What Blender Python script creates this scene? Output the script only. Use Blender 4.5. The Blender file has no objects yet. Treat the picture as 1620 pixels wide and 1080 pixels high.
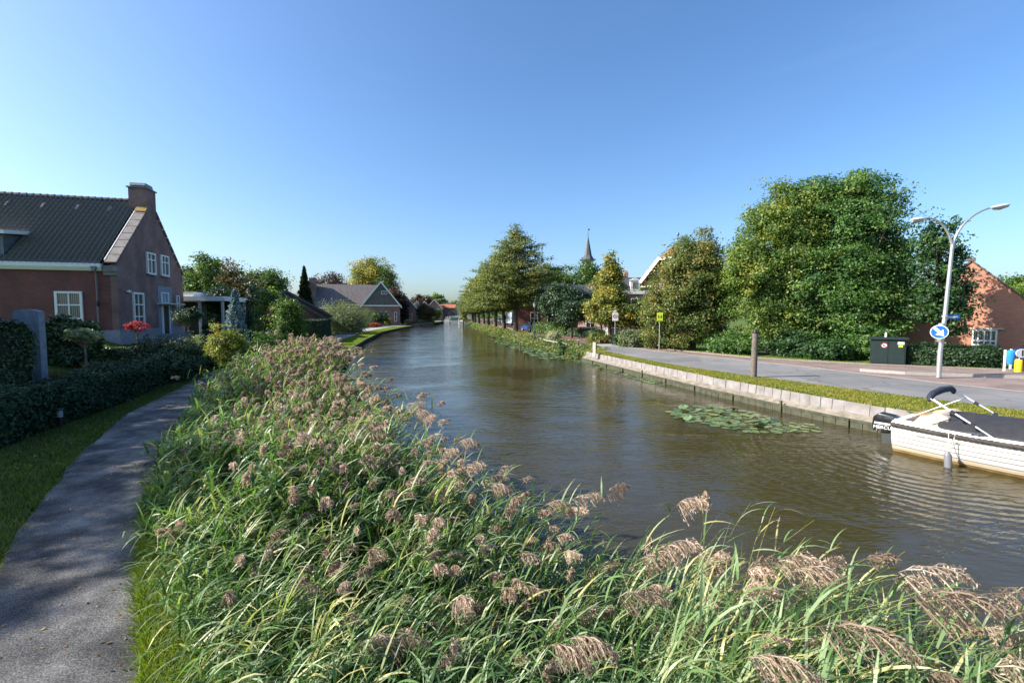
import bpy, bmesh, math, random
import numpy as np
from mathutils import Vector, Matrix
random.seed(7)
RNG = np.random.default_rng(11)
SC = bpy.context.scene
COL = SC.collection
R = math.radians

# ------------------------------------------------------------------ camera, sky, sun, exposure
cam_d = bpy.data.cameras.new('camera'); cam = bpy.data.objects.new('camera', cam_d); COL.objects.link(cam)
SC.camera = cam
PITCH = math.atan(43 / 720)
cam.location = (0, 0, 2.6); cam.rotation_euler = (math.pi / 2 - PITCH, 0, 0)
cam_d.sensor_width = 36; cam_d.lens = 16; cam_d.clip_start = 0.05; cam_d.clip_end = 6000
SUN_AZ, SUN_EL = R(-98), R(33)          # azimuth from +Y towards +X
SDIR = Vector((math.sin(SUN_AZ) * math.cos(SUN_EL), math.cos(SUN_AZ) * math.cos(SUN_EL), math.sin(SUN_EL)))
world = bpy.data.worlds.new('World'); SC.world = world; world.use_nodes = True
wn = world.node_tree.nodes; wl = world.node_tree.links; wn.clear()
sky = wn.new('ShaderNodeTexSky'); sky.sky_type = 'NISHITA'; sky.sun_disc = False
sky.sun_elevation = SUN_EL; sky.sun_rotation = SUN_AZ; sky.altitude = 0
sky.air_density = 1.0; sky.dust_density = 2.0; sky.ozone_density = 3.2
bg = wn.new('ShaderNodeBackground'); wo = wn.new('ShaderNodeOutputWorld'); bg.inputs['Strength'].default_value = 0.10
tc = wn.new('ShaderNodeTexCoord'); mp = wn.new('ShaderNodeMapping'); mp.inputs['Scale'].default_value = (1.0, 1.0, 7.0)
nz = wn.new('ShaderNodeTexNoise'); nz.inputs['Scale'].default_value = 2.3; nz.inputs['Detail'].default_value = 5
rp = wn.new('ShaderNodeValToRGB'); rp.color_ramp.elements[0].position = 0.60; rp.color_ramp.elements[1].position = 0.85
rp.color_ramp.elements[1].color = (0.03, 0.03, 0.03, 1)
mx = wn.new('ShaderNodeMixRGB'); mx.inputs['Color2'].default_value = (6.2, 6.4, 6.8, 1)
tint = wn.new('ShaderNodeMixRGB'); tint.blend_type = 'MULTIPLY'; tint.inputs['Fac'].default_value = 1; tint.inputs['Color2'].default_value = (.94, 1.03, 1.12, 1)
gm = wn.new('ShaderNodeHueSaturation'); gm.inputs['Saturation'].default_value = 1.12
wl.new(tc.outputs['Generated'], mp.inputs['Vector']); wl.new(mp.outputs['Vector'], nz.inputs['Vector'])
wl.new(nz.outputs['Fac'], rp.inputs['Fac']); wl.new(rp.outputs['Color'], mx.inputs['Fac'])
wl.new(sky.outputs['Color'], gm.inputs['Color']); wl.new(gm.outputs['Color'], tint.inputs['Color1']); wl.new(tint.outputs['Color'], mx.inputs['Color1'])
wl.new(mx.outputs['Color'], bg.inputs['Color']); wl.new(bg.outputs['Background'], wo.inputs['Surface'])
sun_d = bpy.data.lights.new('sun', 'SUN'); sun_d.energy = 5.0; sun_d.angle = R(0.53); sun_d.color = (1.0, 0.92, 0.80)
sun = bpy.data.objects.new('sun', sun_d); COL.objects.link(sun)
sun.rotation_euler = (-SDIR).to_track_quat('-Z', 'Y').to_euler(); sun.location = (-30, 20, 40)
SC.view_settings.view_transform = 'Standard'; SC.view_settings.look = 'None'
SC.view_settings.exposure = 1.15; SC.view_settings.gamma = 1.0
SC.cycles.max_bounces = 8; SC.cycles.transparent_max_bounces = 8
SC.cycles.caustics_reflective = False; SC.cycles.caustics_refractive = False

# ------------------------------------------------------------------ photo pixel -> world point (measuring aid)
_f = np.array([0, math.cos(PITCH), -math.sin(PITCH)]); _u = np.array([0, math.sin(PITCH), math.cos(PITCH)])
def ray(px, py):
    return _f + np.array([(px - 810) / 720, 0, 0]) + (540 - py) / 720 * _u
def at(px, py, z=0.0):
    d = ray(px, py); t = (z - 2.6) / d[2]; return Vector((d[0] * t, d[1] * t, z))
def atd(px, py, Y):
    d = ray(px, py); t = Y / d[1]; return Vector((d[0] * t, Y, 2.6 + d[2] * t))

# ------------------------------------------------------------------ object helpers
def tag(o, label=None, cat=None, group=None, kind=None):
    if label: o['label'] = label
    if cat: o['category'] = cat
    if group: o['group'] = group
    if kind: o['kind'] = kind
    return o
def thing(name, label, cat, loc=(0, 0, 0), rz=0.0, group=None):
    o = bpy.data.objects.new(name, None); COL.objects.link(o); o.empty_display_size = 0.2
    o.location = loc; o.rotation_euler = (0, 0, rz)
    return tag(o, label, cat, group)
def link_mesh(name, me, mat, parent=None):
    if mat is not None: me.materials.append(mat)
    o = bpy.data.objects.new(name, me); COL.objects.link(o)
    if parent is not None: o.parent = parent
    return o
def copy_thing(root, loc, rz=None, label=None, group=None, scale=None):
    r = root.copy(); COL.objects.link(r); r.location = loc
    if rz is not None: r.rotation_euler = (0, 0, rz)
    if scale is not None: r.scale = scale if hasattr(scale, '__len__') else (scale,) * 3
    if label: r['label'] = label
    if group: r['group'] = group
    for ch in list(root.children):
        c = ch.copy(); COL.objects.link(c); c.parent = r
        for g in list(ch.children):
            d = g.copy(); COL.objects.link(d); d.parent = c
    return r

class MB:
    def __init__(s): s.v = []; s.f = []
    def add(s, vs, fs):
        b = len(s.v); s.v += [tuple(v) for v in vs]; s.f += [tuple(i + b for i in f) for f in fs]; return s
    def box(s, x0, x1, y0, y1, z0, z1):
        return s.add([(x0, y0, z0), (x1, y0, z0), (x1, y1, z0), (x0, y1, z0), (x0, y0, z1), (x1, y0, z1), (x1, y1, z1), (x0, y1, z1)],
                     [(0, 3, 2, 1), (4, 5, 6, 7), (0, 1, 5, 4), (1, 2, 6, 5), (2, 3, 7, 6), (3, 0, 4, 7)])
    def obox(s, c, ax, ay, az):          # centre and three half vectors
        c, ax, ay, az = Vector(c), Vector(ax), Vector(ay), Vector(az)
        if ax.cross(ay).dot(az) < 0: ax = -ax
        p = [c + i * ax + j * ay + k * az for k in (-1, 1) for (i, j) in ((-1, -1), (1, -1), (1, 1), (-1, 1))]
        return s.add(p, [(0, 3, 2, 1), (4, 5, 6, 7), (0, 1, 5, 4), (1, 2, 6, 5), (2, 3, 7, 6), (3, 0, 4, 7)])
    def bar(s, a, b, w, h=None, up=(0, 0, 1)):
        a, b = Vector(a), Vector(b); h = h or w; d = b - a; n = d.normalized()
        u = Vector(up)
        if abs(n.dot(u)) > .95: u = Vector((1, 0, 0))
        x = n.cross(u).normalized(); y = x.cross(n)
        return s.obox((a + b) / 2, x * w / 2, d / 2, y * h / 2)
    def tube(s, pts, rad, n=8, cap=True):
        pts = [Vector(p) for p in pts]
        if not hasattr(rad, '__len__'): rad = [rad] * len(pts)
        vs = []; fs = []; prev = None
        for i, p in enumerate(pts):
            t = (pts[min(i + 1, len(pts) - 1)] - pts[max(i - 1, 0)]).normalized()
            if prev is None:
                a = Vector((0, 0, 1)) if abs(t.z) < .9 else Vector((1, 0, 0)); x = t.cross(a).normalized()
            else:
                x = (prev - t * prev.dot(t)).normalized()
            y = t.cross(x); prev = x
            for k in range(n):
                a = 2 * math.pi * k / n; vs.append(p + (x * math.cos(a) + y * math.sin(a)) * rad[i])
        for i in range(len(pts) - 1):
            for k in range(n):
                k2 = (k + 1) % n; fs.append((i * n + k, i * n + k2, (i + 1) * n + k2, (i + 1) * n + k))
        if cap:
            fs.append(tuple(range(n))[::-1]); fs.append(tuple(range((len(pts) - 1) * n, len(pts) * n)))
        return s.add(vs, fs)
    def lathe(s, prof, c=(0, 0, 0), n=16):
        c = Vector(c)
        return s.tube([c + Vector((0, 0, z)) for r, z in prof], [r for r, z in prof], n)
    def prism(s, poly, o, ex, ey, dn):   # 2-D polygon (counter-clockwise seen from -dn) placed at o, spanned by ex, ey, pushed by dn
        o, ex, ey, dn = Vector(o), Vector(ex), Vector(ey), Vector(dn); n = len(poly)
        a = [o + ex * p[0] + ey * p[1] for p in poly]; b = [q + dn for q in a]
        fs = [tuple(range(n)), tuple(range(n, 2 * n))[::-1]] + [(i, i + n, (i + 1) % n + n, (i + 1) % n) for i in range(n)]
        return s.add(a + b, fs)
    def build(s, name, mat, parent=None, smooth=False, bevel=0, fix=True):
        me = bpy.data.meshes.new(name); me.from_pydata(s.v, [], s.f)
        if fix or bevel:
            bm = bmesh.new(); bm.from_mesh(me)
            bmesh.ops.recalc_face_normals(bm, faces=bm.faces)
            if bevel:
                bmesh.ops.bevel(bm, geom=[e for e in bm.edges if len(e.link_faces) == 2 and e.calc_face_angle(0) > .6], offset=bevel, segments=2, affect='EDGES', profile=.6)
            bm.to_mesh(me); bm.free()
        if smooth:
            me.polygons.foreach_set('use_smooth', [True] * len(me.polygons))
            try: me.set_sharp_from_angle(angle=R(40))
            except Exception: pass
        return link_mesh(name, me, mat, parent)

def fast_mesh(name, V, nper, rnd, mat, parent=None, smooth=False, uv=None):
    """V: (F*nper,3) every face has its own vertices; or tuple (V, faces array)"""
    me = bpy.data.meshes.new(name)
    if isinstance(V, tuple): V, F = V
    else: F = np.arange(len(V)).reshape(-1, nper)
    nf = len(F); me.vertices.add(len(V)); me.vertices.foreach_set('co', np.ascontiguousarray(V, dtype=np.float32).ravel())
    me.loops.add(F.size); me.loops.foreach_set('vertex_index', np.ascontiguousarray(F, dtype=np.int32).ravel())
    me.polygons.add(nf); me.polygons.foreach_set('loop_start', np.arange(0, F.size, F.shape[1], dtype=np.int32))
    try: me.polygons.foreach_set('loop_total', np.full(nf, F.shape[1], dtype=np.int32))
    except Exception: pass
    if smooth: me.polygons.foreach_set('use_smooth', np.ones(nf, dtype=bool))
    if rnd is not None:
        at_ = me.attributes.new('rnd', 'FLOAT', 'POINT'); at_.data.foreach_set('value', np.ascontiguousarray(rnd, dtype=np.float32))
    me.update(calc_edges=True)
    return link_mesh(name, me, mat, parent)

# ------------------------------------------------------------------ materials
def mat_new(name):
    m = bpy.data.materials.new(name); m.use_nodes = True
    nt = m.node_tree; b = nt.nodes['Principled BSDF']; return m, nt.nodes, nt.links, b
def C4(c): return (c[0], c[1], c[2], 1)
def simple(name, col, rough=.6, metal=0, spec=.5, bump=0, bscale=30, var=.12, vscale=6, coat=0):
    m, n, l, b = mat_new(name)
    b.inputs['Roughness'].default_value = rough; b.inputs['Metallic'].default_value = metal
    b.inputs['Specular IOR Level'].default_value = spec; b.inputs['Coat Weight'].default_value = coat
    t = n.new('ShaderNodeTexCoord'); z = n.new('ShaderNodeTexNoise'); z.inputs['Scale'].default_value = vscale; z.inputs['Detail'].default_value = 6
    r = n.new('ShaderNodeValToRGB'); r.color_ramp.elements[0].position = .3; r.color_ramp.elements[1].position = .7
    r.color_ramp.elements[0].color = C4([c * (1 - var) for c in col]); r.color_ramp.elements[1].color = C4([min(1, c * (1 + var)) for c in col])
    l.new(t.outputs['Object'], z.inputs['Vector']); l.new(z.outputs['Fac'], r.inputs['Fac']); l.new(r.outputs['Color'], b.inputs['Base Color'])
    if bump:
        z2 = n.new('ShaderNodeTexNoise'); z2.inputs['Scale'].default_value = bscale; z2.inputs['Detail'].default_value = 5
        bp = n.new('ShaderNodeBump'); bp.inputs['Strength'].default_value = bump; bp.inputs['Distance'].default_value = .02
        l.new(t.outputs['Object'], z2.inputs['Vector']); l.new(z2.outputs['Fac'], bp.inputs['Height']); l.new(bp.outputs['Normal'], b.inputs['Normal'])
    return m
def leafm(name, cols, rough=.5, trans=.35, tcol=None, spec=.4, nscale=.35):
    """foliage: colour from the per-leaf attribute and a broad noise, part of the light passes through"""
    m, n, l, b = mat_new(name)
    a = n.new('ShaderNodeAttribute'); a.attribute_name = 'rnd'
    t = n.new('ShaderNodeTexCoord'); z = n.new('ShaderNodeTexNoise'); z.inputs['Scale'].default_value = nscale; z.inputs['Detail'].default_value = 3
    mt = n.new('ShaderNodeMath'); mt.operation = 'MULTIPLY_ADD'; mt.inputs[1].default_value = .9; mt.inputs[2].default_value = -.45
    ad = n.new('ShaderNodeMath'); ad.operation = 'ADD'
    r = n.new('ShaderNodeValToRGB'); e = r.color_ramp.elements
    k = len(cols)
    while len(e) < k: e.new(.5)
    for i, c in enumerate(cols): e[i].position = .1 + .8 * i / (k - 1); e[i].color = C4(c)
    l.new(t.outputs['Object'], z.inputs['Vector']); l.new(z.outputs['Fac'], mt.inputs[0]); l.new(mt.outputs[0], ad.inputs[0]); l.new(a.outputs['Fac'], ad.inputs[1])
    l.new(ad.outputs[0], r.inputs['Fac']); l.new(r.outputs['Color'], b.inputs['Base Color'])
    b.inputs['Roughness'].default_value = rough; b.inputs['Specular IOR Level'].default_value = spec
    tr = n.new('ShaderNodeBsdfTranslucent'); mi = n.new('ShaderNodeMixShader'); mi.inputs['Fac'].default_value = trans
    g = n.new('ShaderNodeMixRGB'); g.blend_type = 'MULTIPLY'; g.inputs['Fac'].default_value = 1; g.inputs['Color2'].default_value = C4(tcol or (1.5, 1.6, .7))
    l.new(r.outputs['Color'], g.inputs['Color1']); l.new(g.outputs['Color'], tr.inputs['Color'])
    o = n['Material Output']; l.new(b.outputs['BSDF'], mi.inputs[1]); l.new(tr.outputs['BSDF'], mi.inputs[2]); l.new(mi.outputs['Shader'], o.inputs['Surface'])
    return m
def wallcoord(n, l):
    t = n.new('ShaderNodeTexCoord'); s = n.new('ShaderNodeSeparateXYZ'); sn = n.new('ShaderNodeSeparateXYZ')
    l.new(t.outputs['Object'], s.inputs[0]); l.new(t.outputs['Normal'], sn.inputs[0])
    ab = n.new('ShaderNodeMath'); ab.operation = 'ABSOLUTE'; l.new(sn.outputs['X'], ab.inputs[0])
    gt = n.new('ShaderNodeMath'); gt.operation = 'GREATER_THAN'; gt.inputs[1].default_value = .6; l.new(ab.outputs[0], gt.inputs[0])
    mi = n.new('ShaderNodeMix'); mi.data_type = 'FLOAT'
    l.new(gt.outputs[0], mi.inputs[0]); l.new(s.outputs['X'], mi.inputs[2]); l.new(s.outputs['Y'], mi.inputs[3])
    c = n.new('ShaderNodeCombineXYZ'); l.new(mi.outputs[0], c.inputs['X']); l.new(s.outputs['Z'], c.inputs['Y'])
    return c.outputs[0], t
def brickm(name, c1, c2, mortar, bw=.21, bh=.065, ms=.01, rough=.85, stain=.25, flat=False, bump=.6):
    m, n, l, b = mat_new(name)
    if flat:
        t = n.new('ShaderNodeTexCoord'); vec = t.outputs['Object']
    else: vec, t = wallcoord(n, l)
    k = n.new('ShaderNodeTexBrick'); k.inputs['Scale'].default_value = 1; k.inputs['Brick Width'].default_value = bw; k.inputs['Row Height'].default_value = bh
    k.inputs['Mortar Size'].default_value = ms; k.inputs['Mortar Smooth'].default_value = .3; k.inputs['Bias'].default_value = 0
    k.inputs['Color1'].default_value = C4(c1); k.inputs['Color2'].default_value = C4(c2); k.inputs['Mortar'].default_value = C4(mortar)
    l.new(vec, k.inputs['Vector'])
    z = n.new('ShaderNodeTexNoise'); z.inputs['Scale'].default_value = .9; z.inputs['Detail'].default_value = 8; l.new(t.outputs['Object'], z.inputs['Vector'])
    r = n.new('ShaderNodeValToRGB'); r.color_ramp.elements[0].position = .35; r.color_ramp.elements[1].position = .7
    r.color_ramp.elements[0].color = C4([1 - stain] * 3); r.color_ramp.elements[1].color = C4([1 + stain * .4] * 3); l.new(z.outputs['Fac'], r.inputs['Fac'])
    x = n.new('ShaderNodeMixRGB'); x.blend_type = 'MULTIPLY'; x.inputs['Fac'].default_value = 1
    l.new(k.outputs['Color'], x.inputs['Color1']); l.new(r.outputs['Color'], x.inputs['Color2']); l.new(x.outputs['Color'], b.inputs['Base Color'])
    bp = n.new('ShaderNodeBump'); bp.inputs['Strength'].default_value = bump; bp.inputs['Distance'].default_value = .008; bp.invert = True
    l.new(k.outputs['Fac'], bp.inputs['Height']); l.new(bp.outputs['Normal'], b.inputs['Normal']); b.inputs['Roughness'].default_value = rough
    return m
def groundm(name, cols, scale=3, fine=60, bump=.5, dist=.02, rough=.95, pos=None, spec=.2):
    m, n, l, b = mat_new(name)
    t = n.new('ShaderNodeTexCoord'); z = n.new('ShaderNodeTexNoise'); z.inputs['Scale'].default_value = scale; z.inputs['Detail'].default_value = 8; z.inputs['Roughness'].default_value = .65
    z2 = n.new('ShaderNodeTexNoise'); z2.inputs['Scale'].default_value = fine; z2.inputs['Detail'].default_value = 6; z2.inputs['Roughness'].default_value = .7
    ad = n.new('ShaderNodeMath'); ad.operation = 'MULTIPLY_ADD'; ad.inputs[1].default_value = .5
    h = n.new('ShaderNodeMath'); h.operation = 'MULTIPLY'; h.inputs[1].default_value = .5
    r = n.new('ShaderNodeValToRGB'); e = r.color_ramp.elements
    while len(e) < len(cols): e.new(.5)
    for i, c in enumerate(cols): e[i].position = (pos[i] if pos else .35 + .3 * i / (len(cols) - 1)); e[i].color = C4(c)
    l.new(t.outputs['Object'], z.inputs['Vector']); l.new(t.outputs['Object'], z2.inputs['Vector'])
    l.new(z.outputs['Fac'], h.inputs[0]); l.new(z2.outputs['Fac'], ad.inputs[0]); l.new(h.outputs[0], ad.inputs[2]); l.new(ad.outputs[0], r.inputs['Fac'])
    l.new(r.outputs['Color'], b.inputs['Base Color']); b.inputs['Roughness'].default_value = rough; b.inputs['Specular IOR Level'].default_value = spec
    bp = n.new('ShaderNodeBump'); bp.inputs['Strength'].default_value = bump; bp.inputs['Distance'].default_value = dist
    l.new(z2.outputs['Fac'], bp.inputs['Height']); l.new(bp.outputs['Normal'], b.inputs['Normal'])
    return m
def tilem(name, c1, c2, w=.28, h=.34, rough=.5):
    """roof tiles: courses follow the slope (height drives the rows)"""
    m, n, l, b = mat_new(name); vec, t = wallcoord(n, l)
    k = n.new('ShaderNodeTexBrick'); k.inputs['Scale'].default_value = 1; k.inputs['Brick Width'].default_value = w; k.inputs['Row Height'].default_value = h * .7
    k.offset = 0; k.inputs['Mortar Size'].default_value = .018; k.inputs['Mortar Smooth'].default_value = 1
    k.inputs['Color1'].default_value = C4(c1); k.inputs['Color2'].default_value = C4(c2); k.inputs['Mortar'].default_value = C4([c * .45 for c in c1]); l.new(vec, k.inputs['Vector'])
    l.new(k.outputs['Color'], b.inputs['Base Color']); b.inputs['Roughness'].default_value = rough
    bp = n.new('ShaderNodeBump'); bp.inputs['Strength'].default_value = .8; bp.inputs['Distance'].default_value = .03; bp.invert = True
    l.new(k.outputs['Fac'], bp.inputs['Height']); l.new(bp.outputs['Normal'], b.inputs['Normal'])
    return m
M = {}
M['grass'] = groundm('grass_ground', [(.032, .055, .012), (.07, .12, .018), (.13, .17, .03)], 1.2, 45, .9, .04)
M['gravel'] = groundm('gravel_path', [(.03, .032, .037), (.10, .10, .103), (.23, .225, .22), (.46, .44, .41)], 1.2, 70, 1.0, .03, .9, pos=(.40, .48, .55, .64))
M['asphalt'] = groundm('asphalt', [(.115, .12, .125), (.175, .177, .18), (.205, .205, .205), (.27, .265, .255)], .45, 190, .6, .008, .85, pos=(.36, .46, .54, .66))
def add_cracks(m, scale, width, dark):
    n, l = m.node_tree.nodes, m.node_tree.links; b = n['Principled BSDF']; src = b.inputs['Base Color'].links[0].from_socket
    t = n.new('ShaderNodeTexCoord'); z = n.new('ShaderNodeTexNoise'); z.inputs['Scale'].default_value = 1.3; z.inputs['Detail'].default_value = 4; l.new(t.outputs['Object'], z.inputs['Vector'])
    a = n.new('ShaderNodeVectorMath'); a.operation = 'MULTIPLY_ADD'; a.inputs[1].default_value = (.8, .8, 0); l.new(z.outputs['Color'], a.inputs[0]); l.new(t.outputs['Object'], a.inputs[2])
    v = n.new('ShaderNodeTexVoronoi'); v.feature = 'DISTANCE_TO_EDGE'; v.inputs['Scale'].default_value = scale; l.new(a.outputs[0], v.inputs['Vector'])
    r = n.new('ShaderNodeMapRange'); r.inputs['From Min'].default_value = 0; r.inputs['From Max'].default_value = width; r.inputs['To Min'].default_value = dark; r.inputs['To Max'].default_value = 1; l.new(v.outputs['Distance'], r.inputs['Value'])
    v2 = n.new('ShaderNodeTexVoronoi'); v2.inputs['Scale'].default_value = scale * .45; l.new(t.outputs['Object'], v2.inputs['Vector']); sp = n.new('ShaderNodeSeparateXYZ'); l.new(v2.outputs['Color'], sp.inputs[0])
    r2 = n.new('ShaderNodeMapRange'); r2.inputs['To Min'].default_value = .84; r2.inputs['To Max'].default_value = 1.1; l.new(sp.outputs['X'], r2.inputs['Value'])
    mu = n.new('ShaderNodeMath'); mu.operation = 'MULTIPLY'; l.new(r.outputs[0], mu.inputs[0]); l.new(r2.outputs[0], mu.inputs[1])
    x = n.new('ShaderNodeVectorMath'); x.operation = 'SCALE'; l.new(src, x.inputs[0]); l.new(mu.outputs[0], x.inputs['Scale']); l.new(x.outputs[0], b.inputs['Base Color'])
add_cracks(M['asphalt'], .42, .012, .55)
M['paver'] = brickm('pink_pavers', (.27, .19, .165), (.21, .16, .15), (.14, .12, .105), .21, .07, .006, flat=True, stain=.3, bump=.3)
M['redroad'] = brickm('red_brick_road', (.20, .085, .075), (.15, .07, .065), (.09, .06, .05), .21, .07, .008, flat=True, stain=.3, bump=.3)
M['slabs'] = brickm('pale_slabs', (.36, .33, .30), (.30, .28, .26), (.18, .16, .14), .4, .3, .012, flat=True, stain=.25, bump=.3)
M['path_grey'] = groundm('grey_path', [(.24, .23, .22), (.31, .30, .29), (.38, .37, .35)], 1, 90, .3, .006)
M['soil'] = groundm('soil', [(.015, .012, .008), (.03, .026, .015), (.05, .045, .022)], 3, 30, 1, .03)
M['kerb'] = simple('kerb_stone', (.33, .31, .29), .85, bump=.3, bscale=40)
M['kerb_pink'] = simple('brick_kerb', (.24, .20, .18), .85, bump=.3, bscale=40)
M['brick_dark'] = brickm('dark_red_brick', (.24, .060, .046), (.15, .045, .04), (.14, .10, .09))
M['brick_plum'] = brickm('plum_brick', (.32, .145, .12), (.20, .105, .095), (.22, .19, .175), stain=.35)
M['brick_orange'] = brickm('orange_brick', (.50, .205, .125), (.40, .155, .10), (.34, .24, .18), stain=.12)
M['brick_pink'] = brickm('pink_brick', (.44, .24, .19), (.34, .18, .15), (.36, .3, .26), stain=.15)
M['roof_dark'] = simple('dark_glazed_tiles', (.10, .088, .078), .27, spec=.6, bump=.15, bscale=60, var=.35, vscale=14)
M['tile_grey'] = tilem('grey_roof_tiles', (.15, .13, .12), (.10, .088, .085), rough=.6)
M['tile_slate'] = tilem('slate_tiles', (.07, .075, .085), (.045, .05, .058), rough=.45)
M['tile_red'] = tilem('red_roof_tiles', (.26, .10, .065), (.17, .07, .05), rough=.7)
M['tile_orange'] = tilem('orange_roof_tiles', (.42, .15, .07), (.30, .10, .055), rough=.7)
M['white'] = simple('white_paint', (.78, .77, .74), .45, var=.05)
M['cream'] = simple('cream_stone', (.55, .52, .46), .8, var=.1, bump=.2)
M['grey_stone'] = simple('grey_stone', (.20, .22, .26), .75, bump=.5, bscale=18, var=.2)
M['plinth'] = simple('grey_plinth', (.24, .25, .28), .85, bump=.2, var=.15)
M['coping'] = simple('coping_stone', (.20, .175, .165), .8, bump=.3, bscale=25, var=.25, vscale=3)
M['lead'] = simple('lead_sheet', (.16, .17, .18), .5, metal=.3, var=.2)
M['lichen'] = simple('yellow_lichen', (.30, .19, .05), .95, var=.4, vscale=12, bump=.4)
M['bark'] = simple('bark', (.10, .08, .06), .95, bump=1, bscale=14, var=.4, vscale=7)
M['bark_pale'] = simple('pale_bark', (.22, .18, .14), .95, bump=1, bscale=14, var=.35, vscale=7)
M['wood_grey'] = simple('weathered_wood', (.13, .11, .09), .9, bump=.8, bscale=30, var=.35, vscale=10)
M['timber'] = simple('wet_timber', (.055, .058, .035), .8, bump=.6, bscale=20, var=.4)
M['black'] = simple('black_metal', (.012, .012, .013), .5, var=.3)
M['iron'] = simple('dark_iron', (.03, .035, .035), .55, var=.3)
M['steel'] = simple('galvanised_steel', (.50, .50, .50), .42, metal=.75, bump=.05, var=.12, vscale=8)
M['lampwhite'] = simple('lamp_housing', (.62, .62, .62), .35, var=.05)
M['blue'] = simple('sign_blue', (.01, .11, .42), .4, var=.05)
M['signwhite'] = simple('sign_white', (.80, .80, .80), .4, var=.03)
M['red'] = simple('sign_red', (.45, .02, .03), .4, var=.05)
M['lime'] = simple('sign_lime', (.52, .75, .03), .4, var=.04)
M['yellow'] = simple('yellow_plastic', (.80, .48, .01), .45, var=.06)
M['cabinet'] = simple('cabinet_green', (.006, .018, .017), .5, var=.25, bump=.05)
M['rubber'] = simple('rubber', (.02, .02, .02), .8, var=.2)
M['chrome'] = simple('chrome', (.8, .8, .82), .16, metal=1, var=.02)
M['curtain'] = simple('curtain', (.34, .34, .32), .9, var=.3, vscale=20)
def curtainm(name):
    m, n, l, b = mat_new(name); vec, t = wallcoord(n, l)
    w = n.new('ShaderNodeTexWave'); w.inputs['Scale'].default_value = 3.2; w.inputs['Distortion'].default_value = 2.5; w.inputs['Detail'].default_value = 2; w.inputs['Detail Scale'].default_value = .6
    mp = n.new('ShaderNodeMapping'); mp.inputs['Scale'].default_value = (1, .08, 1); l.new(vec, mp.inputs['Vector']); l.new(mp.outputs['Vector'], w.inputs['Vector'])
    r = n.new('ShaderNodeValToRGB'); r.color_ramp.elements[0].color = (.035, .038, .04, 1); r.color_ramp.elements[1].color = (.24, .24, .22, 1); l.new(w.outputs['Fac'], r.inputs['Fac']); l.new(r.outputs['Color'], b.inputs['Base Color'])
    b.inputs['Roughness'].default_value = .06; b.inputs['Specular IOR Level'].default_value = .9; return m
def glassm(name, col=(.02, .025, .03), rough=.04):
    m, n, l, b = mat_new(name); b.inputs['Base Color'].default_value = C4(col); b.inputs['Roughness'].default_value = rough
    b.inputs['Specular IOR Level'].default_value = .9
    t = n.new('ShaderNodeTexCoord'); z = n.new('ShaderNodeTexNoise'); z.inputs['Scale'].default_value = 1.5
    bp = n.new('ShaderNodeBump'); bp.inputs['Strength'].default_value = .06; bp.inputs['Distance'].default_value = .03
    l.new(t.outputs['Object'], z.inputs['Vector']); l.new(z.outputs['Fac'], bp.inputs['Height']); l.new(bp.outputs['Normal'], b.inputs['Normal'])
    return m
M['glass'] = glassm('window_glass'); M['glass_pale'] = curtainm('curtained_glass')
M['carglass'] = glassm('car_glass', (.01, .012, .015), .03)
# foliage colours
L = {}
L['maple'] = leafm('maple_leaves', [(.028, .076, .022), (.054, .13, .030), (.095, .19, .040), (.16, .22, .05)])
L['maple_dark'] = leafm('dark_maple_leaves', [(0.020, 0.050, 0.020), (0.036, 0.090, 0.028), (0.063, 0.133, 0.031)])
L['locust'] = leafm('yellow_green_leaves', [(.042, .092, .020), (.085, .155, .028), (.15, .215, .038), (.27, .28, .045)])
L['olive'] = leafm('olive_autumn_leaves', [(.05, .085, .022), (.105, .145, .036), (.17, .195, .048), (.25, .19, .055)])
L['row'] = leafm('canal_tree_leaves', [(.042, .074, .020), (.092, .128, .034), (.16, .19, .045), (.23, .21, .055)])
L['gold'] = leafm('golden_leaves', [(.05, .085, .020), (.12, .155, .03), (.27, .25, .045), (.42, .29, .045)])
L['green'] = leafm('mid_green_leaves', [(0.030, 0.070, 0.019), (0.065, 0.128, 0.027), (0.115, 0.189, 0.038)])
L['bright'] = leafm('bright_green_leaves', [(0.040, 0.090, 0.014), (0.090, 0.160, 0.020), (0.160, 0.230, 0.030)])
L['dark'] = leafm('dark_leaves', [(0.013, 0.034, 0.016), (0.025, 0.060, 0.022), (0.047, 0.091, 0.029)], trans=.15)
L['yew'] = leafm('yew_leaves', [(0.015, 0.036, 0.015), (0.030, 0.063, 0.021), (0.060, 0.098, 0.024)], trans=.12)
L['ivy'] = leafm('hedge_leaves', [(0.010, 0.031, 0.016), (0.021, 0.052, 0.023), (0.044, 0.086, 0.034)], trans=.15, spec=.2, rough=.6)
L['laurel'] = leafm('laurel_leaves', [(0.017, 0.041, 0.014), (0.042, 0.084, 0.022), (0.102, 0.156, 0.036)], trans=.2, rough=.32, spec=.6)
L['yellow'] = leafm('yellow_shrub_leaves', [(.08, .11, .02), (.18, .21, .03), (.34, .35, .05)])
L['purple'] = leafm('purple_leaves', [(0.022, 0.014, 0.012), (0.045, 0.026, 0.018), (0.075, 0.045, 0.022)], tcol=(1.5, 1, .8))
L['brown'] = leafm('brownish_leaves', [(0.055, 0.052, 0.020), (0.110, 0.088, 0.030), (0.170, 0.120, 0.040)])
L['silver'] = leafm('silver_willow_leaves', [(0.090, 0.120, 0.055), (0.150, 0.185, 0.090), (0.230, 0.260, 0.150)])
L['spruce'] = leafm('spruce_needles', [(0.012, 0.030, 0.014), (0.025, 0.050, 0.020), (0.045, 0.070, 0.025)], trans=.1)
L['blue'] = leafm('blue_spruce_needles', [(.14, .21, .22), (.24, .34, .35), (.38, .50, .50)], trans=.1, tcol=(1, 1.1, 1))
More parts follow.
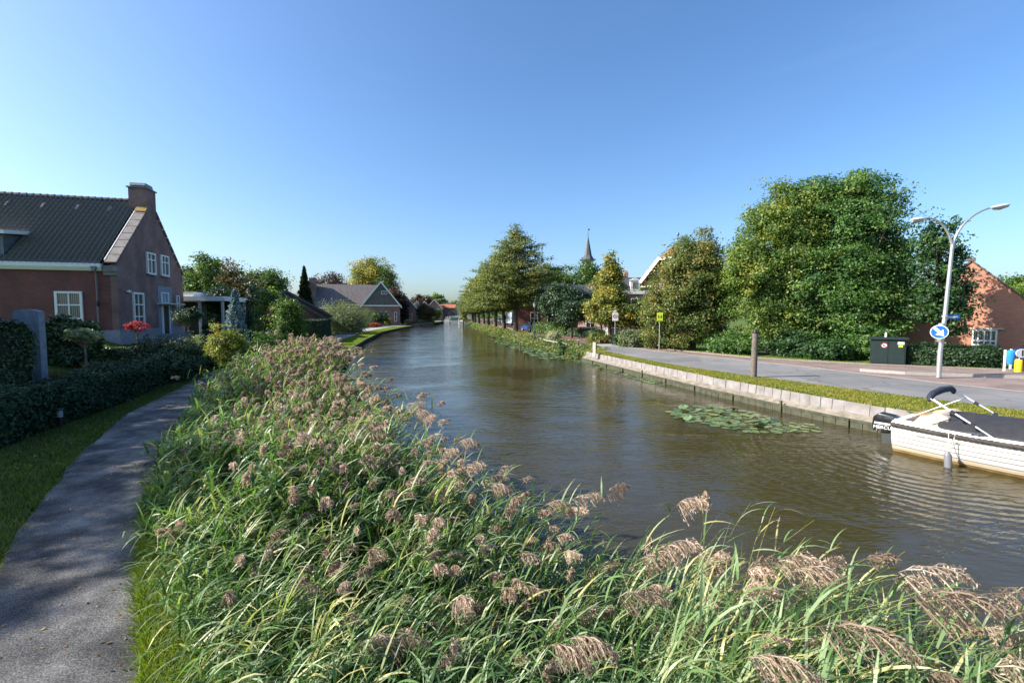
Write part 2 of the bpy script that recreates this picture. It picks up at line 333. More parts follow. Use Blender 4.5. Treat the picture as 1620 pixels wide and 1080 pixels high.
L['redleaf'] = leafm('red_maple_leaves', [(0.128, 0.012, 0.016), (0.264, 0.024, 0.032), (0.368, 0.056, 0.056)], tcol=(1.4, .8, .8))
L['redbush'] = leafm('red_bush_leaves', [(0.100, 0.020, 0.015), (0.260, 0.050, 0.030), (0.320, 0.120, 0.050)], tcol=(1.4, .8, .8))
L['pale'] = leafm('pale_shrub_leaves', [(0.100, 0.130, 0.050), (0.300, 0.330, 0.180), (0.620, 0.620, 0.420)])
L['bank'] = leafm('bank_plant_leaves', [(.035, .065, .018), (.075, .12, .03), (.16, .19, .045), (.30, .27, .09)])
L['dry'] = leafm('dry_grass', [(0.100, 0.110, 0.030), (0.240, 0.200, 0.060), (0.380, 0.300, 0.110)])
L['blade'] = leafm('grass_blades', [(0.025, 0.060, 0.010), (0.055, 0.115, 0.016), (0.110, 0.170, 0.025), (0.200, 0.190, 0.060)], trans=.4)
L['strip'] = leafm('strip_grass_blades', [(.08, .13, .016), (.16, .21, .026), (.29, .30, .045), (.34, .24, .07)], trans=.4)
L['lawn'] = leafm('lawn_blades', [(.07, .12, .014), (.15, .22, .02), (.27, .32, .035)], trans=.4)
L['reed'] = leafm('reed_leaves', [(.026, .068, .023), (.074, .155, .048), (.15, .245, .088), (.29, .37, .21), (.46, .41, .18)], rough=.44, trans=.34, tcol=(1.1, 1.4, .55), spec=.45, nscale=.8)
L['plume'] = leafm('reed_plumes', [(.24, .17, .125), (.45, .34, .255), (.70, .58, .46)], rough=.7, trans=.40, tcol=(1.05, 1, .92), nscale=1.2)
L['stalk'] = leafm('reed_stalks', [(0.100, 0.140, 0.040), (0.190, 0.220, 0.060), (0.360, 0.330, 0.120)], trans=.1)
L['lily'] = leafm('lily_pads', [(.05, .10, .045), (.09, .15, .065), (.15, .22, .10), (.22, .24, .08)], rough=.25, trans=.1, spec=.7, nscale=1)
# ------------------------------------------------------------------ the land: canal edges as x(y)
def interp(tab): 
    ys = [a for a, b in tab]; xs = [b for a, b in tab]
    return lambda y: float(np.interp(y, ys, xs)) if not isinstance(y, np.ndarray) else np.interp(y, ys, xs)
XL = interp([(-3, 30), (0, 20), (1, 12), (1.9, 6), (2.2, 4.9), (2.6, 3.5), (3.2, 2.35), (4.0, 1.3), (4.8, .35), (6.7, -1.6), (10, -3.8), (13.8, -6.0), (20, -8.5), (28, -10.4), (39.6, -14),
             (54, -17.3), (76.7, -21.9), (98.6, -24.2), (119, -25.6), (149, -25.5), (190, -25.5), (260, -25)])
XR = interp([(-3, 33), (1.5, 21), (5, 16.5), (8, 13.7), (10.2, 11.75), (12.1, 10.45), (13.35, 9.83), (14.85, 9.28), (16.85, 8.68), (18.4, 8.14), (21.8, 7.3), (24.9, 6.55), (31.9, 4.94), (33.5, 4.9), (42.4, 3.5), (51.6, 1.43),
             (66, -.9), (79, -3.3), (132, -11.9), (158, -16.5), (190, -17), (260, -17)])
PR = interp([(-4, 1.2), (0, -.6), (2, -1.75), (3.2, -2.6), (4.3, -3.55), (6.2, -5.0), (8.5, -6.5), (12, -8.4), (16.5, -10.1), (22, -12.2), (33, -16.0), (44.3, -17.9), (58, -20.8), (85, -25.9), (104, -27.5), (116, -26.6), (150, -27.5), (260, -30)])
PW = interp([(0, 1.5), (5.5, 1.6), (8, 1.68), (12, 1.9), (30, 2.3), (60, 3.0), (90, 3.2), (260, 3.2)])
XH = interp([(4, -8.2), (9.1, -10.1), (10.2, -10.6), (12.4, -11.2), (15.9, -12.5), (22, -15.2), (30, -18.5), (40, -23), (60, -30)])
def sm(t): t = np.clip(t, 0, 1); return t * t * (3 - 2 * t)
WZ = -0.7
def zl(x, y):
    x = np.asarray(x, dtype=float); y = np.asarray(y, dtype=float)
    u = XL(y) - x; w = np.maximum(XL(y) - PR(y), .5)
    near = -0.78 + .70 * sm(u / w * 1.15)
    far = -0.32 + .22 * sm((u - 7) / 9)
    f = sm((y - 21) / 6); z = near * (1 - f) + far * f
    pl = 1.32 * sm((XH(y) - x - 1.0) / 7.5) * (1 - sm((y - 37) / 14))
    return z + pl + .05 * np.sin(x * .9 + y * .4) * sm((XH(y) - x - 1) / 3)
def zr(x, y):
    x = np.asarray(x, dtype=float); y = np.asarray(y, dtype=float); u = x - XR(y)
    b = -.72 + .69 * sm(u / 2.2)
    return np.where(y < 33, -.03, b)
def Z(x, y):
    return float(zl(x, y)) if x < (XL(y) + XR(y)) / 2 else float(zr(x, y))
def grid_mesh(name, X, Y, Zz, mat, flip=False):
    h, w = X.shape; V = np.stack([X, Y, Zz], -1).reshape(-1, 3); i = np.arange(h * w).reshape(h, w)
    F = np.stack([i[:-1, :-1], i[:-1, 1:], i[1:, 1:], i[1:, :-1]], -1).reshape(-1, 4)
    if flip: F = F[:, ::-1]
    return V, F
ys = np.concatenate([np.arange(-60, -4, 8), np.arange(-4, 30, .4), np.arange(30, 60, 1.2), np.arange(60, 262, 5)])
us = np.concatenate([np.arange(0, 9, .3), np.arange(9, 34, .8), [36, 40, 46, 55, 70, 100, 160, 300, 700, 1500]])
Yg, Ug = np.meshgrid(ys, us, indexing='ij')
Xg = XL(Yg) - Ug; Zg = zl(Xg, Yg)
Xg = np.concatenate([XL(ys)[:, None], Xg], 1); Yg2 = np.concatenate([ys[:, None], Yg], 1); Zg = np.concatenate([np.full((len(ys), 1), -2.2), Zg], 1)
V1, F1 = grid_mesh('l', Xg, Yg2, Zg, None, flip=True)
u0 = np.where(ys < 33, .42, 0.)
Yg, Ug = np.meshgrid(ys, us, indexing='ij'); Xr = XR(Yg) + u0[:, None] + Ug; Zr = zr(Xr, Yg)
Xr = np.concatenate([(XR(ys) + u0)[:, None], Xr], 1); Yr = np.concatenate([ys[:, None], Yg], 1); Zr = np.concatenate([np.full((len(ys), 1), -2.2), Zr], 1)
V2, F2 = grid_mesh('r', Xr, Yr, Zr, None)
V3 = np.array([[-3000, 259, -.12], [3000, 259, -.12], [3000, 4500, -.12], [-3000, 4500, -.12]], float); F3 = np.array([[0, 1, 2, 3]])
V = np.concatenate([V1, V2, V3]); F = np.concatenate([F1, F2 + len(V1), F3 + len(V1) + len(V2)])
tag(fast_mesh('ground', (V, F), 4, None, M['grass'], smooth=True), kind='structure')

# water
def water_mat():
    m, n, l, b = mat_new('canal_water'); b.inputs['Base Color'].default_value = (.040, .033, .013, 1)
    b.inputs['Roughness'].default_value = .04; b.inputs['IOR'].default_value = 1.333; b.inputs['Specular IOR Level'].default_value = .62
    t = n.new('ShaderNodeTexCoord')
    pz = n.new('ShaderNodeTexNoise'); pz.inputs['Scale'].default_value = .22; pz.inputs['Detail'].default_value = 3; pz.inputs['Distortion'].default_value = 1.2; l.new(t.outputs['Object'], pz.inputs['Vector'])
    patch = n.new('ShaderNodeMapRange'); patch.inputs['From Min'].default_value = .38; patch.inputs['From Max'].default_value = .60; patch.inputs['To Min'].default_value = .35; patch.inputs['To Max'].default_value = 1.25; l.new(pz.outputs['Fac'], patch.inputs['Value'])
    def layer(rot, sc, scale, detail, dist, s, prev=None):
        mp = n.new('ShaderNodeMapping'); mp.inputs['Rotation'].default_value = (0, 0, rot); mp.inputs['Scale'].default_value = sc
        z = n.new('ShaderNodeTexNoise'); z.inputs['Scale'].default_value = scale; z.inputs['Detail'].default_value = detail; z.inputs['Roughness'].default_value = .5; z.inputs['Distortion'].default_value = .6
        l.new(t.outputs['Object'], mp.inputs['Vector']); l.new(mp.outputs['Vector'], z.inputs['Vector'])
        bp = n.new('ShaderNodeBump'); bp.inputs['Strength'].default_value = s; bp.inputs['Distance'].default_value = dist
        mm_ = n.new('ShaderNodeMath'); mm_.operation = 'MULTIPLY'; l.new(z.outputs['Fac'], mm_.inputs[0]); l.new(patch.outputs['Result'], mm_.inputs[1]); l.new(mm_.outputs[0], bp.inputs['Height'])
        if prev: l.new(prev.outputs['Normal'], bp.inputs['Normal'])
        return bp
    a = layer(R(8), (.55, 1.5, 1), 2.2, 3, .028, 1)
    c = layer(R(-14), (.7, 1.6, 1), 7.5, 2, .011, 1, a)
    # rings spreading from the boat's stern
    mp = n.new('ShaderNodeMapping'); mp.inputs['Location'].default_value = (-9.6, -10.3, 0)
    w = n.new('ShaderNodeTexWave'); w.wave_type = 'RINGS'; w.rings_direction = 'SPHERICAL'; w.inputs['Scale'].default_value = 1.15; w.inputs['Distortion'].default_value = 3.5; w.inputs['Detail'].default_value = 2.5
    w.inputs['Detail Scale'].default_value = .8
    l.new(t.outputs['Object'], mp.inputs['Vector']); l.new(mp.outputs['Vector'], w.inputs['Vector'])
    ln = n.new('ShaderNodeVectorMath'); ln.operation = 'LENGTH'; l.new(mp.outputs['Vector'], ln.inputs[0])
    mr = n.new('ShaderNodeMapRange'); mr.inputs['From Min'].default_value = 1.5; mr.inputs['From Max'].default_value = 6; mr.inputs['To Min'].default_value = 1; mr.inputs['To Max'].default_value = 0
    l.new(ln.outputs['Value'], mr.inputs['Value'])
    mu = n.new('ShaderNodeMath'); mu.operation = 'MULTIPLY'; l.new(w.outputs['Fac'], mu.inputs[0]); l.new(mr.outputs[0], mu.inputs[1])
    bp = n.new('ShaderNodeBump'); bp.inputs['Strength'].default_value = 1; bp.inputs['Distance'].default_value = .012
    l.new(mu.outputs[0], bp.inputs['Height']); l.new(c.outputs['Normal'], bp.inputs['Normal']); l.new(bp.outputs['Normal'], b.inputs['Normal'])
    return m
M['water'] = water_mat()
wv = MB().add([(-45, -12, WZ), (40, -12, WZ), (40, 262, WZ), (-45, 262, WZ)], [(0, 1, 2, 3)])
tag(wv.build('water', M['water'], fix=False), kind='structure')

# footpath on the left bank
yy = np.concatenate([np.arange(-4, 30, .35), np.arange(30, 200, 2.)])
def strip(name, xa, xb, yy, zf, mat, dz, nx=7, wob=0.):
    rows = []
    for y in yy:
        a, b = xa(y), xb(y); w1 = wob * math.sin(y * 2.1) * .5 + wob * math.sin(y * 5.3 + 1) * .4
        rows.append([(a + (b - a) * k / nx + (w1 if k == 0 else -w1 if k == nx else 0), y) for k in range(nx + 1)])
    P = np.array(rows); X, Y = P[..., 0], P[..., 1]
    Vv, Ff = grid_mesh('', X, Y, zf(X, Y) + dz, None)
    return tag(fast_mesh(name, (Vv, Ff), 4, None, mat), kind='structure')
m1 = yy[yy <= 31]
strip('gravel_path', lambda y: PR(y) - PW(y), PR, m1, zl, M['gravel'], .035, 10, .06)
strip('far_footpath', lambda y: PR(y) - PW(y), PR, yy[yy >= 30], zl, M['path_grey'], .03, 6)

def sheet(name, pts, z, mat):
    me = bpy.data.meshes.new(name); bm = bmesh.new(); f = bm.faces.new([bm.verts.new((p[0], p[1], z)) for p in pts])
    bmesh.ops.recalc_face_normals(bm, faces=bm.faces)
    if f.normal.z < 0: f.normal_flip()
    bmesh.ops.triangulate(bm, faces=bm.faces); bm.to_mesh(me); bm.free()
    return tag(link_mesh(name, me, mat), kind='structure')
RN = [(5.6, 37), (6.5, 32.5), (7.75, 25.3), (8.5, 22.6), (9.25, 20.9), (9.9, 19.4), (10.6, 18.2), (11.7, 15.9), (13.8, 12.2), (17, 8.5), (22, 4.5), (34, -3), (48, -9)]
RF = [(9.0, 37), (10.2, 32), (11.6, 28.8), (13.5, 25), (14.8, 21.8), (15.6, 19.1), (16.3, 17), (17.2, 15.2), (20.5, 11.5), (27, 7), (38, .5), (55, -6)]
PO = [(10.4, 37), (12.0, 32.3), (14.5, 27), (18.4, 23.6), (22.8, 21.3), (30, 18.6), (48, 13), (70, 6)]
sheet('asphalt_road', RN + RF[::-1], .004, M['asphalt'])
sheet('brick_pavement', RF + PO[::-1], .004, M['paver'])
sheet('speed_table', [(5.62, 37.0), (10.4, 37.0), (10.9, 39.6), (5.05, 39.4)], .008, M['slabs'])
NR = [(5.05, 39.4), (3.4, 45.7), (2.7, 55), (1.9, 67), (-1.6, 93), (-6, 117), (-12, 150), (-15.5, 190), (-15.5, 258)]
FR = [(10.9, 39.6), (10.4, 52), (9, 66), (5, 93), (.5, 117), (-5.5, 150), (-9, 190), (-9, 258)]
sheet('red_brick_road', NR + FR[::-1], .004, M['redroad'])
# kerbs
def polyline_box(pts, w, z0, z1, off=0.0, mb=None):
    mb = mb or MB()
    P = [Vector((p[0], p[1], 0)) for p in pts]
    N = []
    for i in range(len(P)):
        t = (P[min(i + 1, len(P) - 1)] - P[max(i - 1, 0)]).normalized(); N.append(Vector((-t.y, t.x, 0)))
    a = [P[i] + N[i] * (off - w / 2) for i in range(len(P))]; b = [P[i] + N[i] * (off + w / 2) for i in range(len(P))]
    for i in range(len(P) - 1):
        q = [a[i], a[i + 1], b[i + 1], b[i]]
        mb.add([(v.x, v.y, z0) for v in q] + [(v.x, v.y, z1) for v in q], [(3, 2, 1, 0), (4, 5, 6, 7), (0, 1, 5, 4), (2, 3, 7, 6), (1, 2, 6, 5), (3, 0, 4, 7)])
    return mb
tag(polyline_box(RF, .12, -.05, .018).build('kerb', M['kerb_pink']), kind='structure')
tag(polyline_box(PO, .12, -.05, .05).build('kerb', M['kerb_pink']), kind='structure')
tag(polyline_box(NR, .12, -.05, .03).build('kerb', M['kerb']), kind='structure')
# raised traffic island that carries the street lamp
isl = [(15.9, 20.6), (17.0, 19.6), (19.5, 18.7), (22.3, 17.7), (22.7, 18.2), (22.0, 19.6), (19.0, 20.7), (16.8, 21.1)]
sheet('traffic_island', isl, .13, M['paver'])
tag(polyline_box(isl + [isl[0]], .13, -.02, .128).build('kerb', M['kerb']), kind='structure')

# ------------------------------------------------------------------ canal retaining wall, right bank
def walk(f, y0, y1, step):
    pts = []; y = y0; n = 4000; last = None
    for k in range(n + 1):
        y = y0 + (y1 - y0) * k / n; p = Vector((f(y), y, 0))
        if last is None or (p - last).length >= step: pts.append(p); last = p
    return pts
W = thing('retaining_wall', 'pale slab retaining wall with timber foot along the road side of the canal', 'wall', (0, 0, 0))
wp = walk(XR, 32.2, -1.5, .36)
slab, ledge, rail, plank, post = MB(), MB(), MB(), MB(), MB()
rs = random.Random(3)
for i in range(len(wp) - 1):
    p, q = wp[i], wp[i + 1]; t = (q - p).normalized(); nrm = Vector((-t.y, t.x, 0))   # pointing towards the land
    if nrm.x < 0: nrm = -nrm
    g = .008; a, b = p + t * g, q - t * g; j = rs.uniform(-.012, .012)
    def quadbox(mb, o0, o1, z0, z1, a=a, b=b, tilt=0.0):
        v = [a + nrm * o0, b + nrm * o0, b + nrm * o1, a + nrm * o1]
        mb.add([(k.x, k.y, z0) for k in v] + [(v[0].x + nrm.x * tilt, v[0].y + nrm.y * tilt, z1), (v[1].x + nrm.x * tilt, v[1].y + nrm.y * tilt, z1), (v[2].x, v[2].y, z1), (v[3].x, v[3].y, z1)],
               [(0, 3, 2, 1), (4, 5, 6, 7), (0, 1, 5, 4), (1, 2, 6, 5), (2, 3, 7, 6), (3, 0, 4, 7)])
    quadbox(slab, .33 + j, .43, -.42, -.03 + j * .6, tilt=.03)
    lv = [p + nrm * .045, q + nrm * .045, q + nrm * .326, p + nrm * .326]; ledge.add([(k.x, k.y, -.9) for k in lv] + [(lv[0].x, lv[0].y, -.475), (lv[1].x, lv[1].y, -.475), (lv[2].x, lv[2].y, -.335), (lv[3].x, lv[3].y, -.335)], [(0, 3, 2, 1), (4, 5, 6, 7), (0, 1, 5, 4), (2, 3, 7, 6)])
    quadbox(rail, -.02, .04, -.52, -.455, a=p, b=q)
    quadbox(plank, 0, .035, -1.2, -.525)
    if i % 6 == 0: MB().obox(p - nrm * .035 + Vector((0, 0, -.76)), t * .03, nrm * .03, Vector((0, 0, .30 + (.14 if i % 24 == 0 else 0)))).build('post', M['timber'], W)
M['wallslab'] = simple('wall_slabs', (.215, .20, .195), .85, bump=.5, bscale=24, var=.3, vscale=2.4)
M['ledge'] = simple('wall_ledge', (.20, .175, .14), .9, bump=.6, bscale=16, var=.35, vscale=4)
slab.build('slab_row', M['wallslab'], W, bevel=.008); ledge.build('ledge', M['ledge'], W); rail.build('rail', M['timber'], W); plank.build('planking', M['timber'], W)
# timber revetment, left bank
W2 = thing('timber_revetment', 'low dark timber revetment holding the lawn edge on the left bank', 'revetment', (0, 0, 0))
wp = walk(XL, 24, 118, 1.25); a, b = MB(), MB()
for i in range(len(wp) - 1):
    p, q = wp[i], wp[i + 1]; t = (q - p).normalized(); nrm = Vector((t.y, -t.x, 0))
    a.obox((p + q) / 2 + nrm * .03 + Vector((0, 0, -.72)), t * (q - p).length * .497, nrm * .03, Vector((0, 0, .42)))
    MB().tube([p + nrm * .10 + Vector((0, 0, -1.3)), p + nrm * .10 + Vector((0, 0, -.28))], .05, 6).build('post', M['timber'], W2)
a.build('planking', M['timber'], W2)
# brick quay wall further along the left bank
W3 = thing('quay_wall', 'dark brick quay wall below the far houses on the left bank', 'wall', (0, 0, 0))
polyline_box([(XL(y), y) for y in range(118, 190, 8)], .3, -1.2, .0, off=.15).build('wall', M['brick_plum'], W3)
polyline_box([(XL(y), y) for y in range(118, 190, 8)], .4, .0, .1, off=.15).build('coping', M['coping'], W3)

# ------------------------------------------------------------------ houses
def gable_house(name, label, w, d, eave, ridge, loc, rz, wall, roof, barge=None, cat='house', over=.3, thick=.14, base=0, group=None, gable=True):
    """gable end faces local -Y, width along x, depth d towards +Y; returns the root"""
    t = thing(name, label, cat, loc, rz, group); h = w / 2
    mb = MB(); mb.prism([(-h, base), (h, base), (h, eave), (0, ridge), (-h, eave)], (0, 0, 0), (1, 0, 0), (0, 0, 1), (0, d, 0)); mb.build('wall', wall, t)
    sl = (ridge - eave) / h; rf = MB()
    e = over; L_ = math.hypot(h, ridge - eave); nx, nz = (ridge - eave) / L_, h / L_
    for s in (-1, 1):
        x0, z0 = s * (h + e), eave - sl * e
        rf.prism([(0, ridge + .02), (x0, z0 + .02), (x0, z0 + .02 + thick), (0, ridge + .02 + thick * 1.1)], (0, -over, 0), (1, 0, 0), (0, 0, 1), (0, d + 2 * over, 0))
    rf.build('roof', roof, t)
    if barge:
        for y in (-over - .04, d + over):
            for s in (-1, 1):
                MB().prism([(0, ridge - .16), (s * (h + e), eave - sl * e - .16), (s * (h + e), eave - sl * e + thick + .06), (0, ridge + thick + .06)], (0, y, 0), (1, 0, 0), (0, 0, 1), (0, .038, 0)).build('bargeboard', barge, t)
    return t
def window(parent, o, ex, w, h, nx=2, nz=2, fr=.07, bars=.035, depth=.05, glass=None, frame=None, sill=True, n=None, bar_z=None):
    """o: lower-left corner (local), ex: unit vector along the wall, n: outward normal"""
    o, ex = Vector(o), Vector(ex).normalized(); n = Vector(n) if n else Vector((ex.y, -ex.x, 0)); up = Vector((0, 0, 1)); frame = frame or M['white']; glass = glass or M['glass']
    f = MB()
    def rect(x0, x1, z0, z1, d0, d1): f.obox(o + ex * (x0 + x1) / 2 + up * (z0 + z1) / 2 + n * (d0 + d1) / 2, ex * (x1 - x0) / 2, up * (z1 - z0) / 2, n * (d1 - d0) / 2)
    rect(0, fr, 0, h, -.02, depth); rect(w - fr, w, 0, h, -.02, depth); rect(fr, w - fr, h - fr, h, -.02, depth); rect(fr, w - fr, 0, fr, -.02, depth)
    for k in range(1, nx): x = w * k / nx; rect(x - bars / 2, x + bars / 2, fr, h - fr, .0, depth * .7)
    zs = bar_z if bar_z is not None else [h * k / nz for k in range(1, nz)]
    for z in zs: rect(fr, w - fr, z - bars / 2 - .01, z + bars / 2 + .01, .0, depth * .8)
    w_ = f.build('window', frame, parent)
    g = MB(); g.obox(o + ex * w / 2 + up * h / 2 + n * .006, ex * (w / 2 - fr), up * (h / 2 - fr), n * .006); g.build('pane', glass, w_)
    if sill:
        s = MB(); s.obox(o + ex * w / 2 + up * (-.045) + n * (depth / 2 + .02), ex * (w / 2 + .05), up * .035, n * (depth / 2 + .03)); s.build('sill', M['lead'], w_)
    return w_

# --- the big brick house on the left
HA = R(15.5); cor = atd(188, 500, 26.7); HZ = 1.15
H = thing('brick_house', 'large dark brick house with tall chimney and dark tiled roof left of the path', 'house', (cor.x, cor.y, HZ), HA)
GW, EV, RG, LEN = 9.0, 4.30, 8.85, 16.0          # gable width (local +Y), eave, ridge, length towards local -X
hb = MB()
hb.prism([(0, 0), (GW, 0), (GW, EV), (GW / 2, RG - .1), (0, EV)], (0, 0, 0), (0, 1, 0), (0, 0, 1), (-.32, 0, 0)); hb.build('gable_wall', M['brick_plum'], H)
hb = MB(); hb.box(-LEN, -.32, .003, GW - .003, 0, EV - .02); hb.build('wall', M['brick_dark'], H)
# corbelled gable shoulder and quoin pier
k = MB(); k.box(-.62, .06, -.16, .30, EV - .38, EV - .05); k.box(-.62, .04, -.10, .2, EV - .60, EV - .38); k.build('shoulder', M['coping'], H, bevel=.01); MB().box(-.62, .06, GW - .3, GW + .16, EV - .38, EV - .05).build('shoulder', M['coping'], H, bevel=.01)
for s in (0, 1):
    cp = MB()
    y0, y1 = (-.14, GW / 2 - .55) if s == 0 else (GW + .14, GW / 2 + .55)
    z0 = EV; z1 = EV + (RG - EV) * (abs(y1 - y0)) / (GW / 2 + .14)
    n_ = 8
    for i in range(n_):
        a, b = i / n_ + .004, (i + 1) / n_ - .004
        A = Vector((-.22, y0 + (y1 - y0) * a, z0 + (z1 - z0) * a + .12)); B = Vector((-.22, y0 + (y1 - y0) * b, z0 + (z1 - z0) * b + .12))
        cp.bar(A, B, .58, .10, up=(0, 0, 1))
    cp.build('coping', M['coping'], H)
fl = MB(); fl.bar((-.545, -.05, EV + .27), (-.545, GW / 2 - .5, EV + .27 + (RG - EV) * .87), .05, .05); fl.build('flashing', M['white'], H)
pl = MB(); pl.box(-LEN, .04, -.04, 0, -.9, .52); pl.box(0, .04, 0, GW, -.9, .52); pl.build('plinth', M['plinth'], H)
ch = MB(); ch.box(-.98, .03, GW / 2 - .62, GW / 2 + .62, RG - 1.2, RG + .85); c_ = ch.build('chimney', M['brick_plum'], H)
cc = MB(); cc.box(-1.06, .1, GW / 2 - .70, GW / 2 + .70, RG + .85, RG + .93); cc.build('cap', M['lead'], c_)
cc = MB(); cc.prism([(-.6, 0), (.6, 0), (.45, .2), (-.45, .2)], (-.92, GW / 2, RG + 1.02), (0, 1, 0), (0, 0, 1), (.85, 0, 0)); cc.box(-.9, -.1, GW / 2 - .5, GW / 2 - .45, RG + .93, RG + 1.02); cc.box(-.9, -.1, GW / 2 + .45, GW / 2 + .5, RG + .93, RG + 1.02); cc.build('cowl', M['lead'], c_)
li = MB(); li.obox((-.22, GW / 2 - .78, RG - .52), (.3, 0, 0), (0, .2, .2 * (RG - EV) / (GW / 2)), (0, -.02, .014)); li.build('lichen_patch', M['lichen'], H)
# tiled slopes: real S-curved pantiles in stepped courses
def pantiles(x0, x1, ya, za, yb, zb, tw=.26, rows=18, amp=.055, step=.04, per=6):
    L_ = math.hypot(yb - ya, zb - za); ey = Vector((0, (yb - ya) / L_, (zb - za) / L_)); n = Vector((0, -ey.z, ey.y)) if yb > ya else Vector((0, ey.z, -ey.y))
    if n.z < 0: n = -n
    nc = int((x1 - x0) / tw); xs = np.linspace(x0, x0 + nc * tw, nc * per + 1)
    ph = (xs - x0) / tw * 2 * np.pi; prof = amp * (np.cos(ph) + .35 * np.cos(2 * ph))
    Vv = []; Ff = []
    for r in range(rows):
        for tt, hh in ((0., step), (1.0, 0.0)):
            s = (r + tt) / rows * L_
            c = np.array([0, ya, za])[None, :] + np.array(ey)[None, :] * s + np.array(n)[None, :] * (prof + hh + .04)[:, None]
            c[:, 0] += xs; Vv.append(c)
    Vv = np.concatenate(Vv); m_ = len(xs); i = np.arange(len(Vv)).reshape(-1, m_)
    Ff = np.stack([i[:-1, :-1], i[:-1, 1:], i[1:, 1:], i[1:, :-1]], -1).reshape(-1, 4)
    if yb < ya: Ff = Ff[:, ::-1]
    return Vv, Ff
Va, Fa = pantiles(-LEN, -.55, -.22, EV - .02, GW / 2, RG + .05)
Vb, Fb = pantiles(-LEN, -.55, GW + .22, EV - .02, GW / 2, RG + .05, rows=10, per=4)
rf = fast_mesh('roof', (np.concatenate([Va, Vb]), np.concatenate([Fa, Fb + len(Va)])), 4, None, M['roof_dark'], H, smooth=False)
rt = MB(); xx = -LEN
while xx < -1.0:
    rt.tube([(xx, GW / 2, RG + .11), (xx + .36, GW / 2, RG + .135)], [.12, .135], 8); xx += .36
rt.build('ridge_tiles', M['roof_dark'], rf, smooth=True)
for k in range(7): MB().prism([(0, 0), (.34, 0), (.24, .10), (.10, .10)], (-2.1 - k * 1.75, GW / 2 - .95, RG - .86), (1, 0, 0), (0, -.1, 1), (0, .3, .31)).build('roof_vent', M['roof_dark'], rf)
sf = MB(); sf.prism([(0, 0), (.14, 0), (.26, .2), (.26, .42), (0, .42)], (-LEN, 0.0, EV - .36), (0, -1, 0), (0, 0, 1), (LEN - .66, 0, 0)); sf.build('eaves_board', M['white'], H)
# dormer
dm = thing('dormer', None, None); dm.parent = H
x1 = -5.25; dw = MB(); dw.prism([(.15, EV + .05), (.15, EV + 1.55), (1.75, EV + 1.75), (1.75, EV + 1.2)], (x1 - 5, 0, 0), (0, 1, 0), (0, 0, 1), (5, 0, 0)); dw.build('cheek', M['lead'], dm)
dr = MB(); dr.prism([(-.25, EV + 1.55), (-.25, EV + 1.75), (2.2, EV + 2.05), (2.2, EV + 1.85)], (x1 - 5.2, 0, 0), (0, 1, 0), (0, 0, 1), (5.5, 0, 0)); dr.build('dormer_roof', M['white'], dm)
dn = MB(); dn.box(x1 - 4.8, x1 - .2, .10, .149, EV + .3, EV + 1.5); dn.build('dormer_glazing', M['glass'], dm)
# rain pipe
rp_ = MB(); X = -.95; rp_.tube([(X, -.28, EV - .1), (X, -.16, EV - .42), (X, -.10, EV - .6), (X, -.10, -.3)], .045, 8); rp_.prism([(-.14, .18), (.14, .18), (.07, -.06), (-.07, -.06)], (X, -.36, EV - .3), (1, 0, 0), (0, 0, 1), (0, .16, 0)); rp_.build('rain_pipe', M['lead'], H, smooth=True)
# front windows
def loc_of(px, py, face):      # pixel -> local point on the front (y=0) or gable (x=0) plane
    d = Vector(ray(px, py)); o = Vector((0, 0, 2.6)); P0 = Vector((cor.x, cor.y, HZ))
    ex = Vector((math.cos(HA), math.sin(HA), 0)); ey = Vector((-math.sin(HA), math.cos(HA), 0)); n = ey if face == 'f' else ex
    t = (P0 - o).dot(n) / d.dot(n); q = o + d * t - P0
    return q.dot(ex), q.dot(ey), q.z
def hwin(px0, py0, px1, py1, face, nx, nz, **kw):
    a = loc_of(px0, py0, face); b = loc_of(px1, py1, face)
    if face == 'f': return window(H, (a[0], 0, b[2]), (1, 0, 0), b[0] - a[0], a[2] - b[2], nx, nz, n=(0, -1, 0), **kw)
    return window(H, (0, a[1], b[2]), (0, 1, 0), b[1] - a[1], a[2] - b[2], nx, nz, n=(1, 0, 0), **kw)
hwin(86.5, 460.5, 134, 525, 'f', 2, 3, fr=.12, bars=.06, depth=.09, glass=M['glass_pale'])
hwin(230, 398, 245.5, 435, 'g', 2, 1, fr=.10, bars=.05, depth=.1, bar_z=[.95])
hwin(252.5, 402.5, 266.5, 438, 'g', 2, 1, fr=.10, bars=.05, depth=.1, bar_z=[.95])
hwin(208.5, 462, 228, 519, 'g', 2, 3, fr=.11, bars=.05, depth=.1)
hwin(278, 467, 283.5, 492, 'g', 1, 2, fr=.08, depth=.08)
a = loc_of(248, 452, 'g'); b = loc_of(273, 524, 'g'); sr = MB(); sr.box(0, .05, a[1], b[1], .0, a[2]); sr.build('door_surround', M['plinth'], H)
w_ = hwin(253, 462, 265, 480.5, 'g', 2, 1, fr=.08, depth=.12, sill=False)
a2 = loc_of(255, 484, 'g'); b2 = loc_of(266, 522, 'g'); dd = MB(); dd.box(.05, .09, a2[1], b2[1], .05, a2[2]); dr_ = dd.build('door', simple('dark_door', (.015, .03, .025), .4), H)
dd = MB(); dd.box(.05, .14, b2[1], b2[1] + .12, .05, a2[2] + .05); dd.box(.05, .14, a2[1] - .1, a2[1], .05, a2[2] + .05); dd.build('door_frame', M['white'], dr_)
dd = MB(); dd.box(.0, .75, a[1] - .1, b[1] + .35, a2[2] + .1, a2[2] + .2); dd.build('porch_slab', M['cream'], H)
dd = MB(); dd.box(0, 1.1, a[1] - .1, b[1] + .2, -.3, .06); dd.build('doorstep', M['plinth'], H)
